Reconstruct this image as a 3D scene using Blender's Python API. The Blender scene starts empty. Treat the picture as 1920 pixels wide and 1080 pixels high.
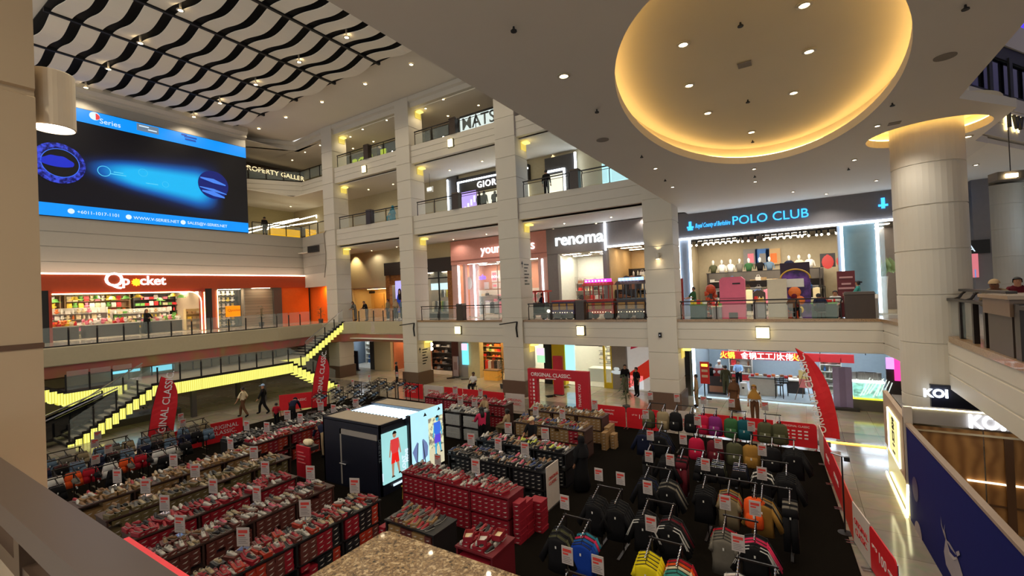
import bpy,math,random
from mathutils import Vector,Matrix
PI = math.pi
S = bpy.context.scene
COL = S.collection
RND = random.Random(7)

# ------------------------------------------------------------------ camera, world, exposure
CAMZ,FPX = 6.3,850.767
YAW,PITCH,ROLL = -0.5656494,0.0102110,0.0419331
def cam_axes():
    cy,sy,cp,sp = math.cos(YAW),math.sin(YAW),math.cos(PITCH),math.sin(PITCH)
    f = Vector((sy*cp,cy*cp,sp)); r = Vector((cy,-sy,0)); d = f.cross(r)
    cr,sr = math.cos(ROLL),math.sin(ROLL)
    return cr*r + sr*d,-sr*r + cr*d,f
AX = cam_axes()
CP = Vector((0,0,CAMZ))
cam = bpy.data.cameras.new('camera'); cam.sensor_width = 36; cam.lens = 36*FPX/1920; cam.clip_start = .02; cam.clip_end = 300
camo = bpy.data.objects.new('camera',cam); COL.objects.link(camo)
R_,D_,F_ = AX
camo.matrix_world = Matrix(((R_.x,-D_.x,-F_.x,0),(R_.y,-D_.y,-F_.y,0),(R_.z,-D_.z,-F_.z,CAMZ),(0,0,0,1)))
S.camera = camo
S.view_settings.view_transform = 'Standard'
try: S.view_settings.look = 'None'
except Exception: pass
S.view_settings.exposure = 0.12; S.view_settings.gamma = 1; S.view_settings.use_curve_mapping = False
S.cycles.max_bounces = 6; S.cycles.diffuse_bounces = 3; S.cycles.glossy_bounces = 3; S.cycles.transmission_bounces = 6
S.cycles.transparent_max_bounces = 12; S.cycles.sample_clamp_indirect = 4; S.cycles.use_denoising = True
S.cycles.caustics_reflective = False; S.cycles.caustics_refractive = False
W = bpy.data.worlds.new('world'); S.world = W; W.use_nodes = True
W.node_tree.nodes['Background'].inputs[0].default_value = (.97,.98,.97,1)
W.node_tree.nodes['Background'].inputs[1].default_value = 1.05

def ray(x,y): return R_*((x-960)/FPX) + D_*((y-540)/FPX) + F_
def az(x,y,z):
    d = ray(x,y); return CP + d*((z-CAMZ)/d.z)
def ay(x,y,Y):
    d = ray(x,y); return CP + d*(Y/d.y)
def ax(x,y,X):
    d = ray(x,y); return CP + d*(X/d.x)

# ------------------------------------------------------------------ materials
def lin(c):
    return tuple((v/12.92 if v <= .04045 else ((v+.055)/1.055)**2.4) for v in [q/255 for q in c[:3]]) + (1,)
MATS = {}
def mat(name,c,rough=.6,metal=0,em=0,emc=None,var=.08,scale=6,bump=0,alpha=1,coat=0,trans=0,spec=None):
    if name in MATS: return MATS[name]
    m = bpy.data.materials.new(name); m.use_nodes = True; nt = m.node_tree; b = nt.nodes['Principled BSDF']
    c1 = lin(c)
    b.inputs['Roughness'].default_value = rough; b.inputs['Metallic'].default_value = metal
    b.inputs['Base Color'].default_value = c1
    if spec is not None: b.inputs['Specular IOR Level'].default_value = spec
    if coat: b.inputs['Coat Weight'].default_value = coat
    if trans: b.inputs['Transmission Weight'].default_value = trans
    if alpha < 1: b.inputs['Alpha'].default_value = alpha
    if em:
        b.inputs['Emission Color'].default_value = lin(emc or c); b.inputs['Emission Strength'].default_value = em
    if var:
        tc = nt.nodes.new('ShaderNodeTexCoord'); no = nt.nodes.new('ShaderNodeTexNoise'); no.inputs['Scale'].default_value = scale
        no.inputs['Detail'].default_value = 2
        nt.links.new(tc.outputs['Object'],no.inputs['Vector'])
        mx = nt.nodes.new('ShaderNodeMix'); mx.data_type = 'RGBA'
        mx.inputs[6].default_value = tuple(v*(1-var) for v in c1[:3]) + (1,)
        mx.inputs[7].default_value = tuple(min(1,v*(1+var)) for v in c1[:3]) + (1,)
        nt.links.new(no.outputs['Fac'],mx.inputs[0]); nt.links.new(mx.outputs[2],b.inputs['Base Color'])
        if bump:
            bp = nt.nodes.new('ShaderNodeBump'); bp.inputs['Strength'].default_value = bump; bp.inputs['Distance'].default_value = .02
            nt.links.new(no.outputs['Fac'],bp.inputs['Height']); nt.links.new(bp.outputs['Normal'],b.inputs['Normal'])
    MATS[name] = m; return m
def emi(name,c,s):
    if name in MATS: return MATS[name]
    m = bpy.data.materials.new(name); m.use_nodes = True; nt = m.node_tree
    b = nt.nodes['Principled BSDF']; b.inputs['Base Color'].default_value = lin([v*.12 for v in c]); b.inputs['Roughness'].default_value = .6
    no = nt.nodes.new('ShaderNodeTexNoise'); no.inputs['Scale'].default_value = 2.
    tc = nt.nodes.new('ShaderNodeTexCoord'); nt.links.new(tc.outputs['Object'],no.inputs['Vector'])
    mr = nt.nodes.new('ShaderNodeMapRange'); mr.inputs['To Min'].default_value = s*.93; mr.inputs['To Max'].default_value = s*1.07
    nt.links.new(no.outputs['Fac'],mr.inputs['Value']); nt.links.new(mr.outputs['Result'],b.inputs['Emission Strength'])
    b.inputs['Emission Color'].default_value = lin(c)
    MATS[name] = m; return m
def nodes_of(m):
    return m.node_tree.nodes,m.node_tree.links
def speckle(name,cols,scale,rough=.25,coat=.3):
    """polished stone: voronoi + noise through a colour ramp"""
    m = bpy.data.materials.new(name); m.use_nodes = True; n,l = nodes_of(m); b = n['Principled BSDF']
    tc = n.new('ShaderNodeTexCoord'); v = n.new('ShaderNodeTexVoronoi'); v.inputs['Scale'].default_value = scale
    no = n.new('ShaderNodeTexNoise'); no.inputs['Scale'].default_value = scale*.35; no.inputs['Detail'].default_value = 6
    l.new(tc.outputs['Object'],v.inputs['Vector']); l.new(tc.outputs['Object'],no.inputs['Vector'])
    sp = n.new('ShaderNodeSeparateColor'); l.new(v.outputs['Color'],sp.inputs[0])
    ad = n.new('ShaderNodeMath'); ad.operation = 'MULTIPLY_ADD'; ad.inputs[1].default_value = .45
    l.new(sp.outputs[0],ad.inputs[0]); l.new(no.outputs['Fac'],ad.inputs[2])
    r = n.new('ShaderNodeValToRGB'); e = r.color_ramp.elements
    while len(e) < len(cols): e.new(.5)
    for i,(p,c) in enumerate(cols): e[i].position = p; e[i].color = lin(c)
    l.new(ad.outputs[0],r.inputs[0]); l.new(r.outputs[0],b.inputs['Base Color'])
    b.inputs['Roughness'].default_value = rough; b.inputs['Coat Weight'].default_value = coat
    MATS[name] = m; return m
def tiles(name,c1,c2,c3,size,rough=.12,spec=.6):
    """polished square floor slabs, every slab its own tone, thin joints"""
    m = bpy.data.materials.new(name); m.use_nodes = True; n,l = nodes_of(m); b = n['Principled BSDF']
    tc = n.new('ShaderNodeTexCoord'); br = n.new('ShaderNodeTexBrick'); br.offset = 0
    br.inputs['Scale'].default_value = 1; br.inputs['Mortar Size'].default_value = .006; br.inputs['Brick Width'].default_value = size; br.inputs['Row Height'].default_value = size
    br.inputs['Color1'].default_value = lin(c1); br.inputs['Color2'].default_value = lin(c2); br.inputs['Mortar'].default_value = lin(c3)
    l.new(tc.outputs['Object'],br.inputs['Vector'])
    no = n.new('ShaderNodeTexNoise'); no.inputs['Scale'].default_value = 1.3; no.inputs['Detail'].default_value = 8; no.inputs['Distortion'].default_value = 1.5
    l.new(tc.outputs['Object'],no.inputs['Vector'])
    mx = n.new('ShaderNodeMix'); mx.data_type = 'RGBA'; mx.blend_type = 'MULTIPLY'; mx.inputs[0].default_value = .5
    l.new(br.outputs['Color'],mx.inputs[6]); l.new(no.outputs['Color'],mx.inputs[7])
    hs = n.new('ShaderNodeHueSaturation'); hs.inputs['Saturation'].default_value = .75; hs.inputs['Value'].default_value = 1.35
    l.new(mx.outputs[2],hs.inputs['Color']); l.new(hs.outputs[0],b.inputs['Base Color'])
    b.inputs['Roughness'].default_value = rough; b.inputs['Specular IOR Level'].default_value = spec
    MATS[name] = m; return m

CREAM = mat('cream_paint',(204,196,180),.55,var=.03,scale=1.5)
CREAM2 = mat('ceiling_paint',(224,216,202),.8,var=.03,scale=.6)
WALLG = mat('grey_beige_paint',(170,164,152),.6,var=.03)
BROWNB = mat('brown_plinth',(98,76,62),.4)
BLACK = mat('black_plain',(16,15,15),.6)
DARK = mat('dark_metal',(34,26,22),.35,metal=.3)
CHROME = mat('chrome',(200,200,205),.18,metal=1,var=0.02)
WHITE = mat('white_plain',(225,222,214),.5)
RED = mat('banner_red',(214,22,34),.55)
REDD = mat('box_red',(168,28,44),.55,var=.15)
GLASS = mat('clear_glass',(210,225,220),.03,alpha=.12,spec=.6,var=.01)
GRANITE = speckle('brown_granite',[(0.34,(22,18,14)),(.48,(84,64,42)),(.62,(146,118,82)),(.78,(92,70,48)),(.95,(176,152,116))],150,.22)
GRANITE_T = speckle('red_brown_granite',[(0.35,(60,46,34)),(.55,(128,98,68)),(.75,(158,128,92))],60,.3)
SKIN = mat('skin',(176,124,94),.5)
SKIN2 = mat('skin_dark',(120,78,56),.5)
HAIRM = mat('hair_black',(22,17,15),.6)

# ------------------------------------------------------------------ mesh builder
class MB:
    def __init__(s): s.v = []; s.f = []; s.m = []; s.cur = 0
    def mi(s,i): s.cur = i; return s
    def add(s,vs,fs):
        o = len(s.v); s.v += [tuple(v) for v in vs]; s.f += [tuple(o+i for i in f) for f in fs]; s.m += [s.cur]*len(fs); return s
    def box(s,x0,x1,y0,y1,z0,z1,M=None):
        vs = [(x,y,z) for z in (z0,z1) for y in (y0,y1) for x in (x0,x1)]
        if M: vs = [M @ Vector(v) for v in vs]
        return s.add(vs,[(0,2,3,1),(4,5,7,6),(0,1,5,4),(2,6,7,3),(0,4,6,2),(1,3,7,5)])
    def cbox(s,c,d,rz=0):
        M = Matrix.Translation(c) @ Matrix.Rotation(rz,4,'Z'); a,b,e = d[0]/2,d[1]/2,d[2]/2
        return s.box(-a,a,-b,b,-e,e,M)
    def tube(s,p,q,r,n=8,r2=None,cap=True):
        p,q = Vector(p),Vector(q); d = (q-p)
        if d.length < 1e-6: return s
        d.normalize(); u = d.orthogonal().normalized(); w = d.cross(u); r2 = r if r2 is None else r2
        vs = [p + (u*math.cos(a)+w*math.sin(a))*r for a in [2*PI*i/n for i in range(n)]] + [q + (u*math.cos(a)+w*math.sin(a))*r2 for a in [2*PI*i/n for i in range(n)]]
        fs = [(i,(i+1) % n,n+(i+1) % n,n+i) for i in range(n)]
        if cap: fs += [tuple(range(n-1,-1,-1)),tuple(range(n,2*n))]
        return s.add(vs,fs)
    def path(s,pts,r,n=6):
        for a,b in zip(pts,pts[1:]): s.tube(a,b,r,n)
        return s
    def lathe(s,prof,c=(0,0,0),n=16,M=None,cap=True):
        vs = []; k = len(prof)
        for i in range(n):
            a = 2*PI*i/n
            vs += [(c[0]+r*math.cos(a),c[1]+r*math.sin(a),c[2]+z) for r,z in prof]
        if M: vs = [M @ Vector(v) for v in vs]
        fs = [(i*k+j,((i+1) % n)*k+j,((i+1) % n)*k+j+1,i*k+j+1) for i in range(n) for j in range(k-1)]
        if cap: fs += [tuple(i*k for i in range(n-1,-1,-1)),tuple(i*k+k-1 for i in range(n))]
        return s.add(vs,fs)
    def prism(s,poly,z0,z1,M=None,both=True):
        n = len(poly); vs = [(x,y,z0) for x,y in poly] + [(x,y,z1) for x,y in poly]
        if M: vs = [M @ Vector(v) for v in vs]
        fs = [(i,(i+1) % n,n+(i+1) % n,n+i) for i in range(n)] + [tuple(range(n-1,-1,-1)),tuple(range(n,2*n))]
        return s.add(vs,fs)
    def loft(s,rings,closed=True,cap=True):
        n = len(rings[0]); vs = [p for r in rings for p in r]; fs = []
        for i in range(len(rings)-1):
            for j in range(n if closed else n-1):
                fs.append((i*n+j,i*n+(j+1) % n,(i+1)*n+(j+1) % n,(i+1)*n+j))
        if cap: fs += [tuple(range(n-1,-1,-1)),tuple(range((len(rings)-1)*n,len(rings)*n))]
        return s.add(vs,fs)
    def ball(s,c,r,n=8,k=5,sc=(1,1,1)):
        vs = [(c[0],c[1],c[2]-r*sc[2])]; fs = []
        for i in range(1,k):
            t = -PI/2 + PI*i/k
            for j in range(n):
                a = 2*PI*j/n; vs.append((c[0]+r*sc[0]*math.cos(t)*math.cos(a),c[1]+r*sc[1]*math.cos(t)*math.sin(a),c[2]+r*sc[2]*math.sin(t)))
        vs.append((c[0],c[1],c[2]+r*sc[2])); L = len(vs)-1
        for j in range(n): fs.append((0,1+(j+1) % n,1+j)); fs.append((L,L-n+j,L-n+(j+1) % n))
        for i in range(k-2):
            for j in range(n): a = 1+i*n; fs.append((a+j,a+(j+1) % n,a+n+(j+1) % n,a+n+j))
        return s.add(vs,fs)
    def mesh(s,name,mats,smooth=False,weld=False):
        me = bpy.data.meshes.new(name); me.from_pydata(s.v,[],s.f)
        for m in (mats if isinstance(mats,(list,tuple)) else [mats]): me.materials.append(m)
        me.polygons.foreach_set('material_index',s.m)
        if smooth: me.polygons.foreach_set('use_smooth',[True]*len(s.f))
        me.update(); return me
    def obj(s,name,mats,parent=None,smooth=False,loc=None,rz=0):
        return mo(name,s.mesh(name,mats,smooth),parent,loc,rz)
def mo(name,me,parent=None,loc=None,rz=0):
    o = bpy.data.objects.new(name,me); COL.objects.link(o)
    if parent: o.parent = parent
    if loc is not None: o.location = loc
    o.rotation_euler[2] = rz
    return o
def tag(o,label,cat,group=None,kind=None):
    o['label'] = label; o['category'] = cat
    if group: o['group'] = group
    if kind: o['kind'] = kind
    return o
def thing(name,label,cat,loc=(0,0,0),rz=0,group=None):
    o = bpy.data.objects.new(name,None); COL.objects.link(o); o.location = loc; o.rotation_euler[2] = rz
    o.empty_display_size = .1
    return tag(o,label,cat,group)
def struct(o,label=None):
    o['kind'] = 'structure'
    if label: o['label'] = label
    return o
KIDS = {}
def kids(o):
    return list(o.children)
def dup(root,loc,rz=None,label=None,group=None,mats=None,scale=None):
    """copy of a thing with its parts and sub-parts; mats = {part name: material}"""
    def cp(o,par):
        c = o.copy(); COL.objects.link(c); c.parent = par
        if mats:
            k = o.name.split('.')[0]
            if k in mats and c.type == 'MESH':
                c.material_slots[0].link = 'OBJECT'; c.material_slots[0].material = mats[k]
        for ch in KIDS[o]: cp(ch,c)
        return c
    def reg(o):
        if o not in KIDS: KIDS[o] = kids(o)
        for c in KIDS[o]: reg(c)
    reg(root)
    c = cp(root,None); c.location = loc
    if rz is not None: c.rotation_euler[2] = rz
    if label: c['label'] = label
    if group: c['group'] = group
    if scale: c.scale = scale
    return c
FONT = {}
def text(name,body,size,mt,parent,M,ext=.01,sx=1,align='LEFT',shear=0,off=0,space=1):
    """lettering; M maps x = reading direction, y = up, z = out of the board"""
    cu = bpy.data.curves.new(name,'FONT'); cu.body = body; cu.size = size; cu.extrude = ext; cu.align_x = align
    cu.shear = shear; cu.offset = off; cu.space_character = space; cu.resolution_u = 3
    cu.materials.append(mt)
    o = bpy.data.objects.new(name,cu); COL.objects.link(o)
    M2 = M @ Matrix.Diagonal((sx,1,1,1))
    o.matrix_world = M2
    if parent:
        o.parent = parent; o.matrix_parent_inverse = Matrix.LocRotScale(parent.location,parent.rotation_euler,None).inverted()
    return o
def frame(o,xdir,ydir):
    """matrix at o with x along xdir, y along ydir"""
    x = Vector(xdir).normalized(); y = Vector(ydir).normalized(); z = x.cross(y)
    return Matrix(((x.x,y.x,z.x,o[0]),(x.y,y.y,z.y,o[1]),(x.z,y.z,z.z,o[2]),(0,0,0,1)))
def facadeM(x,y,z): return frame((x,y,z),(1,0,0),(0,0,1))     # on a wall facing -Y
def wallM(x,y,z): return frame((x,y,z),(0,1,0),(0,0,1))       # on a wall facing +X
# ------------------------------------------------------------------ helpers for built-in-place work
def wp(mb,name,mats,root,smooth=False):
    """mesh drawn in world coordinates, stored as a part of root"""
    me = mb.mesh(name,mats,smooth)
    if root:
        M = Matrix.LocRotScale(root.location,root.rotation_euler,None).inverted(); me.transform(M)
    return mo(name,me,root)
def sweep(mb,prof,path,closed=False):
    """profile (outward offset, z) carried along a plan path; outward = right of travel"""
    n = len(path); rings = []
    for i,p in enumerate(path):
        a = Vector(path[i-1]) if i else None; b = Vector(path[i+1]) if i < n-1 else None; p = Vector(p)
        ds = []
        if a is not None: ds.append((p-a).normalized())
        if b is not None: ds.append((b-p).normalized())
        ns = [Vector((d.y,-d.x)) for d in ds]
        nn = sum(ns,Vector((0,0))); nn.normalize(); k = 1/max(.4,nn.dot(ns[0]))
        rings.append([(p.x+nn.x*k*o,p.y+nn.y*k*o,z) for o,z in prof])
    mb.loft(rings,closed=True); return mb
def fascia_prof(z0,z1,joints,back=-.3,g=.03):
    pr = [(back,z0),(0,z0)]
    for j in joints: pr += [(0,j-g),(-.025,j-g*.8),(-.025,j+g*.8),(0,j+g)]
    pr += [(0,z1),(back,z1)]
    return pr
def pillar(name,x0,x1,y0,y1,z0,z1,joints,plinth=None):
    mb = MB(); rings = []
    def ring(z,i=0): rings.append([(x0+i,y0+i,z),(x1-i,y0+i,z),(x1-i,y1-i,z),(x0+i,y1-i,z)])
    ring(z0)
    for j in joints:
        if z0 < j < z1: ring(j-.03); ring(j-.02,.025); ring(j+.02,.025); ring(j+.03)
    ring(z1); mb.loft(rings)
    if plinth:
        mb.mi(1); a = .09; mb.loft([[(x0-a,y0-a,0),(x1+a,y0-a,0),(x1+a,y1+a,0),(x0-a,y1+a,0)],[(x0-a,y0-a,plinth),(x1+a,y0-a,plinth),(x1+a,y1+a,plinth),(x0-a,y1+a,plinth)]])
    return struct(mb.obj(name,[CREAM,BROWNB]))

# ------------------------------------------------------------------ floors
FLOORM = tiles('marble_floor',(150,138,118),(128,116,98),(84,72,58),1.2)
FLOORW = tiles('marble_walk',(196,178,142),(176,156,120),(120,100,76),1.2,.1)
struct(MB().box(-46,14,-8,23.0,-.3,0).obj('floor',FLOORM))
struct(MB().box(-46,14,23.0,40,-.3,0).obj('floor_walk',FLOORW))
CARPET = mat('black_carpet',(24,21,18),.95,var=.25,scale=30,spec=0)
cp_ = MB().prism([(-24.5,3.2),(1.35,3.2),(1.2,8),(.84,12),(.36,19.95),(-24.5,19.95)],.002,.016)
tag(cp_.obj('carpet',CARPET),'black carpet laid over the sale floor between the red barriers','carpet')
# dark inlaid diamonds in the pale walkway
dm = mat('dark_inlay',(40,34,30),.15)
for i,(px,py) in enumerate([(1033,743),(845,709),(872,711),(1060,726)]):
    c = az(px,py,0); d = .42
    struct(MB().prism([(c.x-d,c.y),(c.x,c.y-d),(c.x+d,c.y),(c.x,c.y+d)],.001,.004).obj('floor_inlay',dm))
# glowing warm line where two floors meet, by the tea kiosk
g = thing('floor_light_strip','thin amber light strip let into the floor beside the tea kiosk','light strip',(az(1550,825,0).x,az(1550,825,0).y,0))
p,q = az(1536,827,0),az(1662,840,0)
wp(MB().tube((p.x,p.y,.02),(q.x,q.y,.02),.03),'strip',emi('amber_strip',(255,190,70),5),g)

# ------------------------------------------------------------------ level slabs (L2 z 4.5, L3 z 12, L4 z 17)
L2PATH = [(-31.8,-7),(-31.8,18.5),(-32.1,20.5),(-32.0,22.2),(-31.3,23.3),(-30.2,24.0),(-28.5,24.2),(-25.2,24.2),(-24.2,23.5),(2.75,23.5),(3.0,21.2),(3.3,19.0),(3.35,1.0),(3.3,.9),(-31,.9)]
def slab(name,void_left,void_path,z0,z1,m): pass
# gallery floors as separate plates round the void
SLABM = tiles('gallery_floor',(186,170,146),(170,154,130),(120,108,92),1.0,.15)
struct(MB().prism([(-46,-8),(-31.9,-8),(-31.9,18.6),(-32.2,20.6),(-32.1,22.3),(-31.4,23.45),(-30.25,24.1),(-25.2,24.3),(-24.2,23.6),(2.8,23.6),(2.8,34),(-46,34)],3.5,4.5).obj('floor_gallery',SLABM))
struct(MB().prism([(2.8,34),(2.8,23.6),(3.1,21.2),(3.4,19.0),(3.45,.9),(3.45,-8),(14,-8),(14,34)],3.5,4.5).obj('floor_gallery_right',SLABM))
struct(MB().box(-31.9,3.45,-8,.8,3.5,4.5).obj('floor_gallery_near',SLABM))
FA = MB(); pr = fascia_prof(3.2,4.5,[3.62,4.12])
sweep(FA,pr,[(-24.1,23.5),(2.75,23.5),(3.0,21.2),(3.3,19.0),(3.35,1.0)][:2])
struct(FA.obj('trim_fascia_gallery',CREAM))
struct(sweep(MB(),pr,[(2.75,23.5),(3.0,21.2),(3.3,19.0),(3.35,.9)]).obj('trim_fascia_right',CREAM))
CURVM = mat('cream_curve',(176,164,134),.5,var=.05)
struct(sweep(MB(),[(-.3,3.55),(0,3.55),(.02,3.6),(.02,4.45),(0,4.5),(-.3,4.5)],[(-31.8,-7),(-31.8,18.5),(-32.1,20.5),(-32.0,22.2),(-31.3,23.3),(-30.2,24.0),(-28.5,24.2),(-25.2,24.2),(-24.3,23.55)]).obj('trim_fascia_curved',CURVM))
# reddish reflections under the curved gallery, painted into the colour
red_reflection = bpy.data.materials.new('painted_reflection'); red_reflection.use_nodes = True; n_,l_ = nodes_of(red_reflection)
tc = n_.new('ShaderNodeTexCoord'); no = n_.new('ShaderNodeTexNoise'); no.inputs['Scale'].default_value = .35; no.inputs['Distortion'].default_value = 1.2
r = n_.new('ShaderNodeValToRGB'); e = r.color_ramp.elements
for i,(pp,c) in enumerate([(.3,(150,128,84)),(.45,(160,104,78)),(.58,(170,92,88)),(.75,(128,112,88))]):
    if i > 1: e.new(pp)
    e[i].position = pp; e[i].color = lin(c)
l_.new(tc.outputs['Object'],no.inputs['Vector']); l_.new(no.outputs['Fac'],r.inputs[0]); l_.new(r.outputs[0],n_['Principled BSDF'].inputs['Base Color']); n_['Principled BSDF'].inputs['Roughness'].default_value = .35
struct(MB().prism([(-37.4,-8),(-31.9,-8),(-31.9,18.6),(-32.2,20.6),(-32.1,22.3),(-31.4,23.45),(-30.25,24.15),(-25.2,24.4),(-25.2,27.4),(-37.4,27.4)],3.42,3.49).obj('ceiling_under_gallery',red_reflection))
# granite curbs on the slab edges
struct(sweep(MB(),[(-.28,4.5),(.03,4.5),(.03,4.62),(-.28,4.62)],[(-24.1,23.5),(2.72,23.5)]).obj('trim_curb_gallery',GRANITE_T))
struct(sweep(MB(),[(-.42,4.5),(.03,4.5),(.03,4.62),(-.42,4.62)],[(2.72,23.5),(3.0,21.2),(3.2,19.5)]).obj('trim_curb_corner',GRANITE_T))
struct(sweep(MB(),[(-.42,4.5),(.05,4.5),(.05,4.66),(-.42,4.66)],[(3.32,16.4),(3.37,.9)]).obj('trim_curb_right',GRANITE_T))
struct(MB().box(-31.6,3.6,.78,1.02,3.2,4.6).obj('trim_fascia_near',CREAM))

# upper galleries along the facade
for nm,zt,zb,js in (('l3',12.0,10.7,[11.1,11.6]),('l4',17.0,15.75,[16.2,16.62])):
    struct(sweep(MB(),fascia_prof(zb,zt,js),[(-32.5,23.5),(-5.4,23.5)]).obj('trim_fascia_' + nm,CREAM))
struct(MB().box(-32.9,2.9,23.7,33.5,11.2,12.0).obj('floor_upper',SLABM))
struct(MB().box(-46,2.9,24.4,33.5,16.3,17.0).obj('floor_top',SLABM))
# corner pieces: low wall of level three and the set-back level four edge
struct(sweep(MB(),fascia_prof(8.62,12.0,[9.3,10.2,11.1]),[(-37.5,19.0),(-37.5,24.35),(-32.9,23.62)]).obj('wall_corner',WALLG))
struct(MB().prism([(-46,19.9),(-37.8,19.9),(-37.8,24.6),(-32.6,23.9),(-32.6,33.5),(-46,33.5)],11.3,11.95).obj('floor_corner',SLABM))
struct(sweep(MB(),fascia_prof(15.75,17.0,[16.2,16.62]),[(-41,18.4),(-37.4,24.4),(-32.9,24.3)]).obj('trim_fascia_corner',CREAM))
struct(MB().prism([(-46,18.2),(-41.2,18.2),(-37.5,24.6),(-46,24.6)],16.3,17.0).obj('floor_corner_top',SLABM))
# corridor ceilings
for nm,x0,x1,y0,y1,z in (('ground',-46,14,23.8,27.6,3.15),('second',-46,2.9,23.9,28.2,10.55),('third',-37.9,2.9,23.9,33,15.65),('fourth',-46,2.9,23.95,33,19.75)):
    if nm == 'ground':
        struct(MB().box(-31.5,3.0,y0,y1,z,z+.06).obj('ceiling_' + nm,CREAM2))
    else: struct(MB().box(x0,x1,y0,y1,z,z+.06).obj('ceiling_' + nm,CREAM2))
struct(MB().box(-46,-37.9,18.4,33,15.65,15.71).obj('ceiling_corner',CREAM2))
struct(MB().box(-46,-37.9,18.4,24,19.75,19.81).obj('ceiling_corner_top',CREAM2))
struct(sweep(MB(),[(-.3,19.75),(0,19.75),(0,20.1),(.18,20.2),(.18,20.5),(-.3,20.5)],[(-41,18.4),(-37.4,24.0),(-33,23.55),(-5.4,23.55)]).obj('trim_cornice',CREAM))

# ------------------------------------------------------------------ pillars
JT = [1.6,2.95,4.75,5.95,7.15,8.35,9.6,10.75,12.0,13.3,14.6,15.8,17.05,18.4]
for x0,x1 in ((-32.9,-31.55),(-24.3,-22.95),(-15.65,-14.2),(-6.7,-5.25)):
    top = 20.5 if x0 < -10 else 20.5
    pillar('pillar',x0,x1,23.35,24.75,0,top,JT,.95)
PX4 = (-6.7,-5.25)
# round column and its far twin
def column(name,cx,cy,r,z1,n=40):
    mb = MB(); pf = [(r,0)]
    for j in (1.4,2.9,4.4,5.75,7.0,8.25,9.4):
        pf += [(r,j-.02),(r-.02,j-.012),(r-.02,j+.012),(r,j+.02)]
    pf.append((r,z1)); mb.lathe(pf,(cx,cy,0),n)
    return struct(mb.obj(name,CREAM,smooth=False))
column('column',3.22,17.5,.81,10.9)
column('column',8.0,30.2,.8,10.3)
struct(MB().box(2.95,3.5,17.6,19.4,3.2,4.6).obj('trim_column_joint',CREAM))

# ------------------------------------------------------------------ roofs and soffits
struct(MB().box(-46,14,-8,23.7,20.52,20.8).obj('ceiling_main',CREAM2))
# soffit with the oval recess and the ring round the column
def ring_cut(outer,holes,z0,z1,name,m):
    """flat plate with round holes, by filling edges"""
    import bmesh
    bm = bmesh.new(); eds = []
    for loop in [outer]+holes:
        vs = [bm.verts.new((x,y,z0)) for x,y in loop]
        for i in range(len(vs)): eds.append(bm.edges.new((vs[i],vs[(i+1) % len(vs)])))
    bmesh.ops.triangle_fill(bm,edges=eds,use_beauty=True,use_dissolve=False)
    r_ = bmesh.ops.extrude_face_region(bm,geom=list(bm.faces))
    for v in [g for g in r_['geom'] if isinstance(g,bmesh.types.BMVert)]: v.co.z = z1
    bmesh.ops.recalc_face_normals(bm,faces=bm.faces)
    me = bpy.data.meshes.new(name); bm.to_mesh(me); bm.free(); me.materials.append(m)
    return mo(name,me)
OC = (-.74,12.0); OA,OB = 2.66,5.75
oval = [(OC[0]+OA*math.cos(t),OC[1]+OB*math.sin(t)) for t in [2*PI*i/96 for i in range(96)]]
colr = [(3.22+1.36*math.cos(t),17.5+1.36*math.sin(t)) for t in [2*PI*i/48 for i in range(48)]]
outer = [(-5.3,-8),(3.3,-8),(3.3,14.6),(4.75,16.4),(4.75,19.6),(5.2,20.3),(5.2,23.7),(-5.3,23.7)]
SOFF = mat('soffit_paint',(216,208,196),.75,var=.03,scale=.5)
struct(ring_cut(outer,[oval,colr],10.4,10.62,'ceiling_soffit',SOFF))
struct(MB().box(-5.3,5.2,23.7,29,10.4,10.5).obj('ceiling_soffit_back',SOFF))
struct(MB().box(-5.3,3.3,-8,23.6,11.6,12.0).obj('floor_bridge',SLABM))
struct(MB().box(-5.32,-5.2,-8,23.6,10.5,12.0).obj('trim_bridge_side',CREAM))
struct(MB().box(3.2,3.32,-8,14.4,10.5,12.0).obj('trim_bridge_side_right',CREAM))
# recess above the oval
OVM = mat('oval_paint',(220,206,176),.7,var=.04,scale=.8)
big = [(OC[0]+(OA+.28)*math.cos(t),OC[1]+(OB+.28)*math.sin(t)) for t in [2*PI*i/96 for i in range(96)]]
mb = MB(); zz = [10.62,10.98]
mb.loft([[(x,y,z) for x,y in big] for z in (10.62,11.0)],cap=False); mb.prism(big,10.99,11.05)
struct(mb.obj('ceiling_oval',OVM))
mb = MB(); bigc = [(3.22+1.55*math.cos(t),17.5+1.55*math.sin(t)) for t in [2*PI*i/48 for i in range(48)]]
mb.loft([[(x,y,z) for x,y in bigc] for z in (10.62,10.9)],cap=False); mb.prism(bigc,10.9,10.95)
struct(mb.obj('ceiling_column_ring',OVM))
# cove light strips lying on the lips
cv = thing('cove_light','warm cove light strip hidden on the lip of the oval ceiling recess','light strip',(OC[0],OC[1],10.63))
mb = MB(); k = [(OC[0]+(OA+.17)*math.cos(t),OC[1]+(OB+.17)*math.sin(t),10.66) for t in [2*PI*i/64 for i in range(65)]]; mb.path(k,.025,5)
wp(mb,'strip',emi('cove_warm',(255,214,140),11),cv)
cv = thing('cove_light','warm cove light strip round the head of the big round column','light strip',(3.22,17.5,10.63))
mb = MB(); k = [(3.22+1.46*math.cos(t),17.5+1.46*math.sin(t),10.66) for t in [2*PI*i/40 for i in range(41)]]; mb.path(k,.02,5)
wp(mb,'strip',emi('cove_warm2',(255,208,116),32),cv)

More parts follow.
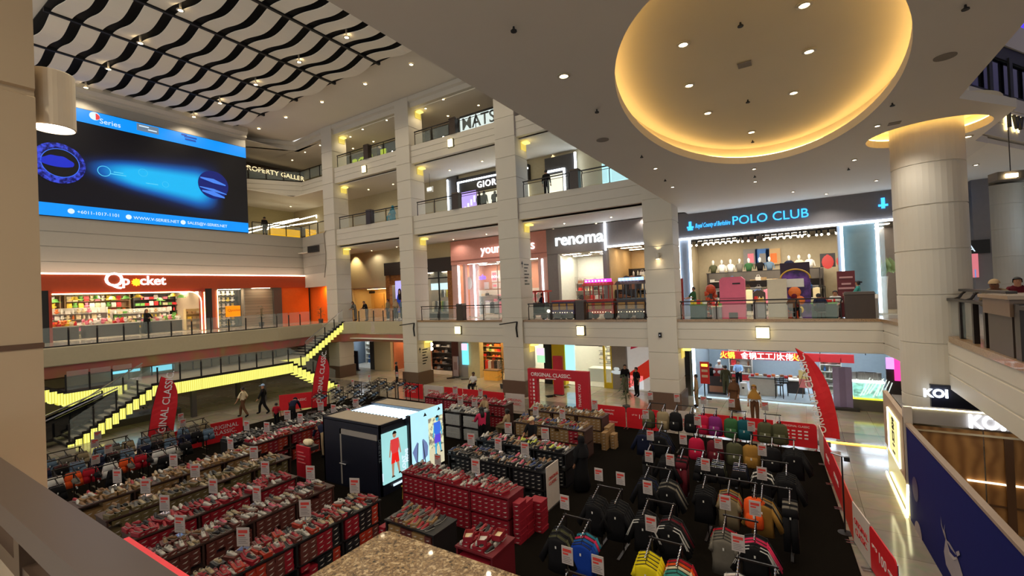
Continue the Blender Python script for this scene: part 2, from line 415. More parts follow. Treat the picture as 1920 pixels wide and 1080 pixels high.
# ------------------------------------------------------------------ walls
struct(sweep(MB(),fascia_prof(8.62,12.0,[9.3,10.2,11.1]),[(-37.5,-7),(-37.5,19.0)]).obj('wall_left',WALLG))
struct(MB().box(-38.2,-37.6,-7,19.7,12.0,20.5).obj('wall_left_upper',WALLG))
struct(MB().box(-46,-37.6,19.5,19.7,12.0,15.7).obj('wall_left_return',WALLG))
struct(sweep(MB(),[(0,19.6),(.25,19.75),(.25,19.9),(.45,20.1),(.45,20.5),(0,20.5)],[(-37.6,-7),(-37.6,19.7)]).obj('trim_cornice_left',CREAM))
BEIGE = mat('restroom_wall',(200,182,140),.6,var=.04)
GREYW = mat('shop_grey',(128,122,120),.55)
# back walls of the corridors above
struct(MB().box(-46,2.9,28.0,28.2,12,15.7).obj('wall_third',mat('third_wall',(186,172,138),.6)))
struct(MB().box(-46,2.9,28.0,28.2,17,19.8).obj('wall_fourth',mat('fourth_wall',(120,112,78),.7)))
struct(MB().box(-46,-45.8,-8,34,0,20.5).obj('wall_far_left',WALLG))
struct(MB().box(-46,14,33.4,33.6,0,12).obj('wall_back',GREYW))
struct(MB().box(13.8,14,-8,34,0,20.5).obj('wall_right',WALLG))

cv = thing('cove_light','warm hidden strip along the cornice above the big screen','light strip',(-37.1,8,19.95))
wp(MB().box(-37.3,-37.2,-5,19.4,20.12,20.16),'strip',emi('cove_wall',(255,214,150),14),cv)
# wavy ceiling panels
struct(MB().box(-37.4,-8.3,6.3,18.9,20.44,20.5).obj('ceiling_void',mat('void_black',(18,15,13),.9)))
PAN = mat('panel_white',(236,228,212),.7,var=.04,scale=.8)
first = None
for r_i in range(7):
    x0 = -37.35+4.18*r_i; x1 = x0+4.0
    for k in range(11):
        y0 = 6.5+1.13*k + (.0 if r_i else 0)
        lab = 'white wave-curved ceiling panel hung under the black ceiling void'
        if first is None:
            mb = MB(); N = 14; top = []; 
            rings = []
            for i in range(N+1):
                t = i/N; z = -.30*math.sin(PI*t)**1.2 + .10*math.sin(2*PI*t)
                rings.append([(t*4.0-2,-.36,z),(t*4.0-2,.36,z),(t*4.0-2,.36,z+.03),(t*4.0-2,-.36,z+.03)])
            mb.loft(rings); first = mb.obj('ceiling_panel',PAN,smooth=False)
            o = first
        else: o = first.copy(); COL.objects.link(o)
        o.location = (x0+2,y0+.4,20.33)
        tag(o,lab,'ceiling panel','white curved panels of the wave ceiling')
# rails between the panel rows
for r_i in range(8):
    x = -37.45+4.18*r_i
    o = tag(MB().box(x-.07,x+.07,6.3,18.9,20.26,20.44).obj('ceiling_rail',BLACK),'long black rail between two rows of white ceiling panels','ceiling rail','black rails of the wave ceiling')

# ------------------------------------------------------------------ downlights
DLR = mat('downlight_ring',(190,180,160),.4)
LENS = emi('downlight_lens',(255,224,168),26)
LENSW = emi('downlight_lens_pale',(255,236,205),20)
def light(name,kind,energy,color,parent,loc,size=.1,spot=2.2,rot=None,blend=.6):
    L = bpy.data.lights.new(name,kind); L.energy = energy; L.color = color
    if kind == 'SPOT': L.spot_size = spot; L.spot_blend = blend; L.shadow_soft_size = size
    elif kind == 'AREA': L.size = size; L.shape = 'DISK'
    else: L.shadow_soft_size = size
    o = bpy.data.objects.new(name,L); COL.objects.link(o); o.parent = parent; o.location = loc
    if rot: o.rotation_euler = rot
    return o
DLC = {}
def downlight(x,y,z,r,label,group,energy=0,warm=True,spot=2.0):
    key = (r,warm)
    if key not in DLC:
        t = thing('downlight',label,'ceiling light',(x,y,z),0,group)
        mb = MB(); mb.lathe([(r*.8,.0),(r*1.25,.0),(r*1.3,-.02),(r*.8,-.03)],n=16,cap=False); mb.obj('ring',DLR,t)
        MB().lathe([(0.001,-.02),(r*.82,-.02),(r*.82,-.012),(0.001,-.012)],n=16).obj('lens',LENS if warm else LENSW,t)
        DLC[key] = t; KIDS[t] = list(t.children)
        for c in KIDS[t]: KIDS[c] = []
    else:
        t = dup(DLC[key],(x,y,z),0,label,group)
    if energy:
        light('lamp','SPOT',energy,(1,.86,.64) if warm else (1,.93,.82),t,(0,0,-.06),r,spot)
    return t
xs = [-37.0,-32.8,-28.3,-23.7,-19.5,-15.2]
for x in xs:
    for y,yn in ((3.5,0),(9.7,1),(15.6,2),(20.3,3)):
        if x == -37.0: x_ = -36.6
        else: x_ = x
        zz = 20.03 if yn in (1,2) else 20.5
        t = downlight(x_,y,zz,.13,'warm downlight set in the high wave-panelled ceiling of the hall','downlights of the high hall ceiling',370,True,2.3)
        if zz < 20.4: MB().tube((0,0,0),(0,0,.42),.05,10).obj('can',DLR,t)
for x,y in ((-9,8),(-9,16),(-11,2)):
    downlight(x,y,20.5,.13,'warm downlight set in the high wave-panelled ceiling of the hall','downlights of the high hall ceiling',370,True,2.3)
# oval recess lamps
for px,py in ((1281,82),(1292,159),(1327,211),(1409,247),(1488,173),(1517,95),(1508,8)):
    c = az(px,py,10.99); downlight(c.x,c.y,10.99,.1,'bright warm downlight in the cream oval ceiling recess','downlights in the oval recess',120,True,2.4)
for x,y in ((-4,-2.2),(-1,-2.2),(2,-2.2),(2.6,4),(-4,3),(4.4,18.8)): downlight(x,y,10.4,.1,'warm downlight in the soffit over the camera gallery','downlights over the camera gallery',330,True,2.5)
c = az(1057,141,10.4); downlight(c.x,c.y,10.4,.1,'lone warm downlight in the grey soffit beside the oval recess',None,160,True,2.4)
for px,py in ((1645,235),(1602,299),(1643,338),(1414,316),(1416,340),(1487,359),(1549,363),(1229,315),(1261,350)):
    c = az(px,py,10.4); downlight(c.x,c.y,10.4,.07,'small pale downlight in the soffit between oval recess and shops','downlights round the oval recess',190,False,2.4)
# corridor lamps of the upper levels
def row(pts,z,r,lab,grp,e,warm,sp=2.6):
    for px,py in pts:
        c = az(px,py,z)
        if 23.9 < c.y < 33 and c.x > -45: downlight(c.x,c.y,z,r,lab,grp,e,warm,sp)
row([(657,256),(680,242),(725,225),(700,265),(743,251),(662,278),(798,203),(831,186),(897,197),(840,217),(503,276),(475,289),(514,293),(548,300),(572,285),(600,272)],19.74,.09,'small warm downlight over the top floor gallery','downlights over the top gallery',60,True)
row([(691,355),(737,345),(704,369),(665,379),(843,319),(904,302),(903,322),(846,336),(1037,291),(1070,306),(476,390),(545,387),(484,404),(546,401),(532,411),(610,377)],15.64,.09,'small warm downlight over the third floor gallery','downlights over the third gallery',60,True)
row([(697,470),(744,463),(704,474),(750,469),(850,449),(848,456),(912,439),(907,448),(1058,419),(1118,419),(1146,407),(1038,430),(1207,407)],10.54,.08,'small pale downlight in front of the second floor shops','downlights before the second floor shops',90,False)
# ground corridor lamps
for x in (-29,-26.5,-21,-18.5,-12,-9.5,-3,-.5):
    downlight(x,25.8,3.14,.08,'small pale downlight in the low ceiling before the ground floor shops','downlights before the ground floor shops',25,False)
for px,py in ((1830,311),(1831,350),(1890,362),(1817,366),(1812,352)):
    c = az(px,py,10.4)
    downlight(min(c.x,13),min(c.y,32),10.45,.08,'pale downlight in the ceiling behind the big round column','downlights behind the round column',60,False)
# ------------------------------------------------------------------ LED screen
def mathn(nt,op,a,b=None,c=None):
    n = nt.nodes.new('ShaderNodeMath'); n.operation = op
    for i,v in enumerate((a,b,c)):
        if v is None: continue
        if isinstance(v,(int,float)): n.inputs[i].default_value = v
        else: nt.links.new(v,n.inputs[i])
    return n.outputs[0]
SX = -37.42
def sy(px,py): p = ax(px,py,SX); return p.y,p.z
def screen_mat():
    m = bpy.data.materials.new('screen_glow'); m.use_nodes = True; nt = m.node_tree; n,l = nodes_of(m); b = n['Principled BSDF']
    tc = n.new('ShaderNodeTexCoord'); sp = n.new('ShaderNodeSeparateXYZ'); l.new(tc.outputs['Object'],sp.inputs[0])
    (y0,z0),(y1,z1) = sy(160,312),sy(372,352)
    y0 -= 7.0; y1 -= 7.0; z0 -= 12; z1 -= 12
    t = mathn(nt,'DIVIDE',mathn(nt,'SUBTRACT',sp.outputs[1],y0),y1-y0)
    zc = mathn(nt,'MULTIPLY_ADD',t,z1-z0,z0)
    wd = mathn(nt,'MULTIPLY_ADD',t,.75,.55)
    d = mathn(nt,'DIVIDE',mathn(nt,'SUBTRACT',sp.outputs[2],zc),wd)
    g = mathn(nt,'EXPONENT',mathn(nt,'MULTIPLY',mathn(nt,'POWER',mathn(nt,'ABSOLUTE',d),2.6),-1.1))
    up = n.new('ShaderNodeMapRange'); up.interpolation_type = 'SMOOTHSTEP'; up.inputs['From Min'].default_value = -.12; up.inputs['From Max'].default_value = .45; l.new(t,up.inputs['Value'])
    dn = n.new('ShaderNodeMapRange'); dn.interpolation_type = 'SMOOTHSTEP'; dn.inputs['From Min'].default_value = 1.3; dn.inputs['From Max'].default_value = .95; l.new(t,dn.inputs['Value'])
    g = mathn(nt,'MULTIPLY',g,mathn(nt,'MULTIPLY',up.outputs[0],dn.outputs[0]))
    r = n.new('ShaderNodeValToRGB'); e = r.color_ramp.elements; e[0].color = lin((2,2,6)); e[1].color = lin((20,178,238)); e[1].position = .85
    k = e.new(.12); k.color = lin((2,24,66)); k = e.new(.4); k.color = lin((4,92,176))
    l.new(g,r.inputs[0]); l.new(r.outputs[0],b.inputs['Emission Color']); b.inputs['Emission Strength'].default_value = 1; b.inputs['Base Color'].default_value = (.004,.004,.006,1); b.inputs['Roughness'].default_value = .4
    return m
scr = thing('led_screen','giant advertising screen with planets and blue glow high on the wall','screen',(-37.5,7.0,12.0))
wp(MB().box(-37.595,SX,7.0,19.62,12.02,18.93),'screen_panel',screen_mat(),scr)
BL = emi('screen_blue',(0,146,255),1.0); SW = emi('screen_white',(220,240,255),1.0); SD = emi('screen_navy',(0,70,170),.9); SK = emi('screen_black',(3,3,10),.6)
SB = emi('screen_deep_blue',(20,40,190),1.0); SB2 = emi('screen_mid_blue',(60,110,240),1.0); SG = emi('screen_grey',(110,130,150),.9)
wp(MB().box(SX,SX+.02,7.0,19.6,18.08,18.9),'top_band',BL,scr)
wp(MB().box(SX,SX+.02,7.0,19.6,12.04,12.8),'bottom_band',BL,scr)
def disc(mb,px,py,r,a0=0,a1=2*PI,r_in=0,dz=.03,sq=1,n=40,wob=0):
    y,z = sy(px,py)
    ps = [(SX+dz,y+math.cos(t)*r*(1+wob*math.sin(5*t)),z+math.sin(t)*r*sq*(1+wob*math.sin(7*t))) for t in [a0+(a1-a0)*i/n for i in range(n+1)]]
    if r_in:
        qs = [(SX+dz,y+math.cos(t)*r_in,z+math.sin(t)*r_in*sq) for t in [a0+(a1-a0)*i/n for i in range(n+1)]]
        mb.add(ps+qs,[(i,i+1,n+2+i,n+1+i) for i in range(n)])
    else: mb.add(ps,[tuple(range(n+1))])
ringm = bpy.data.materials.new('planet_ring'); ringm.use_nodes = True; n_,l_ = nodes_of(ringm); n_['Principled BSDF'].inputs['Base Color'].default_value = (0,0,0,1)
tc = n_.new('ShaderNodeTexCoord'); no = n_.new('ShaderNodeTexNoise'); no.inputs['Scale'].default_value = 5; no.inputs['Detail'].default_value = 6
r = n_.new('ShaderNodeValToRGB'); e = r.color_ramp.elements; e[0].position = .42; e[0].color = lin((6,8,90)); e[1].position = .62; e[1].color = lin((60,80,230)); l_.new(tc.outputs['Object'],no.inputs[0]); l_.new(no.outputs['Fac'],r.inputs[0])
l_.new(r.outputs[0],n_['Principled BSDF'].inputs['Emission Color']); n_['Principled BSDF'].inputs['Emission Strength'].default_value = .9
mb = MB(); disc(mb,110,306,1.22); wp(mb,'left_planet_ring',ringm,scr)
mb = MB(); disc(mb,113,305,.86,dz=.04); wp(mb,'left_planet_dark',SK,scr)
mb = MB(); disc(mb,113,306,.87,r_in=.83,dz=.05); wp(mb,'left_planet_rim',SB2,scr)
mb = MB(); disc(mb,107,306,.74,a0=-.25,a1=PI+.1,dz=.05,sq=.62,wob=.05); disc(mb,107,306,.74,a0=PI,a1=2*PI,dz=.051,sq=.3); wp(mb,'left_planet_cloud',SB,scr)
mb = MB(); disc(mb,400,347,1.06,dz=.03); wp(mb,'right_planet',emi('screen_planet',(4,24,110),.9),scr)
y,z = sy(400,347); mb = MB()
for dz_,hh,c0 in ((.42,.16,.9),(-.28,.1,.95),(-.55,.18,.8)):
    mb.loft([[(SX+.05,y-c0,z+dz_-hh*.3),(SX+.05,y-c0,z+dz_+hh*.3)],[(SX+.05,y,z+dz_-.12-hh),(SX+.05,y,z+dz_-.12+hh)],[(SX+.05,y+c0*.95,z+dz_-.3-hh*.4),(SX+.05,y+c0*.95,z+dz_-.3+hh*.2)]],closed=False,cap=False)
wp(mb,'right_planet_bands',emi('screen_band',(70,130,235),1.0),scr)
mb = MB(); disc(mb,195,321,.34,r_in=.3,dz=.03); disc(mb,268,324,.26,r_in=.24,dz=.03); disc(mb,310,346,.2,r_in=.18,dz=.03); wp(mb,'glow_rings',emi('screen_pale',(90,210,250),.9),scr)
mb = MB()
for px,py,w in ((222,324,.5),(222,328,.8),(285,345,.7)):
    y,z = sy(px,py); mb.box(SX+.02,SX+.03,y-w/2,y+w/2,z-.03,z+.03)
wp(mb,'glow_lines',emi('screen_pale',(90,210,250),.9),scr)
def stext(px,py,s,body,m,size,nm='lettering'):
    y,z = sy(px,py); return text(nm,body,size,m,s,wallM(SX+.05,y,z),.004)
stext(186,231,scr,'Series',SW,.45,'series_lettering')
mb = MB(); disc(mb,177,218,.26,dz=.04); wp(mb,'logo_ball',SW,scr)
mb = MB(); disc(mb,179,219,.2,a0=-1.6,a1=1.6,dz=.05); wp(mb,'logo_ball_red',emi('screen_red',(230,60,60),1),scr)
y,z = sy(277,242); wp(MB().box(SX+.02,SX+.04,y-.62,y+.62,z-.24,z+.24),'grey_badge',SG,scr)
mb = MB()
for i,(a,b) in enumerate(((.5,.1),(-.05,.5))): mb.box(SX+.04,SX+.05,y-(.5 if i == 0 else -.0),y+(.05 if i == 0 else .5),z-.02+.08*(1-2*i),z+.05+.08*(1-2*i))
wp(mb,'badge_marks',SW,scr)
mb = MB()
for px,py,w in ((345,253,.35),(357,258,.8),(357,263,.7)):
    y,z = sy(px,py); mb.box(SX+.02,SX+.04,y-w/2,y+w/2,z-.06,z+.06)
wp(mb,'partner_mark',SD,scr)
for px,py,b in ((144,400,'+6011-1017-1101'),(250,411,'WWW.V-SERIES.NET'),(351,420,'SALES@V-SERIES.NET')): 
    o = stext(px,py,scr,b,SW,.29,'contact_lettering')
mb = MB()
for px,py in ((133,396),(241,407),(343,417)): disc(mb,px,py,.16,dz=.04,n=16)
wp(mb,'contact_icons',SW,scr)

# ------------------------------------------------------------------ goods (small shop stock): one of each kind, then copies
GC = {k: mat('goods_'+k,c,.5,em=.04) for k,c in dict(red=(214,50,50),pink=(232,130,150),yellow=(240,205,70),green=(110,170,80),white=(238,232,220),orange=(230,120,50),blue=(70,120,190),brown=(140,90,60),black=(40,36,36),cream=(232,214,170),grey=(140,136,132),tan=(196,160,110)).items()}
GK = {}
def goods(kind,col,loc,rz,label,group,cat=None,sc=1.0):
    key = (kind,col)
    if kind not in GK:
        mb = MB()
        if kind == 'packet': mb.loft([[(-.11,-.04,0),(.11,-.04,0),(.11,.04,0),(-.11,.04,0)],[(-.12,-.06,.14),(.12,-.06,.14),(.12,.06,.14),(-.12,.06,.14)],[(-.11,-.015,.3),(.11,-.015,.3),(.11,.015,.3),(-.11,.015,.3)]])
        elif kind == 'plush_toy': mb.ball((0,0,.12),.12,8,6); mb.ball((0,-.02,.28),.1,8,6); mb.ball((-.07,0,.37),.04,6,4); mb.ball((.07,0,.37),.04,6,4); mb.ball((-.12,-.03,.14),.05,6,4); mb.ball((.12,-.03,.14),.05,6,4)
        elif kind == 'bottle': mb.lathe([(.05,0),(.055,.02),(.055,.18),(.02,.23),(.02,.28)],n=8)
        elif kind == 'gift_box': mb.box(-.12,.12,-.09,.09,0,.16); mb.box(-.125,.125,-.095,.095,.12,.165)
        elif kind == 'folded_shirt': mb.loft([[(-.14,-.11,0),(.14,-.11,0),(.14,.11,0),(-.14,.11,0)],[(-.15,-.12,.03),(.15,-.12,.03),(.15,.12,.03),(-.15,.12,.03)],[(-.13,-.1,.06),(.13,-.1,.06),(.13,.1,.06),(-.13,.1,.06)]])
        elif kind == 'handbag': mb.loft([[(-.15,-.06,0),(.15,-.06,0),(.15,.06,0),(-.15,.06,0)],[(-.13,-.03,.2),(.13,-.03,.2),(.13,.03,.2),(-.13,.03,.2)]]); mb.path([(-.07,0,.2),(-.06,0,.3),(.06,0,.3),(.07,0,.2)],.01,5)
        elif kind == 'hanging_garment': mb.loft([[(-.05,-.03,.9),(.05,-.03,.9),(.05,.03,.9),(-.05,.03,.9)],[(-.2,-.05,.84),(.2,-.05,.84),(.2,.05,.84),(-.2,.05,.84)],[(-.19,-.06,.4),(.19,-.06,.4),(.19,.06,.4),(-.19,.06,.4)],[(-.22,-.06,0),(.22,-.06,0),(.22,.06,0),(-.22,.06,0)]])
        elif kind == 'hat': mb.lathe([(.17,0),(.17,.015),(.09,.03),(.085,.09),(.04,.12),(0.001,.125)],n=12)
        GK[kind] = mb.mesh(kind,GC['white'],smooth=kind in ('plush_toy','bottle','hat'))
        GK[kind].materials.clear()
        GK[kind].materials.append(GC['white'])
    o = bpy.data.objects.new(kind,GK[kind]); COL.objects.link(o); o.location = loc; o.rotation_euler[2] = rz
    o.material_slots[0].link = 'OBJECT'; o.material_slots[0].material = GC[col]
    if sc != 1: o.scale = (sc,sc,sc)
    return tag(o,label,cat or kind.replace('_',' '),group)
SHELFM = mat('shelf_wood',(150,120,84),.5); SHELFW = mat('shelf_white',(225,220,208),.4)
SHELFD = mat('shelf_dark',(50,42,38),.5)
def shelving(x0,x1,y0,y1,z0,z1,n,label,kinds,cols,gl,gg,m=SHELFM,axis='x',fill=.9,pitch=.3,sc=1.0,face=1,back=True):
    """a wall unit of n shelves (> back, side, shelf) and the stock on it, every piece its own thing"""
    t = thing('shelf_unit',label,'shelf unit',((x0+x1)/2,(y0+y1)/2,z0))
    h = (z1-z0)/n
    mb = MB(); 
    if axis == 'x':
        wp(MB().box(x0,x1,y1-.03,y1,z0,z1),'back',m,t)
        for x in (x0,x1-.04): wp(MB().box(x,x+.04,y0,y1-.03,z0,z1),'side',m,t)
    else:
        wp(MB().box(x0,x0+.03,y0,y1,z0,z1),'back',m,t)
        for y in (y0,y1-.04): wp(MB().box(x0+.03,x1,y,y+.04,z0,z1),'side',m,t)
    for i in range(n):
        if axis == 'x': wp(MB().box(x0+.04,x1-.04,y0,y1-.03,z0+i*h,z0+i*h+.03),'shelf',m,t)
        else: wp(MB().box(x0+.03,x1,y0+.04,y1-.04,z0+i*h,z0+i*h+.03),'shelf',m,t)
        L = (x1-x0) if axis == 'x' else (y1-y0); k = int((L-.2)/pitch)
        for j in range(k):
            if RND.random() > fill: continue
            s = .12+pitch*(j+.5)
            kd = RND.choice(kinds); c = RND.choice(cols); q = sc*min(1.15,(h-.06)/(.42 if kd == 'plush_toy' else .32)) if kd != 'hanging_garment' else (h-.06)/.95
            if axis == 'x': goods(kd,c,(x0+s,(y0+y1)/2-.03,z0+i*h+.032),RND.uniform(-.3,.3),gl,gg,sc=q)
            else: goods(kd,c,((x0+x1)/2+.03,y0+s,z0+i*h+.032),PI/2+RND.uniform(-.3,.3),gl,gg,sc=q)
    return t
def ceiling_panel_light(x,y,z,w,d,label,s=6,c=(255,236,205),pw=0,pc=(1,.9,.75)):
    t = thing('ceiling_light',label,'ceiling light',(x,y,z))
    wp(MB().box(x-w/2-.03,x+w/2+.03,y-d/2-.03,y+d/2+.03,z-.02,z),'frame',WHITE,t)
    wp(MB().box(x-w/2,x+w/2,y-d/2,y+d/2,z-.035,z-.021),'diffuser',emi('panel_%d_%d_%d_%g' % (c+(s,)),c,s),t)
    return t

# ------------------------------------------------------------------ the orange toy shop on the left wall
QO = mat('q_orange_board',(172,66,26),.5); QO2 = mat('q_orange_wall',(226,104,30),.5); QR = mat('q_red_frame',(150,52,30),.4)
QX = -37.0
qy = lambda px,py=600: ax(px,py,QX).y
struct(MB().box(-37.6,-37.15,-7,qy(62),4.5,8.6).obj('wall_shop_left',mat('q_dark_wall',(60,50,44),.6)))
q = thing('shop_sign','long rust-orange shop fascia reading Qpocket in glowing white','shop sign',(QX,10,7.55))
wp(MB().box(-37.5,QX,-3,24.2,7.55,8.5),'sign_board',QO,q)
wp(MB().box(QX-.1,QX+.05,-3,24.1,8.52,8.6),'light_strip',emi('strip_warm',(255,225,195),7),q)
QW = emi('q_white',(255,244,240),2.2)
y,z = ax(197,540,QX+.05).yz
ty = lambda px,py: ax(px,py,QX+.06)
a = ty(197,542); text('lettering','Q',1.25,QW,q,wallM(a.x,a.y-.05,7.78),.04,off=.012)
a = ty(229,545); text('lettering','p',.85,QW,q,wallM(a.x,a.y,7.86),.04,off=.012)
a = ty(263,545); text('lettering','cket',.85,QW,q,wallM(a.x,a.y-.02,7.86),.04,off=.012)
a = ty(256,538)
mb = MB(); 
pts = []
for i in range(20):
    t_ = 2*PI*i/20; rr = .27 if i % 2 else .2
    pts.append((math.cos(t_)*rr,math.sin(t_)*rr))
mb.prism(pts,0,.06,wallM(QX+.02,a.y,8.02)); wp(mb,'star',emi('q_star',(255,150,30),3),q)
# frame, columns, glass
st = thing('shopfront','toy shop front with rounded glowing door frame and dark side posts','shopfront',(QX,12,4.5))
ya,yb,yc,yd,ye,yf,yg = qy(63),qy(92),qy(98),qy(379),qy(386),qy(399),qy(410)
wp(MB().box(-37.4,QX,ya,yb,4.5,7.55),'post',BLACK,st)
wp(MB().box(-37.4,QX+.03,yb,yc,4.5,7.55),'frame',QR,st)
wp(MB().box(-37.4,QX+.03,yd,ye,4.5,7.55),'frame',QR,st)
wp(MB().box(-37.4,QX,ye,yf,4.5,7.55),'post',BLACK,st)
wp(MB().box(-37.4,QX,yf,yg,4.5,7.55),'post',mat('q_pier',(150,70,44),.4),st)
wp(MB().box(-37.4,QX,yc,yd,7.35,7.55),'header',QR,st)
mb = MB(); pth = [(QX+.08,yc,7.33),(QX+.08,yd-.75,7.33)] + [(QX+.08,yd-.75+.7*math.sin(t),6.63+.7*math.cos(t)) for t in (.4,.8,1.2,PI/2)] + [(QX+.08,yd-.05,4.55)]
mb.path(pth,.035,6); mb.path([(QX+.08,ye-.08,7.3),(QX+.08,ye-.08,4.55)],.03,6); mb.path([(QX+.08,yg-.06,7.4),(QX+.08,yg-.06,4.6)],.025,6); wp(mb,'light_tube',emi('tube_warm',(255,214,150),9),st)
wp(MB().box(QX-.12,QX-.1,yg,qy(462),4.6,7.5),'glass_pane',GLASS,st)
yh = qy(461); yi = qy(515); yj = qy(530)
BRK = bpy.data.materials.new('pale_brick'); BRK.use_nodes = True; n_,l_ = nodes_of(BRK); br = n_.new('ShaderNodeTexBrick'); tc = n_.new('ShaderNodeTexCoord'); mp = n_.new('ShaderNodeMapping'); mp.inputs['Rotation'].default_value = (PI/2,0,PI/2)
l_.new(tc.outputs['Object'],mp.inputs[0]); l_.new(mp.outputs[0],br.inputs[0]); br.inputs['Scale'].default_value = 2.2; br.inputs['Color1'].default_value = lin((168,150,124)); br.inputs['Color2'].default_value = lin((140,122,98)); br.inputs['Mortar'].default_value = lin((96,84,70)); l_.new(br.outputs[0],n_['Principled BSDF'].inputs['Base Color'])
struct(MB().box(-37.6,-37.2,yh,yi,4.5,7.55).obj('wall_brick',BRK))
struct(MB().box(-37.6,QX,yi,yj,4.5,7.55).obj('wall_pier',mat('grey_pier',(84,76,68),.6)))
struct(MB().box(-37.6,-37.1,yj,24.5,4.5,7.55).obj('wall_orange_left',QO2))
struct(MB().box(-37.3,-31.9,24.75,24.95,4.5,8.6).obj('wall_orange',QO2))
struct(MB().prism([(-37.35,24.2),(-32.9,23.55),(-32.9,23.8),(-37.35,24.5)],7.5,8.63).obj('wall_corner_lower',CREAM))
light('wall_wash','AREA',60,(1,.45,.12),None,(-34.6,24.3,7.3),.6,rot=(math.radians(40),0,0)).parent = st; st.children[-1].location = Vector((-34.6,24.3,7.3))-st.location
# interior
struct(MB().box(-43.2,-43,-3,20.5,4.5,7.6).obj('wall_toy_shop_back',mat('toy_wall',(206,184,156),.6)))
struct(MB().box(-43,-37.4,-3,20.5,7.56,7.62).obj('ceiling_toy_shop',mat('toy_ceiling',(70,60,52),.7)))
struct(MB().box(-43,-37.2,-3,20.5,4.5,4.52).obj('floor_toy_shop',mat('toy_floor',(214,200,176),.2)))
struct(MB().box(-43,-37.4,yf-.1,yf+.05,4.5,7.55).obj('wall_toy_shop_side',mat('toy_wall',(206,184,156),.6)))
for i,yy in enumerate((5,8,11,14,16.5)):
    for xx in (-41.3,-38.8):
        ceiling_panel_light(xx,yy,7.55,1.3,.5,['bright light panel in the toy shop ceiling'][0]+(', row by the entrance' if xx > -40 else ', row by the back shelves'),36)['group'] = 'toy shop ceiling lights front row' if xx > -40 else 'toy shop ceiling lights back row'
CL = ['red','pink','yellow','green','white','orange','white','cream','yellow','red']
shelving(-42.95,-42.5,4.5,9.6,4.55,7.4,6,'wall shelf of plush toys behind the yellow hat display of the toy shop',['plush_toy','packet','gift_box'],CL,'small colourful toy on the left back shelves of the toy shop','toys on the left back shelves',axis='y',m=SHELFM)
shelving(-42.95,-42.5,9.8,13.4,4.55,7.4,6,'wall shelf of bright packets in the middle back of the toy shop',['packet','packet','plush_toy'],CL,'small colourful packet on the middle back shelves of the toy shop','packets on the middle back shelves',axis='y')
shelving(-42.95,-42.5,13.6,17.3,4.55,7.4,6,'dark wall shelf beside the cream display at the far side of the toy shop',['gift_box','packet','bottle'],['white','red','cream','green','pink'],'small item on the dark shelf at the far side of the toy shop','stock on the far dark shelf',axis='y',m=SHELFD)
shelving(-41,-40.6,6.3,8.0,4.55,6.4,5,'white slatted display tower near the entrance of the toy shop',['packet','bottle'],['white','cream','green','grey'],'small pale item on the white slatted tower of the toy shop','items on the white slatted tower',axis='y',m=SHELFW)
shelving(-38.6,-38.2,15.3,17.0,4.55,6.1,4,'low cream display rack just inside the curved toy shop frame',['gift_box'],['tan','cream','yellow'],'small tan box on the low cream rack of the toy shop','boxes on the low cream rack',axis='y',m=mat('cream_rack',(222,196,140),.5))
DKC = mat('counter_grey',(70,66,64),.5)
def counter(x,y,w,d,z0,h,label,top=None,name='display_counter'):
    t = thing(name,label,'counter',(x,y,z0))
    wp(MB().box(x-w/2,x+w/2,y-d/2,y+d/2,z0,z0+h-.06),'body',DKC if top is None else top,t)
    wp(MB().box(x-w/2-.03,x+w/2+.03,y-d/2-.03,y+d/2+.03,z0+h-.06,z0+h),'worktop',SHELFW,t)
    return t
for x,y,w,d,lb,cs in ((-39.0,8.2,.9,2.6,'grey display counter heaped with red and orange packets by the toy shop entrance',['red','orange','cream','yellow']),(-39.3,11.3,.9,2.8,'grey display counter with pink and white toys in the middle of the toy shop',['pink','white','red','cream']),(-39.3,14.2,.9,2.2,'grey display counter with pale toys behind the person in the toy shop',['white','green','cream','pink'])):
    counter(x,y,w,d,4.52,.85,lb)
    for i in range(int(d/.2)):
        for j in range(3):
            goods(RND.choice(['packet','plush_toy','gift_box']),RND.choice(cs),(x-.28+.28*j,y-d/2+.1+.2*i,5.375),RND.uniform(0,3),'small toy lying on the '+lb[:lb.find('counter')+7]+' with '+('red and orange packets' if 'heaped' in lb else 'pink and white toys' if 'middle' in lb else 'pale toys'),'toys on '+lb,sc=.9)
shelving(-40.5,-40.1,7.6,11.4,4.55,6.5,5,'long pale shelf island of pink and white toys in the toy shop',['plush_toy','packet','gift_box','bottle'],['pink','white','cream','red','white','cream','orange'],'small toy on the long pale shelf island','toys on the long pale island',axis='y',m=SHELFW,pitch=.26)
shelving(-40.5,-40.1,11.6,15.0,4.55,6.3,5,'second pale shelf island of green and white toys in the toy shop',['plush_toy','packet','gift_box','bottle'],['white','cream','green','white','yellow','tan'],'small toy on the second pale shelf island','toys on the second pale island',axis='y',m=SHELFW,pitch=.26)
# hanging yellow and green decorations
for i in range(12):
    yy = 6.2+i*.85; o = goods('hat',['yellow','green','yellow','green'][i % 4],(-38.5-RND.random()*1.5,yy,6.75+RND.random()*.35),0,'round yellow or green ornament hung below the toy shop ceiling','hanging ornaments of the toy shop','ornament',1.9)
    o.name = 'hanging_ornament'; MB().tube((0,0,.06),(0,0,(7.56-o.location.z)/1.9),.006,5).obj('string',DARK,o)
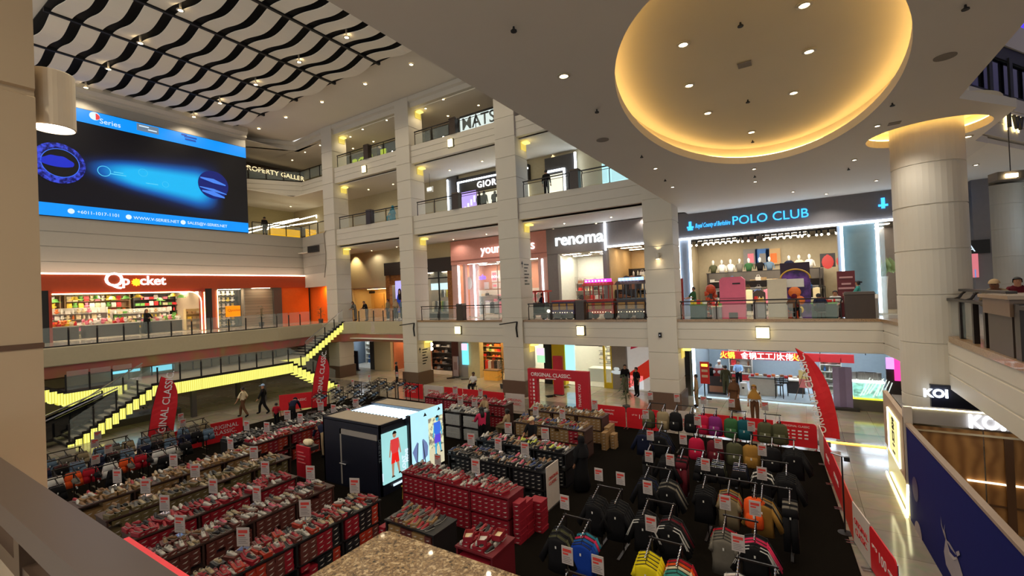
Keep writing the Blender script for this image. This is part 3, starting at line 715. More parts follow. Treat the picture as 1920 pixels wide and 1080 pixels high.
# window display with the orange sign
shelving(-37.95,-37.6,yg+.1,yh-.1,4.6,7.4,6,'dark window shelves of round white toys beside the pale brick wall',['plush_toy'],['white','cream','white','yellow'],'small round white toy on the dark window shelves','toys on the dark window shelves',axis='y',m=SHELFD,pitch=.33)
ceiling_panel_light(-37.45,(yg+yh)/2,7.5,.3,1.6,'slim light panel over the toy shop side window',25)
ceiling_panel_light(-36.8,(yh+yi)/2,7.54,.2,1.4,'slim light panel washing the pale brick wall',12)
o = thing('hanging_sign','square orange sign hung in the toy shop side window','sign',(QX,qy(437,580),5.9))
a1,a2 = ax(423,574,QX-.05),ax(451,593,QX-.05)
wp(MB().box(QX-.08,QX-.04,a1.y,a2.y,a2.z,a1.z),'board',emi('orange_sign',(255,140,10),1.1),o)
text('lettering','Qpocket',.28,mat('sign_ink',(180,60,10),.6),o,wallM(QX-.03,a1.y+.12,(a1.z+a2.z)/2),.003)

# ------------------------------------------------------------------ shops behind the facade
WSTRIP = emi('strip_white',(226,240,255),9); WSTRIP2 = emi('strip_cool',(206,232,255),7)
def fx(px,py=500,Y=28): return ay(px,py,Y).x
def shop(n,x0,x1,z0,z1,depth,wallm,floorm=None,Y=28,light_n=2,ls=20,lc=(255,240,215),tag_='shop',ceilm=None):
    """a room behind the front line: back, sides, floor, ceiling and its light panels"""
    struct(MB().box(x0,x1,Y+depth,Y+depth+.1,z0,z1).obj('wall_%s_back' % n,wallm))
    for x in (x0,x1-.08): struct(MB().box(x,x+.08,Y+.1,Y+depth,z0,z1).obj('wall_%s_side' % n,wallm))
    struct(MB().box(x0,x1,Y,Y+depth,z1,z1+.08).obj('ceiling_%s' % n,ceilm or CREAM2))
    struct(MB().box(x0,x1,Y+.02,Y+depth,z0,z0+.03).obj('floor_%s' % n,floorm or mat('shop_floor',(210,200,184),.2)))
    for i in range(light_n):
        for j in range(2):
            t = ceiling_panel_light(x0+(x1-x0)*(i+.5)/light_n,Y+depth*(.3+.4*j),z1,(x1-x0)/light_n*.6,.35,'long light panel in the ceiling of the %s' % tag_,ls,lc); t['group'] = 'light panels of the %s' % tag_
def board(x0,x1,z0,z1,m,label,Y=28,th=.35,name='shop_sign'):
    t = thing(name,label,'shop sign',((x0+x1)/2,Y,z0))
    wp(MB().box(x0,x1,Y-th,Y,z0,z1),'sign_board',m,t); return t
def bar(x,y,z0,z1,r=.04,m=None,parent=None,name='light_strip'): return wp(MB().box(x-r,x+r,y-r,y+r,z0,z1),name,m or WSTRIP,parent)

# restroom corner
struct(MB().box(-38,-30.9,28,28.15,7.3,10.6).obj('wall_restroom_upper',BEIGE))
struct(MB().box(-38,-35.6,28,30.2,4.5,7.3).obj('wall_restroom_left',BEIGE))
struct(MB().box(-35.6,-30.9,30.2,30.3,4.5,7.3).obj('wall_restroom_back',mat('restroom_back',(222,186,120),.6)))
struct(MB().box(-35.6,-30.9,28.1,30.2,7.2,7.3).obj('ceiling_restroom',CREAM2))
t = ceiling_panel_light(-33.4,29.2,7.2,2.5,.5,'warm light panel above the rest room doors',14,(255,205,130))
for i,(x,lab) in enumerate(((-34.4,'wide tan rest room door by the stair head'),(-32.0,'narrow tan rest room door beside the blue poster shop'))):
    d = struct(MB().box(x-.7+.2*i,x+.7-.2*i,30.1,30.2,4.5,6.75).obj('door_%d' % (i+1),mat('tan_door',(206,160,90),.5)),lab)
    MB().box(x+.45-.2*i,x+.5-.2*i,30.06,30.1,5.4,5.6).obj('door_handle',CHROME,d)
t = thing('direction_sign','small dark direction sign hung above the rest room doors','sign',(-33.9,28.9,6.75)); wp(MB().box(-34.3,-33.5,28.88,28.92,6.78,7.0),'plate',mat('sign_dark',(70,58,50),.5),t); wp(MB().tube((-33.9,28.9,7.0),(-33.9,28.9,7.2),.01),'rod',DARK,t)
light('lamp','SPOT',220,(1,.82,.5),t,(-1.0,-1.6,3.7),.1,1.6,rot=(math.radians(25),0,0))
# dark shop with orange brick piers
xA,xB = -30.9,-23.15
struct(MB().box(xA,xB,28,28.15,9.35,10.6).obj('wall_dark_shop_upper',BEIGE))
t = board(xA,xB,8.25,9.35,mat('dark_board',(46,36,30),.5),'plain dark brown fascia above the window with the blue poster',Y=28.1)
OBR = bpy.data.materials.new('orange_brick'); OBR.use_nodes = True; n_,l_ = nodes_of(OBR); br = n_.new('ShaderNodeTexBrick'); tc = n_.new('ShaderNodeTexCoord'); mp = n_.new('ShaderNodeMapping'); mp.inputs['Rotation'].default_value = (PI/2,0,0)
l_.new(tc.outputs['Object'],mp.inputs[0]); l_.new(mp.outputs[0],br.inputs[0]); br.inputs['Scale'].default_value = 3; br.inputs['Color1'].default_value = lin((176,112,50)); br.inputs['Color2'].default_value = lin((140,84,38)); br.inputs['Mortar'].default_value = lin((90,60,36)); l_.new(br.outputs[0],n_['Principled BSDF'].inputs['Base Color'])
for a,b in ((xA+.1,xA+.55),(fx(841),fx(850))): struct(MB().box(a,b,27.8,28.1,4.5,8.25).obj('wall_brick_pier',OBR))
struct(MB().box(-30.3,-29.0,27.95,28.1,7.4,8.25).obj('wall_brick_infill',OBR))
sf = thing('shopfront','black framed glass front of the brick-pier clothes shop','shopfront',(-27,28,4.5))
for x in (-28.2,-26.4,fx(822),fx(840)): wp(MB().box(x-.05,x+.05,27.95,28.05,4.5,8.25),'mullion',BLACK,sf)
wp(MB().box(-28.2,fx(840),27.96,28.04,7.7,7.8),'transom',BLACK,sf); wp(MB().box(-28.2,fx(840),27.9,28.1,4.5,4.85),'plinth',BLACK,sf)
wp(MB().box(-28.2,fx(840),27.99,28.01,4.85,8.25),'glass_pane',GLASS,sf)
shop('dark_shop',xA,xB,4.5,8.3,3.5,mat('dark_shop_wall',(130,120,100),.6),light_n=3,ls=16,tag_='brick-pier clothes shop')
pst = thing('poster','lit lavender poster of a long-haired figure in a blue jacket','poster',(-29.8,27.9,4.9))
a,b = ay(741,527,27.9),ay(757,586,27.9)
wp(MB().box(a.x,b.x+.25,27.88,27.95,b.z,a.z),'light_box',emi('lavender',(170,160,235),1.3),pst)
mb = MB(); cx,cz = (a.x+b.x)/2+.1,b.z; mb.loft([[(cx+w*s_,27.86,cz+h) for s_ in (-1,1)] for w,h in ((.3,0),(.42,.5),(.45,1.0),(.3,1.5),(.12,1.62))],closed=False,cap=False); wp(mb,'printed_jacket',emi('print_blue',(24,50,140),.8),pst)
mb = MB(); mb.loft([[(cx+w*s_,27.84,cz+h) for s_ in (-1,1)] for w,h in ((.16,1.1),(.22,1.6),(.16,2.0),(.05,2.08))],closed=False,cap=False); wp(mb,'printed_hair',mat('print_hair',(30,20,24),.6),pst)
mb = MB(); mb.loft([[(cx+w*s_,27.82,cz+h) for s_ in (-1,1)] for w,h in ((.04,1.6),(.09,1.72),(.09,1.85),(.04,1.95))],closed=False,cap=False); wp(mb,'printed_face',mat('print_face',(210,170,150),.6),pst)
for i in range(7):
    for k in range(2): goods('hanging_garment',['cream','black','white','yellow','green','grey','white'][i],(fx(808)-.9+.25*i,29.2+.9*k,4.95+1.2*k),0,'garment hung in the window of the brick-pier clothes shop','garments in the brick-pier shop window')
t = thing('hanging_sign','pale lit sign board inside the brick-pier clothes shop','sign',(fx(815),29,7.0)); wp(MB().box(fx(807,500,29),fx(838,500,29),28.98,29.02,6.8,7.35),'board',emi('pale_sign',(190,225,230),1.6),t)
wp(MB().box(fx(807,500,29),fx(838,500,29),28.97,29.03,7.36,8.3),'hanger',mat('grey_panel',(150,146,130),.6),t)

# pink shop
xA,xB = -23.15,-14.6
PK = mat('pink_board',(214,146,130),.5)
t = board(xA,xB,8.65,10.5,PK,'dusty pink shop fascia with white script lettering youngh')
p = ay(901,474,27.6); text('lettering','younghearts',.95,emi('text_white',(255,250,250),2.4),t,facadeM(p.x,27.62,9.3),.03)
wp(MB().box(xA,xB,27.6,27.66,8.95,8.99),'groove',mat('pink_groove',(170,110,100),.5),t)
sf = thing('shopfront','pink framed glass front with upright white light strips','shopfront',(-19,28,4.5))
PKW = mat('pink_wall',(222,176,164),.5)
for a,b in ((xA,fx(862)),(fx(872),fx(876)),(-15.35,-14.62)): wp(MB().box(a,b,27.7,28,4.5,8.65),'pier',PKW,sf)
wp(MB().box(fx(876),fx(892),28.2,28.3,4.5,8.65),'pier',PKW,sf)
for px in (864,893,1021): bar(fx(px),27.72,4.6,8.55,.05,WSTRIP,sf)
wp(MB().box(fx(893)+.1,-15.4,27.98,28.0,4.5,8.6),'glass_pane',GLASS,sf)
for x in (-19.0,-17.2): wp(MB().box(x-.02,x+.02,27.96,28.02,4.5,8.6),'mullion',CHROME,sf)
mb = MB(); c = ay(880,531,28.15); mb.lathe([(.2,0),(.33,0),(.33,.05),(.2,.05)],n=24,M=Matrix.Translation(c) @ Matrix.Rotation(PI/2,4,'X') @ Matrix.Diagonal((.8,1.5,1,1))); wp(mb,'ring_emblem',WHITE,sf)
shop('pink_shop',xA,xB,4.5,8.75,4.0,mat('peach_wall',(214,150,120),.6),light_n=3,ls=24,tag_='pink shop')
t = thing('neon_sign','short violet neon word inside the pink shop','sign',(-20.5,31.2,7.1)); p = ay(896,522,31.2); text('lettering','sale',.55,emi('violet',(90,60,255),4),t,facadeM(p.x,31.2,p.z-.1),.02,off=.015); text('lettering','now',.45,emi('text_white',(255,250,250),5),t,facadeM(p.x+1.4,31.2,p.z-.05),.02)
for i in range(3):
    t = thing('framed_picture',['white framed picture with two dark bottles in the pink shop','small white frame below the violet neon word','low white frame beside the two-bottle picture'][i],'picture',([-16.9,-20.2,-17.2][i],31.8,[6.9,6.0,6.0][i]))
    x,z,w,h = [(-21.7,7.75,1.1,.95),(-23.0,7.0,.8,.6),(-21.7,6.95,1.0,.5)][i]
    wp(MB().box(x-w/2,x+w/2,31.85,31.95,z-h/2,z+h/2),'frame',WHITE,t); wp(MB().box(x-w/2+.1,x-.05,31.83,31.86,z-h/2+.15,z+h/2-.15),'print',GC['pink'],t)
shelving(-23.0,-16.6,30.9,31.4,4.55,6.6,4,'long low white shelf at the back of the pink shop',['folded_shirt','handbag','gift_box'],['white','pink','cream','grey','black'],'small folded item on the low shelf of the pink shop','stock on the pink shop shelf',m=SHELFW,pitch=.42)
for i in range(8): goods('hanging_garment',['white','black','grey','pink','white','cream','black','white'][i],(-20.9+.42*i,29.3,4.75),.2,'garment on the rail near the glass of the pink shop','garments near the pink shop glass')
rk = thing('clothes_rail','chrome clothes rail near the glass of the pink shop','clothes rail',(-19,29.3,4.53)); wp(MB().tube((-21.2,29.3,5.7),(-17.5,29.3,5.7),.02),'rail',CHROME,rk)
for x in (-21.2,-17.5): wp(MB().tube((x,29.3,4.53),(x,29.3,5.7),.02),'post',CHROME,rk)

# renoma
xA,xB = -14.6,-10.35
t = board(xA,xB,8.8,10.5,GREYW,'grey shop fascia with lower case white lettering renoma')
p = ay(1040,458,27.6); text('lettering','renoma',1.12,emi('text_white2',(235,250,255),2.4),t,facadeM(p.x,27.62,9.35),.04,off=.02)
sf = thing('shopfront','grey framed front of the white shop under the renoma board','shopfront',(-12.5,28,4.5))
for a,b in ((xA,fx(1050)),(fx(1134),xB)): wp(MB().box(a,b,27.7,28.1,4.5,8.8),'pier',GREYW,sf)
bar(xB,27.6,8.75,10.5,.05,WSTRIP,sf)
shop('renoma',xA,xB,4.5,8.85,4.5,mat('white_wall',(236,234,222),.6),light_n=2,ls=34,lc=(255,248,228),tag_='renoma shop')
for i in range(6):
    t = thing('ceiling_ornament','white leaf-like ornament hung from the renoma shop ceiling','ornament',(fx(1062)+.55*i,28.9,8.6),0,'leaf ornaments of the renoma ceiling')
    mb = MB()
    for k in range(7): mb.cbox((fx(1062)+.55*i+RND.uniform(-.2,.2),28.9+RND.uniform(-.4,.4),8.72+RND.uniform(-.06,.06)),(.22,.12,.02),RND.uniform(0,3))
    wp(mb,'leaves',mat('leaf_white',(220,214,200),.5),t)
shelving(-14.5,-11.2,31.9,32.35,4.55,7.3,5,'white back shelves of the renoma shop',['handbag','folded_shirt','hat'],['white','cream','black','red','brown'],'small item on the white back shelves of the renoma shop','stock on the renoma back shelves',m=SHELFW,pitch=.4)
for i in range(6): goods('hanging_garment',['black','brown','red','white','black','cream'][i],(-13.0+.4*i,29.6,5.0),.3,'garment on the rail in the middle of the renoma shop','garments in the renoma shop')
rk = thing('clothes_rail','black clothes rail in the middle of the renoma shop','clothes rail',(-12,29.6,4.53)); wp(MB().tube((-13.3,29.6,5.92),(-10.9,29.6,5.92),.02),'rail',BLACK,rk)
for x in (-13.3,-10.9): wp(MB().tube((x,29.6,4.53),(x,29.6,5.92),.02),'post',BLACK,rk)

# the next grey shop, half behind the pillar
xA,xB = -10.35,-5.95
t = board(xA+.05,xB,8.95,10.5,GREYW,'plain grey fascia edged below with a white light line, beside the renoma board')
wp(MB().box(xA+.05,xB,27.58,27.66,8.9,9.0),'light_strip',WSTRIP,t)
shop('grey_shop',xA,xB,4.5,8.95,4.5,mat('tan_wall',(206,178,134),.6),light_n=2,ls=16,lc=(255,226,180),tag_='tan-walled shop',ceilm=DKC)
for i in range(5): goods('hanging_garment',['black','brown','black','cream','red'][i],(-9.7+.4*i,29.5,6.2),.2,'garment on the high rail of the tan-walled shop','garments of the tan-walled shop')
shelving(-10.2,-8.9,28.6,29.2,4.55,6.2,3,'dark display unit under the garments of the tan-walled shop',['handbag','folded_shirt','gift_box'],['brown','tan','black'],'small leather item on the dark unit of the tan-walled shop','items on the dark unit',m=SHELFD)
shelving(-9.9,-8.4,30.6,31.1,4.55,7.6,6,'dark shelf tower behind the train in the tan-walled shop',['handbag','bottle'],['brown','tan','white'],'small item on the dark shelf tower of the tan-walled shop','items on the dark shelf tower',m=SHELFD)

# polo club shop
xA,xB = -5.9,4.6
POLG = mat('polo_grey',(112,108,110),.55)
t = board(xA,4.6,9.0,10.5,POLG,'long grey shop fascia with blue glowing POLO CLUB lettering')
NEON = emi('neon_blue',(60,170,255),2)
p = ay(1372,420,27.6); text('lettering','POLO CLUB',.66,NEON,t,facadeM(p.x,27.62,9.52),.03)
p = ay(1303,425,27.6); text('lettering','Royal County of Berkshire',.36,NEON,t,facadeM(p.x,27.62,9.56),.02,shear=.4,sx=.47)
p = ay(1294,423,27.6); mb = MB(); mb.cbox((p.x,27.6,9.7),(.14,.04,.5)); mb.cbox((p.x,27.6,9.62),(.36,.04,.1)); mb.cbox((p.x,27.6,9.5),(.28,.04,.1)); wp(mb,'emblem',NEON,t)
p = ay(1656,386,27.6); mb = MB(); mb.cbox((p.x,27.6,9.8),(.14,.04,.5)); mb.cbox((p.x,27.6,9.7),(.36,.04,.1)); wp(mb,'emblem',NEON,t); text('lettering','Royal County of Berkshire',.38,NEON,t,facadeM(p.x+.35,27.62,9.62),.02,shear=.4,off=.008,sx=.62)
wp(MB().box(xA,4.6,27.56,27.66,8.93,9.03),'light_strip',WSTRIP,t)
sf = thing('shopfront','wide glass front of the polo shop with upright white light strips','shopfront',(-1,28,4.5))
wp(MB().box(fx(1276),fx(1296),27.75,28.1,4.5,8.95),'pier',mat('blue_grey_pier',(120,124,132),.4),sf)
for px in (1276,1297,1580,1646): bar(fx(px),27.7,4.6,8.95,.055,WSTRIP2,sf)
wp(MB().box(fx(1646),fx(1661),27.96,28.0,4.5,8.95),'glass_pane',GLASS,sf)
MIR = mat('blue_glass_wall',(90,110,112),.12,spec=.8)
wp(MB().box(fx(1582),fx(1643),27.9,28.0,4.5,8.95),'mirror_glass',MIR,sf)
wp(MB().box(fx(1572),fx(1580),27.8,28.1,4.5,8.95),'pier',mat('blue_grey_pier',(120,124,132),.4),sf)
shop('polo',xA,xB,4.5,9.0,5.2,mat('polo_wall',(176,162,134),.6),floorm=mat('polo_floor',(170,160,140),.25),light_n=3,ls=20,tag_='polo shop',ceilm=DKC)
# track lights
for k,px in enumerate((1308,1340,1373,1405,1446,1484,1518,1555)):
    c = ay(px,452-k*2.6,29.2); z = 8.85
    t = thing('track_light','cluster of small white track lamps under the polo shop ceiling','ceiling light',(c.x,29.2,9.0),0,'track lamps of the polo shop')
    wp(MB().box(c.x-.5,c.x+.5,29.17,29.23,8.93,9.0),'track',BLACK,t)
    for q_ in (-.35,-.05,.3):
        m_ = MB(); m_.tube((c.x+q_,29.2,8.93),(c.x+q_,29.1,8.72),.05); wp(m_,'lamp_head',BLACK,t)
        m_ = MB(); m_.ball((c.x+q_,29.07,8.68),.06,6,4); wp(m_,'bulb',LENSW,t)
    light('lamp','SPOT',90,(1,.9,.72),t,(0,0,-.4),.1,2.0,rot=(math.radians(25),0,0))
shelving(-5.2,1.2,32.4,33.0,4.55,7.0,4,'wall of dark shelves with folded shirts along the back of the polo shop',['folded_shirt','handbag','gift_box'],['white','grey','white','tan','cream','blue'],'folded shirt or bag on the dark back shelves of the polo shop','stock on the polo shop back shelves',m=mat('shelf_grey',(104,96,88),.5),pitch=.3)
for i in range(12): goods('hanging_garment',['grey','black','white','green','cream','blue','pink','black','white','brown','grey','cream'][i],(-4.7+.5*i,31.6,4.98),.1*(i % 3),'garment on the long rail inside the polo shop','garments on the polo shop rail')
rk = thing('clothes_rail','long black clothes rail inside the polo shop','clothes rail',(-2,31.6,4.53)); wp(MB().tube((-5,31.6,5.92),(1.2,31.6,5.92),.02),'rail',BLACK,rk)
for x in (-5,-2,1.2): wp(MB().tube((x,31.6,4.53),(x,31.6,5.92),.02),'post',BLACK,rk)
for i,(px,c0,c1) in enumerate(((1405,'grey','pink'),(1428,'blue','grey'),(1449,'tan','orange'))):
    c = ay(px,492,32.2); t = thing('poster',['grey fashion poster above the polo shop shelves','blue-green fashion poster above the polo shop shelves','sand coloured fashion poster above the polo shop shelves'][i],'poster',(c.x,32.2,c.z-.6))
    wp(MB().box(c.x-.4,c.x+.4,33.05,33.2,c.z-.1,c.z+.9),'print',GC[c0],t); wp(MB().box(c.x-.15,c.x+.2,33.02,33.05,c.z,c.z+.6),'printed_figure',GC[c1],t)
t = thing('poster','dark poster with two red figures at the far side of the polo shop','poster',(0.9,31,6.9)); a,b = ay(1537,476,31),ay(1567,500,31)
wp(MB().box(a.x,b.x,31,31.05,b.z,a.z),'print',GC['black'],t)
for k in (0,1): mb = MB(); mb.ball((a.x+.35+.62*k,30.97,(a.z+b.z)/2-.1),.28-.05*k,10,6,(1,.1,1.4)); mb.ball((a.x+.35+.62*k,30.97,a.z-.18),.1,8,5,(1,.3,1.2)); wp(mb,'printed_figure',emi('red_fig',(235,70,60),.8),t)
# ------------------------------------------------------------------ railings of the facade galleries
BOXM = mat('post_box',(62,50,42),.4)
def railing(x0,x1,y,z,label,h=.98,scroll=True):
    t = thing('railing',label,'railing',((x0+x1)/2,y,z))
    wp(MB().box(x0,x1,y-.035,y+.035,z+h-.06,z+h),'top_rail',DARK,t)
    wp(MB().box(x0+.1,x1-.1,y-.015,y+.015,z+h-.2,z+h-.17),'lower_rail',DARK,t)
    n = max(1,round((x1-x0)/1.5)); w = (x1-x0)/n
    for i in range(n+1):
        x = x0+.04+(x1-x0-.08)*i/n
        mb = MB(); mb.path([(x,y,z),(x,y,z+.7),(x+.05,y-.03,z+.85),(x,y,z+h-.05)],.028,6); mb.box(x-.05,x+.05,y-.05,y+.05,z,z+.03); wp(mb,'post',DARK,t)
    for i in range(n):
        a = x0+.12+w*i; wp(MB().box(a,x0+w*(i+1)-.12,y-.006,y+.006,z+.08,z+h-.22),'glass_pane',GLASS,t)
    return t
def postbox(x,y,z,label,w=.5,h=1.1,m=None):
    t = thing('planter_box',label,'planter box',(x,y,z)); wp(MB().loft([[(x-w/2,y-.2,z),(x+w/2,y-.2,z),(x+w/2,y+.2,z),(x-w/2,y+.2,z)],[(x-w/2,y-.2,z+h*.9),(x+w/2,y-.2,z+h*.9),(x+w/2,y+.2,z+h*.9),(x-w/2,y+.2,z+h*.9)]]),'body',m or BOXM,t)
    wp(MB().loft([[(x-w/2-.03,y-.23,z+h*.9),(x+w/2+.03,y-.23,z+h*.9),(x+w/2+.03,y+.23,z+h*.9),(x-w/2-.03,y+.23,z+h*.9)],[(x-w/2+.02,y-.2,z+h),(x+w/2-.02,y-.2,z+h),(x+w/2-.02,y+.2,z+h),(x-w/2+.02,y+.2,z+h)]]),'cap',m or BOXM,t); return t
BAYS = [(-31.5,-24.35),(-22.9,-15.7),(-14.15,-6.75)]
LV = {4.62: 'second',12.0: 'third',17.0: 'top'}
for z in (4.62,12.0,17.0):
    for bi,(a,b) in enumerate(BAYS):
        if z == 4.62 and bi == 0: continue
        m = (-27.6,-19.05,-10.45)[bi]
        nb = ['bay beside the corner pillar','bay between the tall pillars','bay next to the grey soffit'][bi] if z > 5 else ['','bay before the pink shop','bay before the renoma shop'][bi]
        railing(a+.25,m-.35,23.6,z,'dark railing with glass panes on the %s floor, near half of the %s' % (LV[z],nb) if 0 else 'dark glass %s floor railing, first half of the %s' % (LV[z],nb))
        railing(m+.35,b-.05,23.6,z,'dark glass %s floor railing, second half of the %s' % (LV[z],nb))
        postbox(m,23.62,z,'dark box post splitting the %s floor railing in the %s' % (LV[z],nb))
railing(-5.1,1.45,23.6,4.62,'low dark railing with wide panes before the polo shop',.9)
postbox(2.05,23.75,4.62,'broad brown counter box at the end of the railing by the round column',1.0,1.12)
# corner galleries
for z,pts,nm in ((12.0,[(-37.4,19.9),(-37.35,24.2),(-33,23.65)],'third'),(17.0,[(-41,18.6),(-37.4,24.3),(-33,24.2)],'top')):
    for k in range(2):
        a,b = Vector(pts[k]),Vector(pts[k+1]); L = (b-a).length
        t = thing('railing','dark glass railing of the %s floor corner, %s' % (nm,['side next to the screen','side next to the corner pillar'][k]),'railing',(a.x,a.y,z),math.atan2((b-a).y,(b-a).x))
        n = max(2,round(L/1.4))
        MB().box(0,L,-.03,.03,.92,.98).obj('top_rail',DARK,t)
        for i in range(n+1): MB().box(L*i/n-.03,L*i/n+.03,-.03,.03,0,.93).obj('post',DARK,t)
        for i in range(n): MB().box(L*i/n+.06,L*(i+1)/n-.06,-.006,.006,.08,.86).obj('glass_pane',GLASS,t)
# black glass fronts of the top floor
DG = mat('dark_glass',(14,15,18),.08,spec=.8)
for a,b,lb in ((-28.0,-24.4,'black panel front of the top floor shop by the corner pillar'),(-22.8,-19.3,'black panel front of the top floor shop beside the mats sign')):
    t = thing('shopfront',lb,'shopfront',((a+b)/2,24.9,17)); wp(MB().box(a,b,24.9,25.0,17,18.45),'dark_panel',DG,t)
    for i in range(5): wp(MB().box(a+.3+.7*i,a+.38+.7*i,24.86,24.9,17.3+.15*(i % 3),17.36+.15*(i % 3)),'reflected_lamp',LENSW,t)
t = thing('shopfront','lime green lit shop window on the top floor by the corner pillar','shopfront',(-29,24.9,17)); LM = emi('lime',(170,190,40),.9)
wp(MB().box(-31.0,-28.6,24.9,24.95,17.0,17.9),'window',LM,t); text('lettering','Tony',.75,BLACK,t,facadeM(-30.6,24.85,17.35),.02,shear=.3); wp(MB().box(-27.5,-26.9,24.8,24.85,17.1,18.0),'sign',LM,t)
t = thing('shop_sign','white lit box sign with black capitals MATS on the top floor','shop sign',(-17.5,24.3,17.0))
a,b = ay(861,243,24.2),ay(931,200,24.2)
wp(MB().box(a.x,-15.7,24.3,24.45,17.12,18.4),'box',BLACK,t); wp(MB().box(a.x+.05,-15.72,24.26,24.3,17.28,18.3),'lit_face',emi('mats_face',(225,240,235),1.1),t)
text('lettering','MATS',1.12,mat('ink',(12,12,12),.5),t,facadeM(a.x+.2,24.24,17.4),.02,off=.008,sx=.98)
# third floor shops
t = board(-22.3,-15.8,14.2,15.3,mat('dark_board2',(34,32,34),.4),'black third floor shop fascia with white capitals GIORDANO',Y=28.0)
wp(MB().box(-22.1,-15.8,27.6,27.66,14.95,15.05),'light_strip',WSTRIP,t); wp(MB().box(-22.15,-22.05,27.58,27.66,12.2,15.05),'light_strip',WSTRIP,t); wp(MB().box(-23.2,-23.1,27.58,27.66,12.2,15.4),'light_strip',WSTRIP,t)
p = ay(893,354,27.5); text('lettering','GIORDANO',.66,emi('text_white',(255,250,250),2.4),t,facadeM(p.x,27.6,14.3),.03,off=.005,space=1.15)
struct(MB().box(-23.3,-22.3,27.7,27.95,12,15.6).obj('wall_dark_pier',DKC))
t = thing('shopfront','bright third floor shop window behind dark silhouettes','shopfront',(-18.5,27.8,12)); wp(MB().box(-20.4,-15.9,27.8,27.85,12.3,13.9),'lit_window',emi('win_cream',(240,236,205),1.5),t)
t = thing('video_screen','violet video screen in the third floor shop window','screen',(-21.2,27.8,12.2)); wp(MB().box(-22.0,-20.5,27.7,27.78,12.3,14.4),'panel',emi('violet_screen',(176,150,230),1.4),t)
for k in range(5): wp(MB().box(-21.9+.3*k,-21.75+.3*k,27.66,27.7,12.5+.2*k,12.8+.25*k),'picture_mark',emi('pale_pix',(240,235,255),1.4),t)
t = thing('shopfront','third floor shop with white light outline beside the soffit edge','shopfront',(-12.5,27.8,12))
wp(MB().box(-14.5,-12.2,27.7,27.9,12,15.4),'dark_wall',DKC,t); wp(MB().box(-14.3,-13.0,27.64,27.7,14.4,14.52),'light_strip',WSTRIP,t); wp(MB().box(-13.1,-12.98,27.64,27.7,12.2,14.5),'light_strip',WSTRIP,t); wp(MB().box(-12.25,-12.13,27.6,27.7,12.2,15.4),'light_strip',WSTRIP,t)
wp(MB().box(-14.4,-13.2,27.66,27.7,12.2,14.2),'lit_window',emi('win_cream',(240,236,205),1.5),t)
wp(MB().box(-10.4,-8.6,27.7,27.8,12.2,14.3),'lit_window',emi('win_teal',(170,220,225),1.3),t); wp(MB().box(-8.2,-4.0,27.7,27.8,12.2,14.0),'lit_window',emi('win_teal2',(190,225,230),1.2),t)
t = thing('exit_sign','small white lit sign hung over the third floor gallery','sign',(-22.8,26,14)); p = ay(806,355,26); wp(MB().box(p.x-.3,p.x+.3,25.95,26.05,p.z-.22,p.z+.2),'box',WHITE,t); wp(MB().box(p.x-.22,p.x+.22,25.92,25.95,p.z-.12,p.z+.12),'lit_face',emi('pale_sign2',(250,250,220),2),t); wp(MB().tube((p.x,26,p.z+.2),(p.x,26,15.65),.01),'rod',DARK,t)
# corner: property gallery sign, yellow counter shop
t = thing('shop_sign','long sign with glowing letters PROPERTY GALLERY on the top floor corner','shop sign',(-42,22,17.9)); 
a,b = ax(452,306,-42.5),ax(563,315,-42.5)
wp(MB().box(-42.6,-42.5,a.y-.5,29.5,a.z-.75,a.z+.25),'sign_board',mat('dark_board',(46,36,30),.5),t)
text('lettering','PROPERTY GALLERY',.62,emi('gold_text',(255,226,170),1.5),t,wallM(-42.44,a.y+.1,a.z-.5),.02,sx=1.15)
struct(MB().box(-44.5,-44.4,18,33,17,19.8).obj('wall_gallery_back',mat('gallery_back',(90,80,58),.6)))
YC = emi('counter_yellow',(240,180,30),.9)
t = thing('shop_counter','yellow counter of the third floor corner shop','counter',(-39.5,24.5,12)); wp(MB().box(-40.3,-39.6,22.9,25.5,12,13.0),'body',YC,t); wp(MB().box(-40.3,-39.6,26.0,27.2,12,13.2),'yellow_case',YC,t); wp(MB().box(-40.4,-39.5,25.5,26.0,12,13.3),'dark_pier',DKC,t)
t = thing('line_light','white light lines over the yellow counter in the third floor corner','ceiling light',(-40,24,13.5))
for (p0,p1) in (((462,437),(600,402)),((462,430),(560,410)),((500,430),(595,415)),((592,404),(604,428))):
    a,b = ax(*p0,-40.6),ax(*p1,-40.6); wp(MB().tube(a,b,.06,6),'light_bar',emi('bar_white',(255,250,225),4),t)
struct(MB().box(-44.5,-44.4,19,33,12,15.7).obj('wall_corner_back',mat('corner_back',(168,156,116),.6)))

# fascia lamps, pillar head lamps, brackets
for px,py,z in ((844,268,16.2),(682,317,16.2),(858,619,3.85),(1088,620,3.85),(1430,624,3.85)):
    c = ay(px,py,23.4); w = .17 if z > 5 else .2
    nm = {844: 'top floor fascia under the mats sign',682: 'top floor fascia near the corner pillar',858: 'white fascia below the pink shop',1088: 'white fascia below the toy train',1430: 'white fascia below the polo shop'}[px]
    t = thing('wall_lamp','small glowing lantern on the '+nm,'wall lamp',(c.x,23.5,c.z-.2))
    for s_ in ((-1,1) if px != 1430 else (-1.6,0,1.6)): wp(MB().box(c.x+s_*w*.55-w*.42,c.x+s_*w*.55+w*.42,23.34,23.46,c.z-.24,c.z+.24),'glass_shade',emi('lantern',(255,232,160),3.5),t)
    wp(MB().box(c.x-w-.08,c.x+w+.08,23.46,23.5,c.z-.28,c.z+.28),'back_plate',DARK,t)
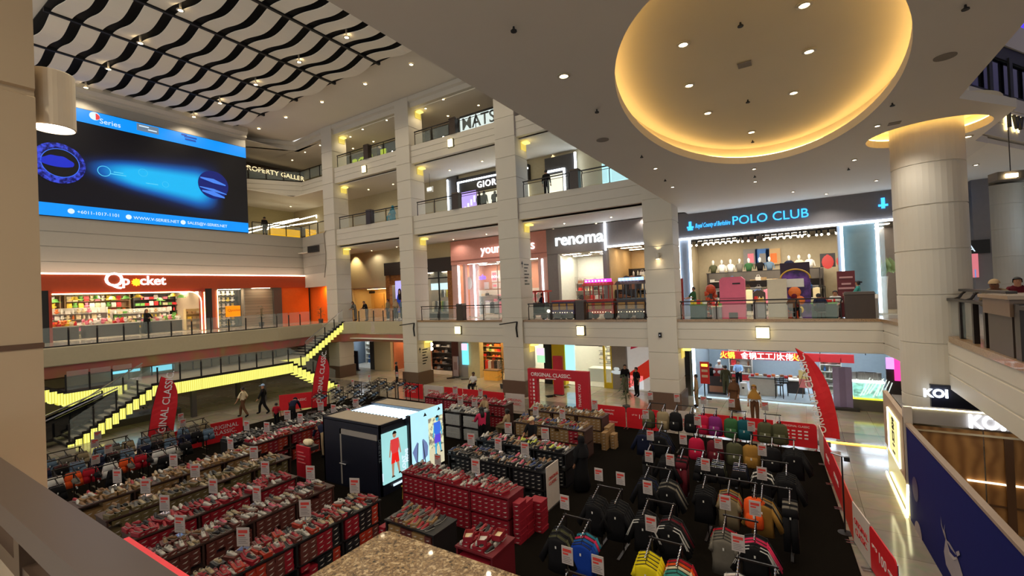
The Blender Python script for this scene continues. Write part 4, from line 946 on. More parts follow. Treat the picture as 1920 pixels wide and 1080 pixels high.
for x1,nm in ((-22.95,'second tall pillar'),(-14.2,'third tall pillar'),(-31.55,'corner pillar'),(-5.25,'pillar by the polo shop')):
    for z,lv in ((15.6,'third floor'),(10.5,'second floor'),(3.1,'ground floor'),(19.7,'top floor')):
        if x1 > -6 and z > 4 : continue
        if z == 3.1 and x1 < -30: continue
        t = thing('pillar_lamp','warm glowing lamp box at the %s head of the %s' % (lv,nm),'wall lamp',(x1+.16,24.3,z-.4))
        wp(MB().box(x1+.01,x1+.06,24.05,24.6,z-.5,z-.02),'back_plate',emi('lamp_yellow_soft',(236,206,90),.9),t)
        wp(MB().loft([[(x1+.06,24.1,z-.12),(x1+.42,24.1,z-.12),(x1+.42,24.5,z-.12),(x1+.06,24.5,z-.12)],[(x1+.06,24.1,z-.02),(x1+.42,24.1,z-.02),(x1+.42,24.5,z-.02),(x1+.06,24.5,z-.02)]]),'lamp_tray',emi('lamp_yellow',(255,228,120),1.5),t)
        light('lamp','POINT',5,(1,.8,.35),t,(.25,0,-.05),.12)
for px,py,nm in ((770,612,'second tall pillar'),(962,610,'third tall pillar')):
    c = ay(px+4,py-4,23.3); t = thing('wall_bracket','black arm bracket bolted to the '+nm,'bracket',(c.x,23.34,c.z-.8))
    mb = MB(); mb.tube((c.x-.9,22.9,c.z-.05),(c.x+.1,23.32,c.z+.08),.035,6); wp(mb,'arm',BLACK,t)
    mb = MB(); mb.path([(c.x+.12,23.32,c.z+.1),(c.x+.05,23.3,c.z-.3),(c.x+.1,23.32,c.z-.85)],.05,6); wp(mb,'back_bar',BLACK,t)
c = ay(1238,628,23.35); t = thing('wall_sensor','small black box sensor on the pillar below the uplight','sensor',(c.x,23.33,c.z-.1)); wp(MB().box(c.x-.07,c.x+.07,23.27,23.35,c.z-.12,c.z+.12),'body',BLACK,t); wp(MB().lathe([(.001,0),(.03,0),(.03,.02),(.001,.02)],n=8,M=Matrix.Translation((c.x,23.26,c.z)) @ Matrix.Rotation(PI/2,4,'X')),'lens',CHROME,t)
c = ay(1234,480,23.3); t = thing('uplight','cream up-and-down wall light on the pillar beside the polo shop','wall lamp',(c.x,23.2,c.z-.15))
wp(MB().lathe([(.09,-.15),(.1,-.13),(.1,.13),(.09,.15)],(c.x,23.2,c.z),12),'body',CREAM,t); wp(MB().tube((c.x,23.2,c.z),(c.x,23.36,c.z),.03),'mount',CREAM,t); wp(MB().lathe([(.001,0),(.08,0),(.08,.01),(.001,.01)],(c.x,23.2,c.z-.165),12),'lens',LENS,t)
light('lamp','SPOT',14,(1,.8,.45),t,(0,0,.35),.05,1.7,rot=(PI,0,0)); light('lamp','SPOT',7,(1,.85,.6),t,(0,0,-.05),.05,1.7)
# way-finding lettering on pillar sides
INK = mat('ink',(12,12,12),.5)
def sideM(x,y,z): return frame((x,y,z),(0,1,0),(0,0,1))
for x1,z1,n,nm in ((-14.2,8.0,7,'third tall pillar beside the pink shop'),(-22.95,2.5,6,'second tall pillar at ground level')):
    t = thing('wall_lettering','black arrows and lines of lettering on the '+nm,'lettering',(x1,24.0,z1-1.5))
    for i in range(n): wp(MB().box(x1+.001,x1+.012,23.85,24.4-.12*((i*7) % 3),z1-.2*i-.05,z1-.2*i+.03),'letter_line',INK,t)
    mb = MB(); mb.prism([(-.12,0),(.12,0),(0,.2)],0,.01,sideM(x1+.001,23.62,z1)); mb.box(x1+.001,x1+.012,23.6,23.64,z1-.2,z1); wp(mb,'arrow',INK,t)
# black linear vents in the ground floor soffit
for px,py in ((820,640),(1105,645),(1434,661)):
    c = az(px,py,3.2); struct(MB().box(c.x-.8,c.x+.8,23.9,24.15,3.11,3.15).obj('trim_vent',BLACK))
c = ax(590,467,-35.4)
p = ay(590,467,23.9); t = thing('wall_vent','dark louvre vent in the white corner wall beside the screen','vent',(p.x,23.85,p.z-.25)); wp(MB().box(p.x-.75,p.x+.75,23.72,23.95,p.z-.28,p.z+.28),'frame',DKC,t)
for k in range(5): wp(MB().box(p.x-.7,p.x+.7,23.68,23.72,p.z-.24+.1*k,p.z-.19+.1*k),'louvre',BLACK,t)
# cable hanging down the corner pillar
t = tag(MB().path([(-32.6,23.28,12.0),(-32.9,23.3,11.8),(-32.75,23.3,10.2),(-32.8,23.3,9.3),(-33.1,23.35,8.2)],.03,6).obj('hanging_cable',mat('cable_grey',(130,120,106),.5)),'grey cable drooping down the corner pillar beside the screen wall','cable')

# ------------------------------------------------------------------ glass balustrades and the lit stair
def balustrade(pts,label,gap=1.05,h=.98,post=True,top=False):
    """pts: list of 3-D points of the foot line"""
    p0 = Vector(pts[0]); t = thing('glass_balustrade',label,'balustrade',p0)
    for a,b in zip(pts,pts[1:]):
        a,b = Vector(a),Vector(b); L = (b-a).length; n = max(1,round(L/gap))
        for i in range(n):
            p,q = a.lerp(b,i/n),a.lerp(b,(i+1)/n); u = Vector((0,0,1)); d = (q-p).normalized(); s = d.cross(u).normalized()*.006
            k = d*.04
            mb = MB(); mb.loft([[p+k+s+u*.06,p+k-s+u*.06,p+k-s+u*(h+.02),p+k+s+u*(h+.02)],[q-k+s+u*.06,q-k-s+u*.06,q-k-s+u*(h+.02),q-k+s+u*(h+.02)]]); wp(mb,'glass_pane',GLASS,t)
            wp(MB().box(p.x-.03,p.x+.03,p.y-.03,p.y+.03,p.z-.05,p.z+h*.86),'post',BLACK,t)
    if top: wp(MB().path([Vector(p)+Vector((0,0,h)) for p in pts],.03,6),'handrail',CHROME,t)
    return t
cv_ = lambda pts,z: [(x,y,z) for x,y in pts]
balustrade(cv_([(-31.95,5.2),(-31.95,12.0),(-31.95,18.5)],4.5),'long glass balustrade with black posts before the orange toy shop')
balustrade(cv_([(-31.95,18.5),(-32.25,20.5),(-32.3,21.4)],4.5),'short glass balustrade with black posts at the bend before the orange wall')
balustrade(cv_([(-30.0,24.15),(-28.5,24.35),(-25.2,24.35),(-24.4,24.0)],4.5),'glass balustrade with black posts beside the second tall pillar')
struct(MB().box(-32.0,-31.9,5.0,18.5,4.5,4.56).obj('trim_black_edge',BLACK))
YL = bpy.data.materials.new('stair_glow'); YL.use_nodes = True; n_,l_ = nodes_of(YL); tc = n_.new('ShaderNodeTexCoord'); wv = n_.new('ShaderNodeTexWave'); wv.inputs['Scale'].default_value = 3.0; wv.bands_direction = 'Y'; wv.inputs['Distortion'].default_value = .6
l_.new(tc.outputs['Object'],wv.inputs[0]); r = n_.new('ShaderNodeValToRGB'); e = r.color_ramp.elements; e[0].color = lin((214,204,70)); e[1].color = lin((255,252,130)); e[1].position = .5; l_.new(wv.outputs[0],r.inputs[0]); b_ = n_['Principled BSDF']; b_.inputs['Base Color'].default_value = (.2,.19,.06,1); l_.new(r.outputs[0],b_.inputs['Emission Color']); b_.inputs['Emission Strength'].default_value = .95
TREAD = mat('stair_tread',(176,170,150),.3)
# main body
st = thing('staircase','open staircase with glowing yellow side panels and a long middle landing','staircase',(-30,14,0))
def flight(name,x0,x1,y0,z0,y1,z1,n,side='near',edge=.6,lip=False):
    for i in range(n):
        ya,yb = y0+(y1-y0)*i/n,y0+(y1-y0)*(i+1)/n; z = z0+(z1-z0)*(i+1)/n if z1 > z0 else z0+(z1-z0)*(i)/n
        za = z-(abs(z1-z0)/n)
        wp(MB().box(x0,x1,min(ya,yb),max(ya,yb)+.02,z-.06,z),'tread',TREAD,st)
        wp(MB().box(x0,x1,(ya if z1 > z0 else yb)-.01,(ya if z1 > z0 else yb)+.01,za,z-.06),'riser',DKC,st)
        mb = MB(); mb.box(x1,x1+.05,min(ya,yb)+.025,max(ya,yb)-.025,z-edge-.02,z-.09)
        wp(mb,'lit_panel',YL,st)
        if lip: wp(MB().box(x1-.35,x1+.05,min(ya,yb)+.02,max(ya,yb)+.25,z-edge-.1,z-edge-.06),'lit_lip',YL,st)
        wp(MB().box(x1-.02,x1+.06,min(ya,yb),max(ya,yb),z-.08,z+.05),'stringer',BLACK,st)
        wp(MB().box(x1-.02,x1+.06,(ya if z1 > z0 else yb)-.02,(ya if z1 > z0 else yb)+.02,za-.02,z+.05),'stringer',BLACK,st)
flight('lower',-31.0,-29.0,6.6,0.0,10.2,2.26,13)
flight('right',-31.0,-29.0,17.5,2.26,21.2,0.0,12,lip=True)
flight('upper',-32.9,-31.1,20.1,2.3,23.6,4.5,13)
wp(MB().box(-33.0,-29.0,10.2,17.5,2.1,2.26),'landing',TREAD,st)
wp(MB().box(-33.0,-31.1,17.5,20.1,2.14,2.3),'landing',TREAD,st)
for i in range(7):
    a = 10.2+7.3*i/7; wp(MB().box(-29.0,-28.95,a+.015,a+7.3/7-.015,1.55,2.16),'lit_panel',YL,st)
wp(MB().box(-29.02,-28.94,10.2,17.55,2.17,2.3),'landing_edge',BLACK,st)
for i in range(3): wp(MB().box(-31.1,-31.05,17.55+.85*i,18.37+.85*i,1.6,2.18),'lit_panel',YL,st)
for i in range(6):
    a = 21.3+.4*i; wp(MB().box(-31.1+.0*i,-31.05,a+2.0,a+2.38,3.95,4.38),'lit_panel',YL,st) if i < 3 else None
for x in (-32.6,-29.4): 
    for y in (12,16): wp(MB().box(x-.12,x+.12,y-.12,y+.12,0,2.1),'support_post',DKC,st)
balustrade([(-29.02,10.2,2.28),(-29.02,17.5,2.28)],'glass balustrade along the lit middle landing of the stair')
balustrade([(-29.02,6.7,.2),(-29.02,10.2,2.28)],'sloping glass balustrade on the lit flight beside the handbag racks')
balustrade([(-29.02,17.5,2.28),(-29.02,21.1,.15)],'sloping glass balustrade on the far lit flight behind the red flag')
balustrade([(-31.12,20.1,2.3),(-31.12,23.5,4.5)],'sloping glass balustrade on the upper lit flight to the gallery',top=True)
balustrade([(-32.9,10.2,2.28),(-32.9,20.0,2.28)],'glass balustrade at the back of the middle landing')
balustrade([(-30.95,6.7,.2),(-30.95,10.2,2.28)],'sloping glass balustrade with chrome handrail at the inner side of the lower flight',top=True)
# second lit piece at the left end
s2 = thing('stair_return','yellow lit return flight partly behind the near pillar','staircase',(-31.5,7,0))
for i in range(5): wp(MB().box(-31.6,-31.05,7.05+.5*i,7.05+.5*i+.48,1.55,2.2),'lit_panel',YL,s2)
for i in range(6): z = 2.3+.13*i; y = 6.8-.27*i; wp(MB().box(-31.6,-31.05,y-.0,y+.25,z-.62,z-.04),'lit_panel',YL,s2); wp(MB().box(-32.9,-31.0,y-.02,y+.27,z-.04,z+.04),'tread',BLACK,s2)
wp(MB().box(-32.9,-31.02,7.0,9.8,2.2,2.3),'landing',DKC,s2); wp(MB().box(-32.6,-32.3,7.2,7.5,0,2.2),'support_post',DKC,s2)
balustrade([(-31.05,7.1,2.3),(-31.05,9.8,2.3)],'short glass balustrade on the yellow return landing')
# inclined chrome handrail of the escalator in front
es = thing('escalator','dark escalator with chrome handrails under the lit stair','escalator',(-30.0,5,0))
for dx in (0,.9):
    p,q = Vector((-28.9-dx*1.2,4.6,.9)),Vector((-30.3-dx,8.9,2.2)); wp(MB().tube(p,q,.035),'handrail',CHROME,es); wp(MB().tube(p-Vector((0,0,.3)),q-Vector((0,0,.3)),.02),'lower_rail',CHROME,es)
    mb = MB(); mb.loft([[p+Vector((0,0,-.9)),p+Vector((.03,0,-.9)),p+Vector((.03,0,-.1)),p+Vector((0,0,-.1))],[q+Vector((0,0,-.9)),q+Vector((.03,0,-.9)),q+Vector((.03,0,-.1)),q+Vector((0,0,-.1))]]); wp(mb,'side_panel',DG,es)
mb = MB(); mb.loft([[(-28.9,4.6,0),(-29.9,4.6,0),(-29.9,4.6,.1),(-28.9,4.6,.1)],[(-30.3,8.9,1.2),(-31.2,8.9,1.2),(-31.2,8.9,1.35),(-30.3,8.9,1.35)]]); wp(mb,'steps',DKC,es)
# walls under the gallery on the left
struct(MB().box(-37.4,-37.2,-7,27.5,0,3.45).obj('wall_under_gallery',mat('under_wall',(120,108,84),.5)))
t = thing('wall_light','cyan glowing shop light beneath the curved gallery','ceiling light',(-36,12,2.6)); 
for y0,y1,z0 in ((10.6,12.0,2.2),(12.6,13.9,2.0)): wp(MB().box(-36.9,-36.8,y0,y1,z0,z0+.5),'lit_panel',emi('cyan_glow',(120,220,240),1.3),t)
t = thing('wall_light','red glowing sign beneath the curved gallery','sign',(-36,12,3.1)); wp(MB().box(-36.9,-36.8,11.2,14.2,2.85,3.05),'lit_panel',emi('red_glow',(240,80,70),1.4),t)
# leafy dark planting under the stair
t = thing('planter_bed','dark leafy plants in a bed under the lower lit flight','plants',(-31.5,9,0)); wp(MB().box(-32.6,-31.0,4.6,12,0,.35),'trough',DKC,t)
mb = MB()
for i in range(260):
    x,y,z = RND.uniform(-32.5,-31.1),RND.uniform(4.7,11.9),.35+RND.random()*.9; a = RND.uniform(0,6.28); l = RND.uniform(.15,.4)
    d = Vector((math.cos(a),math.sin(a),RND.uniform(-.2,.6)))*l; s_ = Vector((-math.sin(a),math.cos(a),0))*.05; c = Vector((x,y,z)); mb.add([c,c+d*.5+s_,c+d,c+d*.5-s_],[(0,1,2,3)])
wp(mb,'foliage',mat('dark_leaf',(38,52,26),.5),t)
# ------------------------------------------------------------------ wall and band of painted red reflections under the curved gallery
struct(sweep(MB(),[(-.5,2.85),(-.16,2.95),(-.08,3.56),(-.5,3.56)],[(-31.8,-7),(-31.8,18.5),(-32.1,20.5),(-32.0,22.2),(-31.3,23.3),(-30.2,24.0),(-28.5,24.2),(-25.2,24.2),(-24.35,23.6)]).obj('trim_reflection_band',red_reflection))
for i,(x,y) in enumerate(((-35,6),(-35,11),(-35,16),(-35,21),(-34,1))):  # unseen lamps added to brighten the wall under the gallery
    t = downlight(x,y,3.41,.1,'added unseen warm downlight under the curved gallery','added downlights under the curved gallery',40,True,2.7)

# ------------------------------------------------------------------ ground floor shops
GY = 27.5
gx = lambda px,py=690: ay(px,py,GY).x
def gz(px,py): return ay(px,py,GY).z
def pier(a,b,m,nm='wall_pier_ground',z1=3.1,y0=27.3,y1=27.8,z0=0): return struct(MB().box(gx(a),gx(b),y0,y1,z0,z1).obj(nm,m))
pier(636,660,BEIGE); pier(698,705,DKC); pier(706,737,BEIGE)
shop('ground_a',gx(655)-.8,gx(700),0,3.1,3.5,mat('steel_wall',(110,120,130),.4),Y=GY,light_n=1,ls=22,lc=(225,240,255),tag_='blue-white ground shop')
shelving(gx(660)+.1-.7,gx(697)-.8,29.6,30.1,.04,2.8,6,'bright shelves of the ground shop behind the navy banner',['packet','bottle','gift_box'],['white','blue','grey','white','black'],'small pale packet on the shelves behind the navy banner','packets behind the navy banner',m=SHELFW,pitch=.28)
t = thing('banner_stand','tall navy banner with a pinkish portrait at the ground floor corner','banner',(gx(662),26.3,0)); a,b = ay(651,657,26.3),ay(673,722,26.3)
wp(MB().box(a.x,b.x,26.25,26.35,.1,a.z),'print',mat('navy_print',(30,28,50),.5),t); mb = MB(); mb.ball(((a.x+b.x)/2,26.22,a.z*.62),.2,8,6,(1,.2,1.3)); mb.ball(((a.x+b.x)/2,26.22,a.z*.25),.35,8,6,(1,.15,1.1)); wp(mb,'printed_face',mat('print_rose',(150,90,100),.5),t); wp(MB().box(a.x,b.x,26.1,26.5,0,.1),'foot',DKC,t)
shop('ground_b',gx(737),gx(768),0,3.1,3.0,mat('salmon_wall',(210,130,90),.6),Y=GY,light_n=1,ls=16,lc=(255,210,160),tag_='salmon ground shop')
shelving(gx(740),gx(760),29.3,29.7,.04,2.8,5,'salmon lit shelves left of the second tall pillar',['gift_box','packet'],['orange','white','red','brown'],'small box on the salmon lit shelves','boxes on the salmon lit shelves',pitch=.34)
shop('ground_c',gx(775)-.6,gx(851),0,3.1,3.5,mat('mauve_wall',(120,90,90),.6),Y=GY,light_n=2,ls=16,lc=(255,225,190),tag_='sock and shoe ground shop')
shelving(ay(812,690,29).x,ay(851,690,29).x,28.9,29.4,.04,2.9,6,'dark shelves of shoes in the ground shop beside the second tall pillar',['handbag','folded_shirt','gift_box'],['black','brown','grey','white','black'],'dark shoe or bag on the ground shop shelves beside the second tall pillar','stock of the sock and shoe shop',m=SHELFD,pitch=.3)
t = thing('ball_lamp','string of white ball lamps by the sock and shoe shop','lamp',(gx(813),27.4,1.8)); mb = MB(); mb.tube((gx(813),27.35,1.9),(gx(813),27.35,3.14),.015); [mb.ball((gx(813),27.35,z),.13,8,6) for z in (2.05,2.4,2.75)]; wp(mb,'balls',LENSW,t)
pier(851,864,mat('maroon',(90,40,40),.5)); pier(864,881,mat('grey_pier2',(170,160,150),.5)); pier(881,903,mat('pale_yellow',(222,204,150),.6))
t = thing('light_box','tall cyan and pink advertising light box by the maroon pier','light box',(gx(871),27.25,1)); a,b = ay(866,644,27.2),ay(878,684,27.2); wp(MB().box(a.x,b.x,27.15,27.3,b.z,a.z),'lit_face',emi('cyan_ad',(110,210,235),1.4),t); wp(MB().box(a.x,b.x,27.12,27.15,a.z-.5,a.z),'pink_top',emi('pink_ad',(240,190,215),1.4),t)
t = thing('banner_stand','pale standing notice board before the maroon pier','banner',(gx(854),26.9,0)); a,b = ay(849,668,26.9),ay(860,705,26.9); wp(MB().box(a.x,b.x,26.87,26.93,.1,a.z),'print',mat('pale_mauve',(180,160,160),.5),t); wp(MB().box(a.x+.1,b.x-.1,26.85,26.87,.6,1.2),'printed_block',mat('dull_rose',(150,120,120),.5),t); wp(MB().box(a.x,b.x,26.7,27.1,0,.1),'foot',DKC,t)
shop('ground_d',gx(903)-1.7,gx(950),0,3.1,3.5,mat('gold_wall',(214,180,120),.6),Y=GY,light_n=1,ls=26,lc=(255,225,160),tag_='golden ground shop')
shelving(ay(905,690,29.5).x,ay(943,690,29.5).x,29.4,29.9,.04,2.9,7,'golden lit shelves of small goods behind the seated man',['packet','gift_box','hat'],['white','cream','orange','red','green','black'],'small item on the golden lit ground shop shelves','stock on the golden lit shelves',pitch=.27)
for i in range(6): goods('hanging_garment',['black','red','white','brown','black','grey'][i],(gx(902)-.3+.28*i,28.4,.3),.2,'dark garment on the rail of the golden ground shop','garments of the golden ground shop')
rk = thing('clothes_rail','clothes rail at the front of the golden ground shop','clothes rail',(gx(902)+.7,28.4,0.03)); wp(MB().tube((gx(902)-.1,28.4,1.22),(gx(902)+1.7,28.4,1.22),.02),'rail',CHROME,rk)
for s_ in (-.1,1.7): wp(MB().tube((gx(902)+s_,28.4,0.03),(gx(902)+s_,28.4,1.22),.02),'post',CHROME,rk)
c = az(925,712,0); t = thing('display_table','small orange-lit display table in front of the golden ground shop','table',(c.x,c.y,0)); wp(MB().box(c.x-.6,c.x+.6,c.y-.3,c.y+.3,0,.7),'body',mat('orange_table',(230,160,60),.5,em=.2),t); wp(MB().box(c.x-.65,c.x+.65,c.y-.35,c.y+.35,.7,.75),'table_top',mat('brown_top',(120,80,50),.4),t)
# beyond the third pillar
shop('ground_e',gx(985),gx(1178),0,3.1,4.5,mat('white_wall',(236,234,222),.6),Y=GY,light_n=4,ls=26,lc=(255,250,225),tag_='white ground shop')
t = thing('light_box','green and pink lit poster beside the dark pier at ground level','light box',(gx(1015),27.3,1)); a,b = ay(1007,652,27.3),ay(1022,680,27.3); wp(MB().box(a.x,b.x,27.25,27.35,b.z,a.z),'lit_face',emi('green_ad',(160,215,170),1.3),t); wp(MB().box(a.x,b.x,27.22,27.25,a.z-.5,a.z),'pink_top',emi('pink_ad',(240,190,215),1.4),t)
pier(1023,1037,BLACK); pier(1038,1062,mat('yellow_pier',(228,196,30),.5)); 
t = thing('light_box','pale cyan upright light box beside the yellow pier','light box',(gx(1071),27.3,0)); wp(MB().box(gx(1064),gx(1079),27.25,27.5,.5,3.0),'lit_face',emi('cyan_ad2',(150,215,235),1.5),t)
sf = thing('shopfront','yellow framed glass front of the white ground shop','shopfront',(gx(1110),27.5,0))
for a in (1134,1148): wp(MB().box(gx(a)-.05,gx(a)+.05,27.4,27.55,0,3.1),'mullion',mat('yellow_pier',(228,196,30),.5),sf)
wp(MB().box(gx(1134),gx(1148),27.42,27.52,0,.35),'plinth',mat('yellow_pier',(228,196,30),.5),sf); wp(MB().box(gx(1080),gx(1134),27.47,27.49,0,3.1),'glass_pane',GLASS,sf)
for i in range(7):
    for k in range(3):
        c = (gx(1088)+.28*k*1.5,30.9,.9+.33*i)
    t = tag(MB().box(gx(1084),gx(1112),31.2,31.45,.9+.3*i,.93+.3*i).obj('wall_shelf',DKC),'thin dark wall shelf in the white ground shop','shelf','thin shelves of the white ground shop')
for i in range(28): goods('gift_box',['white','cream','grey'][i % 3],(gx(1085)+.16+.26*(i % 4),31.3,.935+.3*(i//4)),0,'small white box on the thin shelves of the white ground shop','boxes on the thin wall shelves',sc=.9)
counter(gx(1108),29.4,1.6,.9,0.03,.9,'white display table with low frame in the white ground shop',WHITE)
for i in range(8): goods('hanging_garment',['white','cream','grey','green'][i % 4],(gx(1100)+.35*i,31.9,1.4),0,'pale garment high on the back wall of the white ground shop','garments of the white ground shop')
pier(1150,1176,mat('grey_pier3',(150,140,128),.5))
c = az(1163,727,0); t = thing('ice_cream_figure','giant soft ice cream cone figure with glowing white swirl','display figure',(c.x,c.y-.2,0))
wp(MB().lathe([(.3,0),(.3,.12),(.16,.14),(.33,.95)],(c.x,c.y-.2,0),16),'cone',mat('cone_brown',(150,112,84),.6),t)
mb = MB(); mb.lathe([(.36,.95),(.46,1.02),(.44,1.14),(.34,1.18),(.39,1.26),(.35,1.37),(.25,1.4),(.28,1.48),(.22,1.58),(.1,1.62),(.03,1.74)],(c.x,c.y-.2,0),16); wp(mb,'swirl',emi('swirl_white',(225,232,230),.6),t,smooth=True)
t = thing('poster','large red and white wall poster behind the standing man at ground level','poster',(gx(1198),27.6,0)); wp(MB().box(gx(1177),gx(1222),27.5,27.6,0,3.1),'panel',mat('poster_white',(230,226,220),.5,em=.25),t)
mb = MB(); x0,x1 = gx(1178),gx(1221); mb.prism([(x0,1.0),(x1,2.0),(x1,.95),(x0,.1)],0,.02,frame((0,27.48,0),(1,0,0),(0,0,1))); wp(mb,'red_sweep',mat('poster_red',(220,50,30),.5,em=.3),t)
mb = MB(); mb.prism([(x0+.2,2.5),(x0+.8,2.7),(x0+.9,3.0),(x0+.3,3.0)],0,.02,frame((0,27.48,0),(1,0,0),(0,0,1))); wp(mb,'red_mark',mat('poster_crimson',(180,30,60),.5,em=.3),t)
wp(MB().box(x0+.1,x0+.9,27.46,27.48,.1,.9),'white_notice',mat('notice',(235,240,245),.5,em=.5),t)
# restaurant
xR0,xR1 = gx(1296),gx(1700)
shop('restaurant',xR0,xR1,0,3.15,5.5,mat('resto_wall',(150,160,165),.5),floorm=mat('resto_floor',(190,205,212),.15),Y=GY,light_n=5,ls=26,lc=(225,240,255),tag_='bright ground floor restaurant')
sf = thing('shopfront','open restaurant front with a tall white light strip at its corner','shopfront',(xR0+1,GY,0)); wp(MB().box(gx(1303)-.07,gx(1303)+.07,27.2,27.35,0,2.95),'light_strip',WSTRIP2,sf); wp(MB().box(xR0,gx(1301),27.2,27.6,0,3.15),'pier',mat('teal_pier',(130,145,140),.5),sf)
wp(MB().box(gx(1305),gx(1600),27.1,27.2,0.0,.05),'threshold_light',emi('thresh',(200,225,240),1.2),sf)
t = board(gx(1340),gx(1612),1.76,2.2,mat('resto_red',(170,30,34),.5,em=.3),'red restaurant header with white and yellow Chinese characters',Y=30.4,th=.2)
for dx in (1,3,5,7): wp(MB().box(gx(1340)+dx-.02,gx(1340)+dx+.02,30.28,30.32,2.2,3.15),'rod',DARK,t)
for px,s_,m_ in ((1346,'火锅',emi('text_yellow',(255,215,60),3)),(1385,'食',emi('text_white',(255,250,250),5)),(1400,'锅工工川',emi('text_white',(255,250,250),5)),(1452,'大佬',emi('text_white',(255,250,250),5)),(1478,'火锅',emi('text_yellow',(255,215,60),3))):
    p = ay(px,668,30.1); text('lettering',s_,.42,m_,t,facadeM(p.x+.1,30.16,1.82),.02,off=.004)
t = thing('sign_stand','red notice sign on a black easel stand at the restaurant corner','sign',(az(1322,748,0).x,az(1322,748,0).y,0)); c = t.location
a,b = ay(1312,678,c.y),ay(1331,720,c.y); wp(MB().box(a.x,b.x,c.y-.03,c.y+.03,b.z,a.z),'board',mat('sign_red',(190,40,36),.5,em=.15),t); mb = MB(); mb.tube((c.x,c.y,0),(c.x,c.y,b.z),.03); mb.box(c.x-.35,c.x+.35,c.y-.03,c.y+.03,0,.05); mb.box(c.x-.03,c.x+.03,c.y-.35,c.y+.35,0,.05); wp(mb,'stand',BLACK,t)
for k in range(3): wp(MB().box(a.x+.08,b.x-.08,c.y-.05,c.y-.03,a.z-.25-.3*k,a.z-.12-.3*k),'letter_line',[emi('text_yellow',(255,215,60),3),mat('sign_cream',(240,215,190),.5),mat('sign_cream',(240,215,190),.5)][k],t)
c = az(1345,740,0); t = thing('menu_board','dark menu board with food pictures behind the dark figures at the restaurant','sign',(c.x,c.y,0)); wp(MB().box(c.x-.5,c.x+.5,c.y-.03,c.y+.03,0.0,1.05),'board',mat('menu_dark',(46,36,32),.4),t); wp(MB().box(c.x-.4,c.x+.4,c.y-.05,c.y-.03,.15,.5),'picture_strip',GC['brown'],t)
t = thing('menu_board','red food poster standing above the dark menu board','sign',(c.x,c.y+.3,1.05)); wp(MB().box(c.x-.45,c.x+.4,c.y+.3,c.y+.34,.0,1.45),'board',mat('menu_red',(150,40,36),.5),t); mb = MB(); [mb.ball((c.x-.2+.35*k,c.y+.28,1.25),.13,8,5,(1,.2,.8)) for k in (0,1)]; wp(mb,'printed_bowls',WHITE,t)
c0,c1 = gx(1400),gx(1453)
t = thing('service_counter','white slatted restaurant counter with red trays on it','counter',((c0+c1)/2,29,0)); wp(MB().box(c0,c1,28.6,29.3,0.03,.95),'body',mat('white_slats',(220,214,204),.4),t); wp(MB().box(c0-.05,c1+.05,28.55,29.35,.95,1.02),'worktop',mat('grey_top',(120,130,130),.3),t)
for i in range(12): goods('gift_box',['red','orange','white','brown'][i % 4],(c0+.15+.27*i*.75,28.8+.3*(i % 2),1.025),RND.random(),'small tray of food on the white slatted restaurant counter','trays on the restaurant counter','tray',.7)
def stool(x,y,z,label,group=None,m=BLACK):
    t = thing('bar_chair',label,'chair',(x,y,z),0,group); s = .2
    MB().box(-s,s,-s,s,.68,.72).obj('seat',m,t)
    for a in (-1,1):
        for b in (-1,1): MB().tube((a*s*.9,b*s*.9,0),(a*s*.8,b*s*.8,.68),.02).obj('leg',m,t)
    mb = MB()
    for k in range(3): mb.box(-s,s,s-.03,s,.78+.1*k,.82+.1*k)
    for a in (-1,1): mb.box(a*s-.02,a*s+.02,s-.03,s,.72,1.08)
    mb.obj('backrest',m,t); return t
stool(gx(1458),28.3,.03,'dark slatted bar chair at the end of the restaurant counter'); stool(gx(1466),29.0,.03,'second dark bar chair, deeper in the restaurant')
for i,px in enumerate((1490,1500)):
    c = (gx(px),30.0); counter(c[0],c[1],.8,.7,.03,.75,['dark restaurant table near the easel','dark restaurant table deeper behind the easel'][i],SHELFD,'dining_table') if i == 0 else None
shelving(gx(1345),gx(1395),32.2,32.7,.04,2.4,5,'pale shelves of jars at the back of the restaurant behind the staff',['bottle','packet'],['white','cream','red','brown'],'small jar on the pale shelves at the back of the restaurant','jars on the restaurant shelves',m=SHELFW,pitch=.28)
shelving(gx(1540),gx(1585),30.2,30.7,.04,2.0,5,'glass-fronted white fridge shelves beside the purple banner',['bottle','gift_box'],['white','blue','grey'],'bottle in the white fridge beside the purple banner','bottles in the white fridge',m=SHELFW,pitch=.22)
c = az(1505,750,0); t = thing('easel','wooden easel with a yellow and pink menu picture','easel',(c.x,c.y,0)); a,b = ay(1497,694,c.y),ay(1521,728,c.y)
wp(MB().box(a.x,b.x,c.y-.02,c.y+.02,b.z,(a.z+b.z)/2),'picture_lower',mat('pink_print',(210,120,120),.5,em=.2),t); wp(MB().box(a.x,b.x,c.y-.02,c.y+.02,(a.z+b.z)/2,a.z),'picture_upper',mat('yellow_print',(225,205,140),.5,em=.2),t)
for dx,dy in ((-.35,-.2),(.35,-.2),(0,.4)): wp(MB().tube((c.x+dx,c.y+dy,0),((a.x+b.x)/2,c.y,a.z),.015),'leg',mat('wood_leg',(110,84,60),.5),t)
c = az(1395,741,0); t = thing('service_robot','small white cylindrical service robot before the restaurant counter','robot',(c.x,c.y,0)); wp(MB().lathe([(.24,0),(.26,.05),(.2,.5),(.18,.7),(.1,.74)],(c.x,c.y,0),14),'body',WHITE,t); wp(MB().lathe([(.001,0),(.06,0),(.06,.02),(.001,.02)],n=10,M=Matrix.Translation((c.x,c.y-.2,.45)) @ Matrix.Rotation(PI/2,4,'X')),'face_dot',BLACK,t)
c = az(1582,768,0); t = thing('banner_stand','lilac standing banner beside the turquoise water display','banner',(c.x,c.y,0)); a = ay(1580,688,c.y)
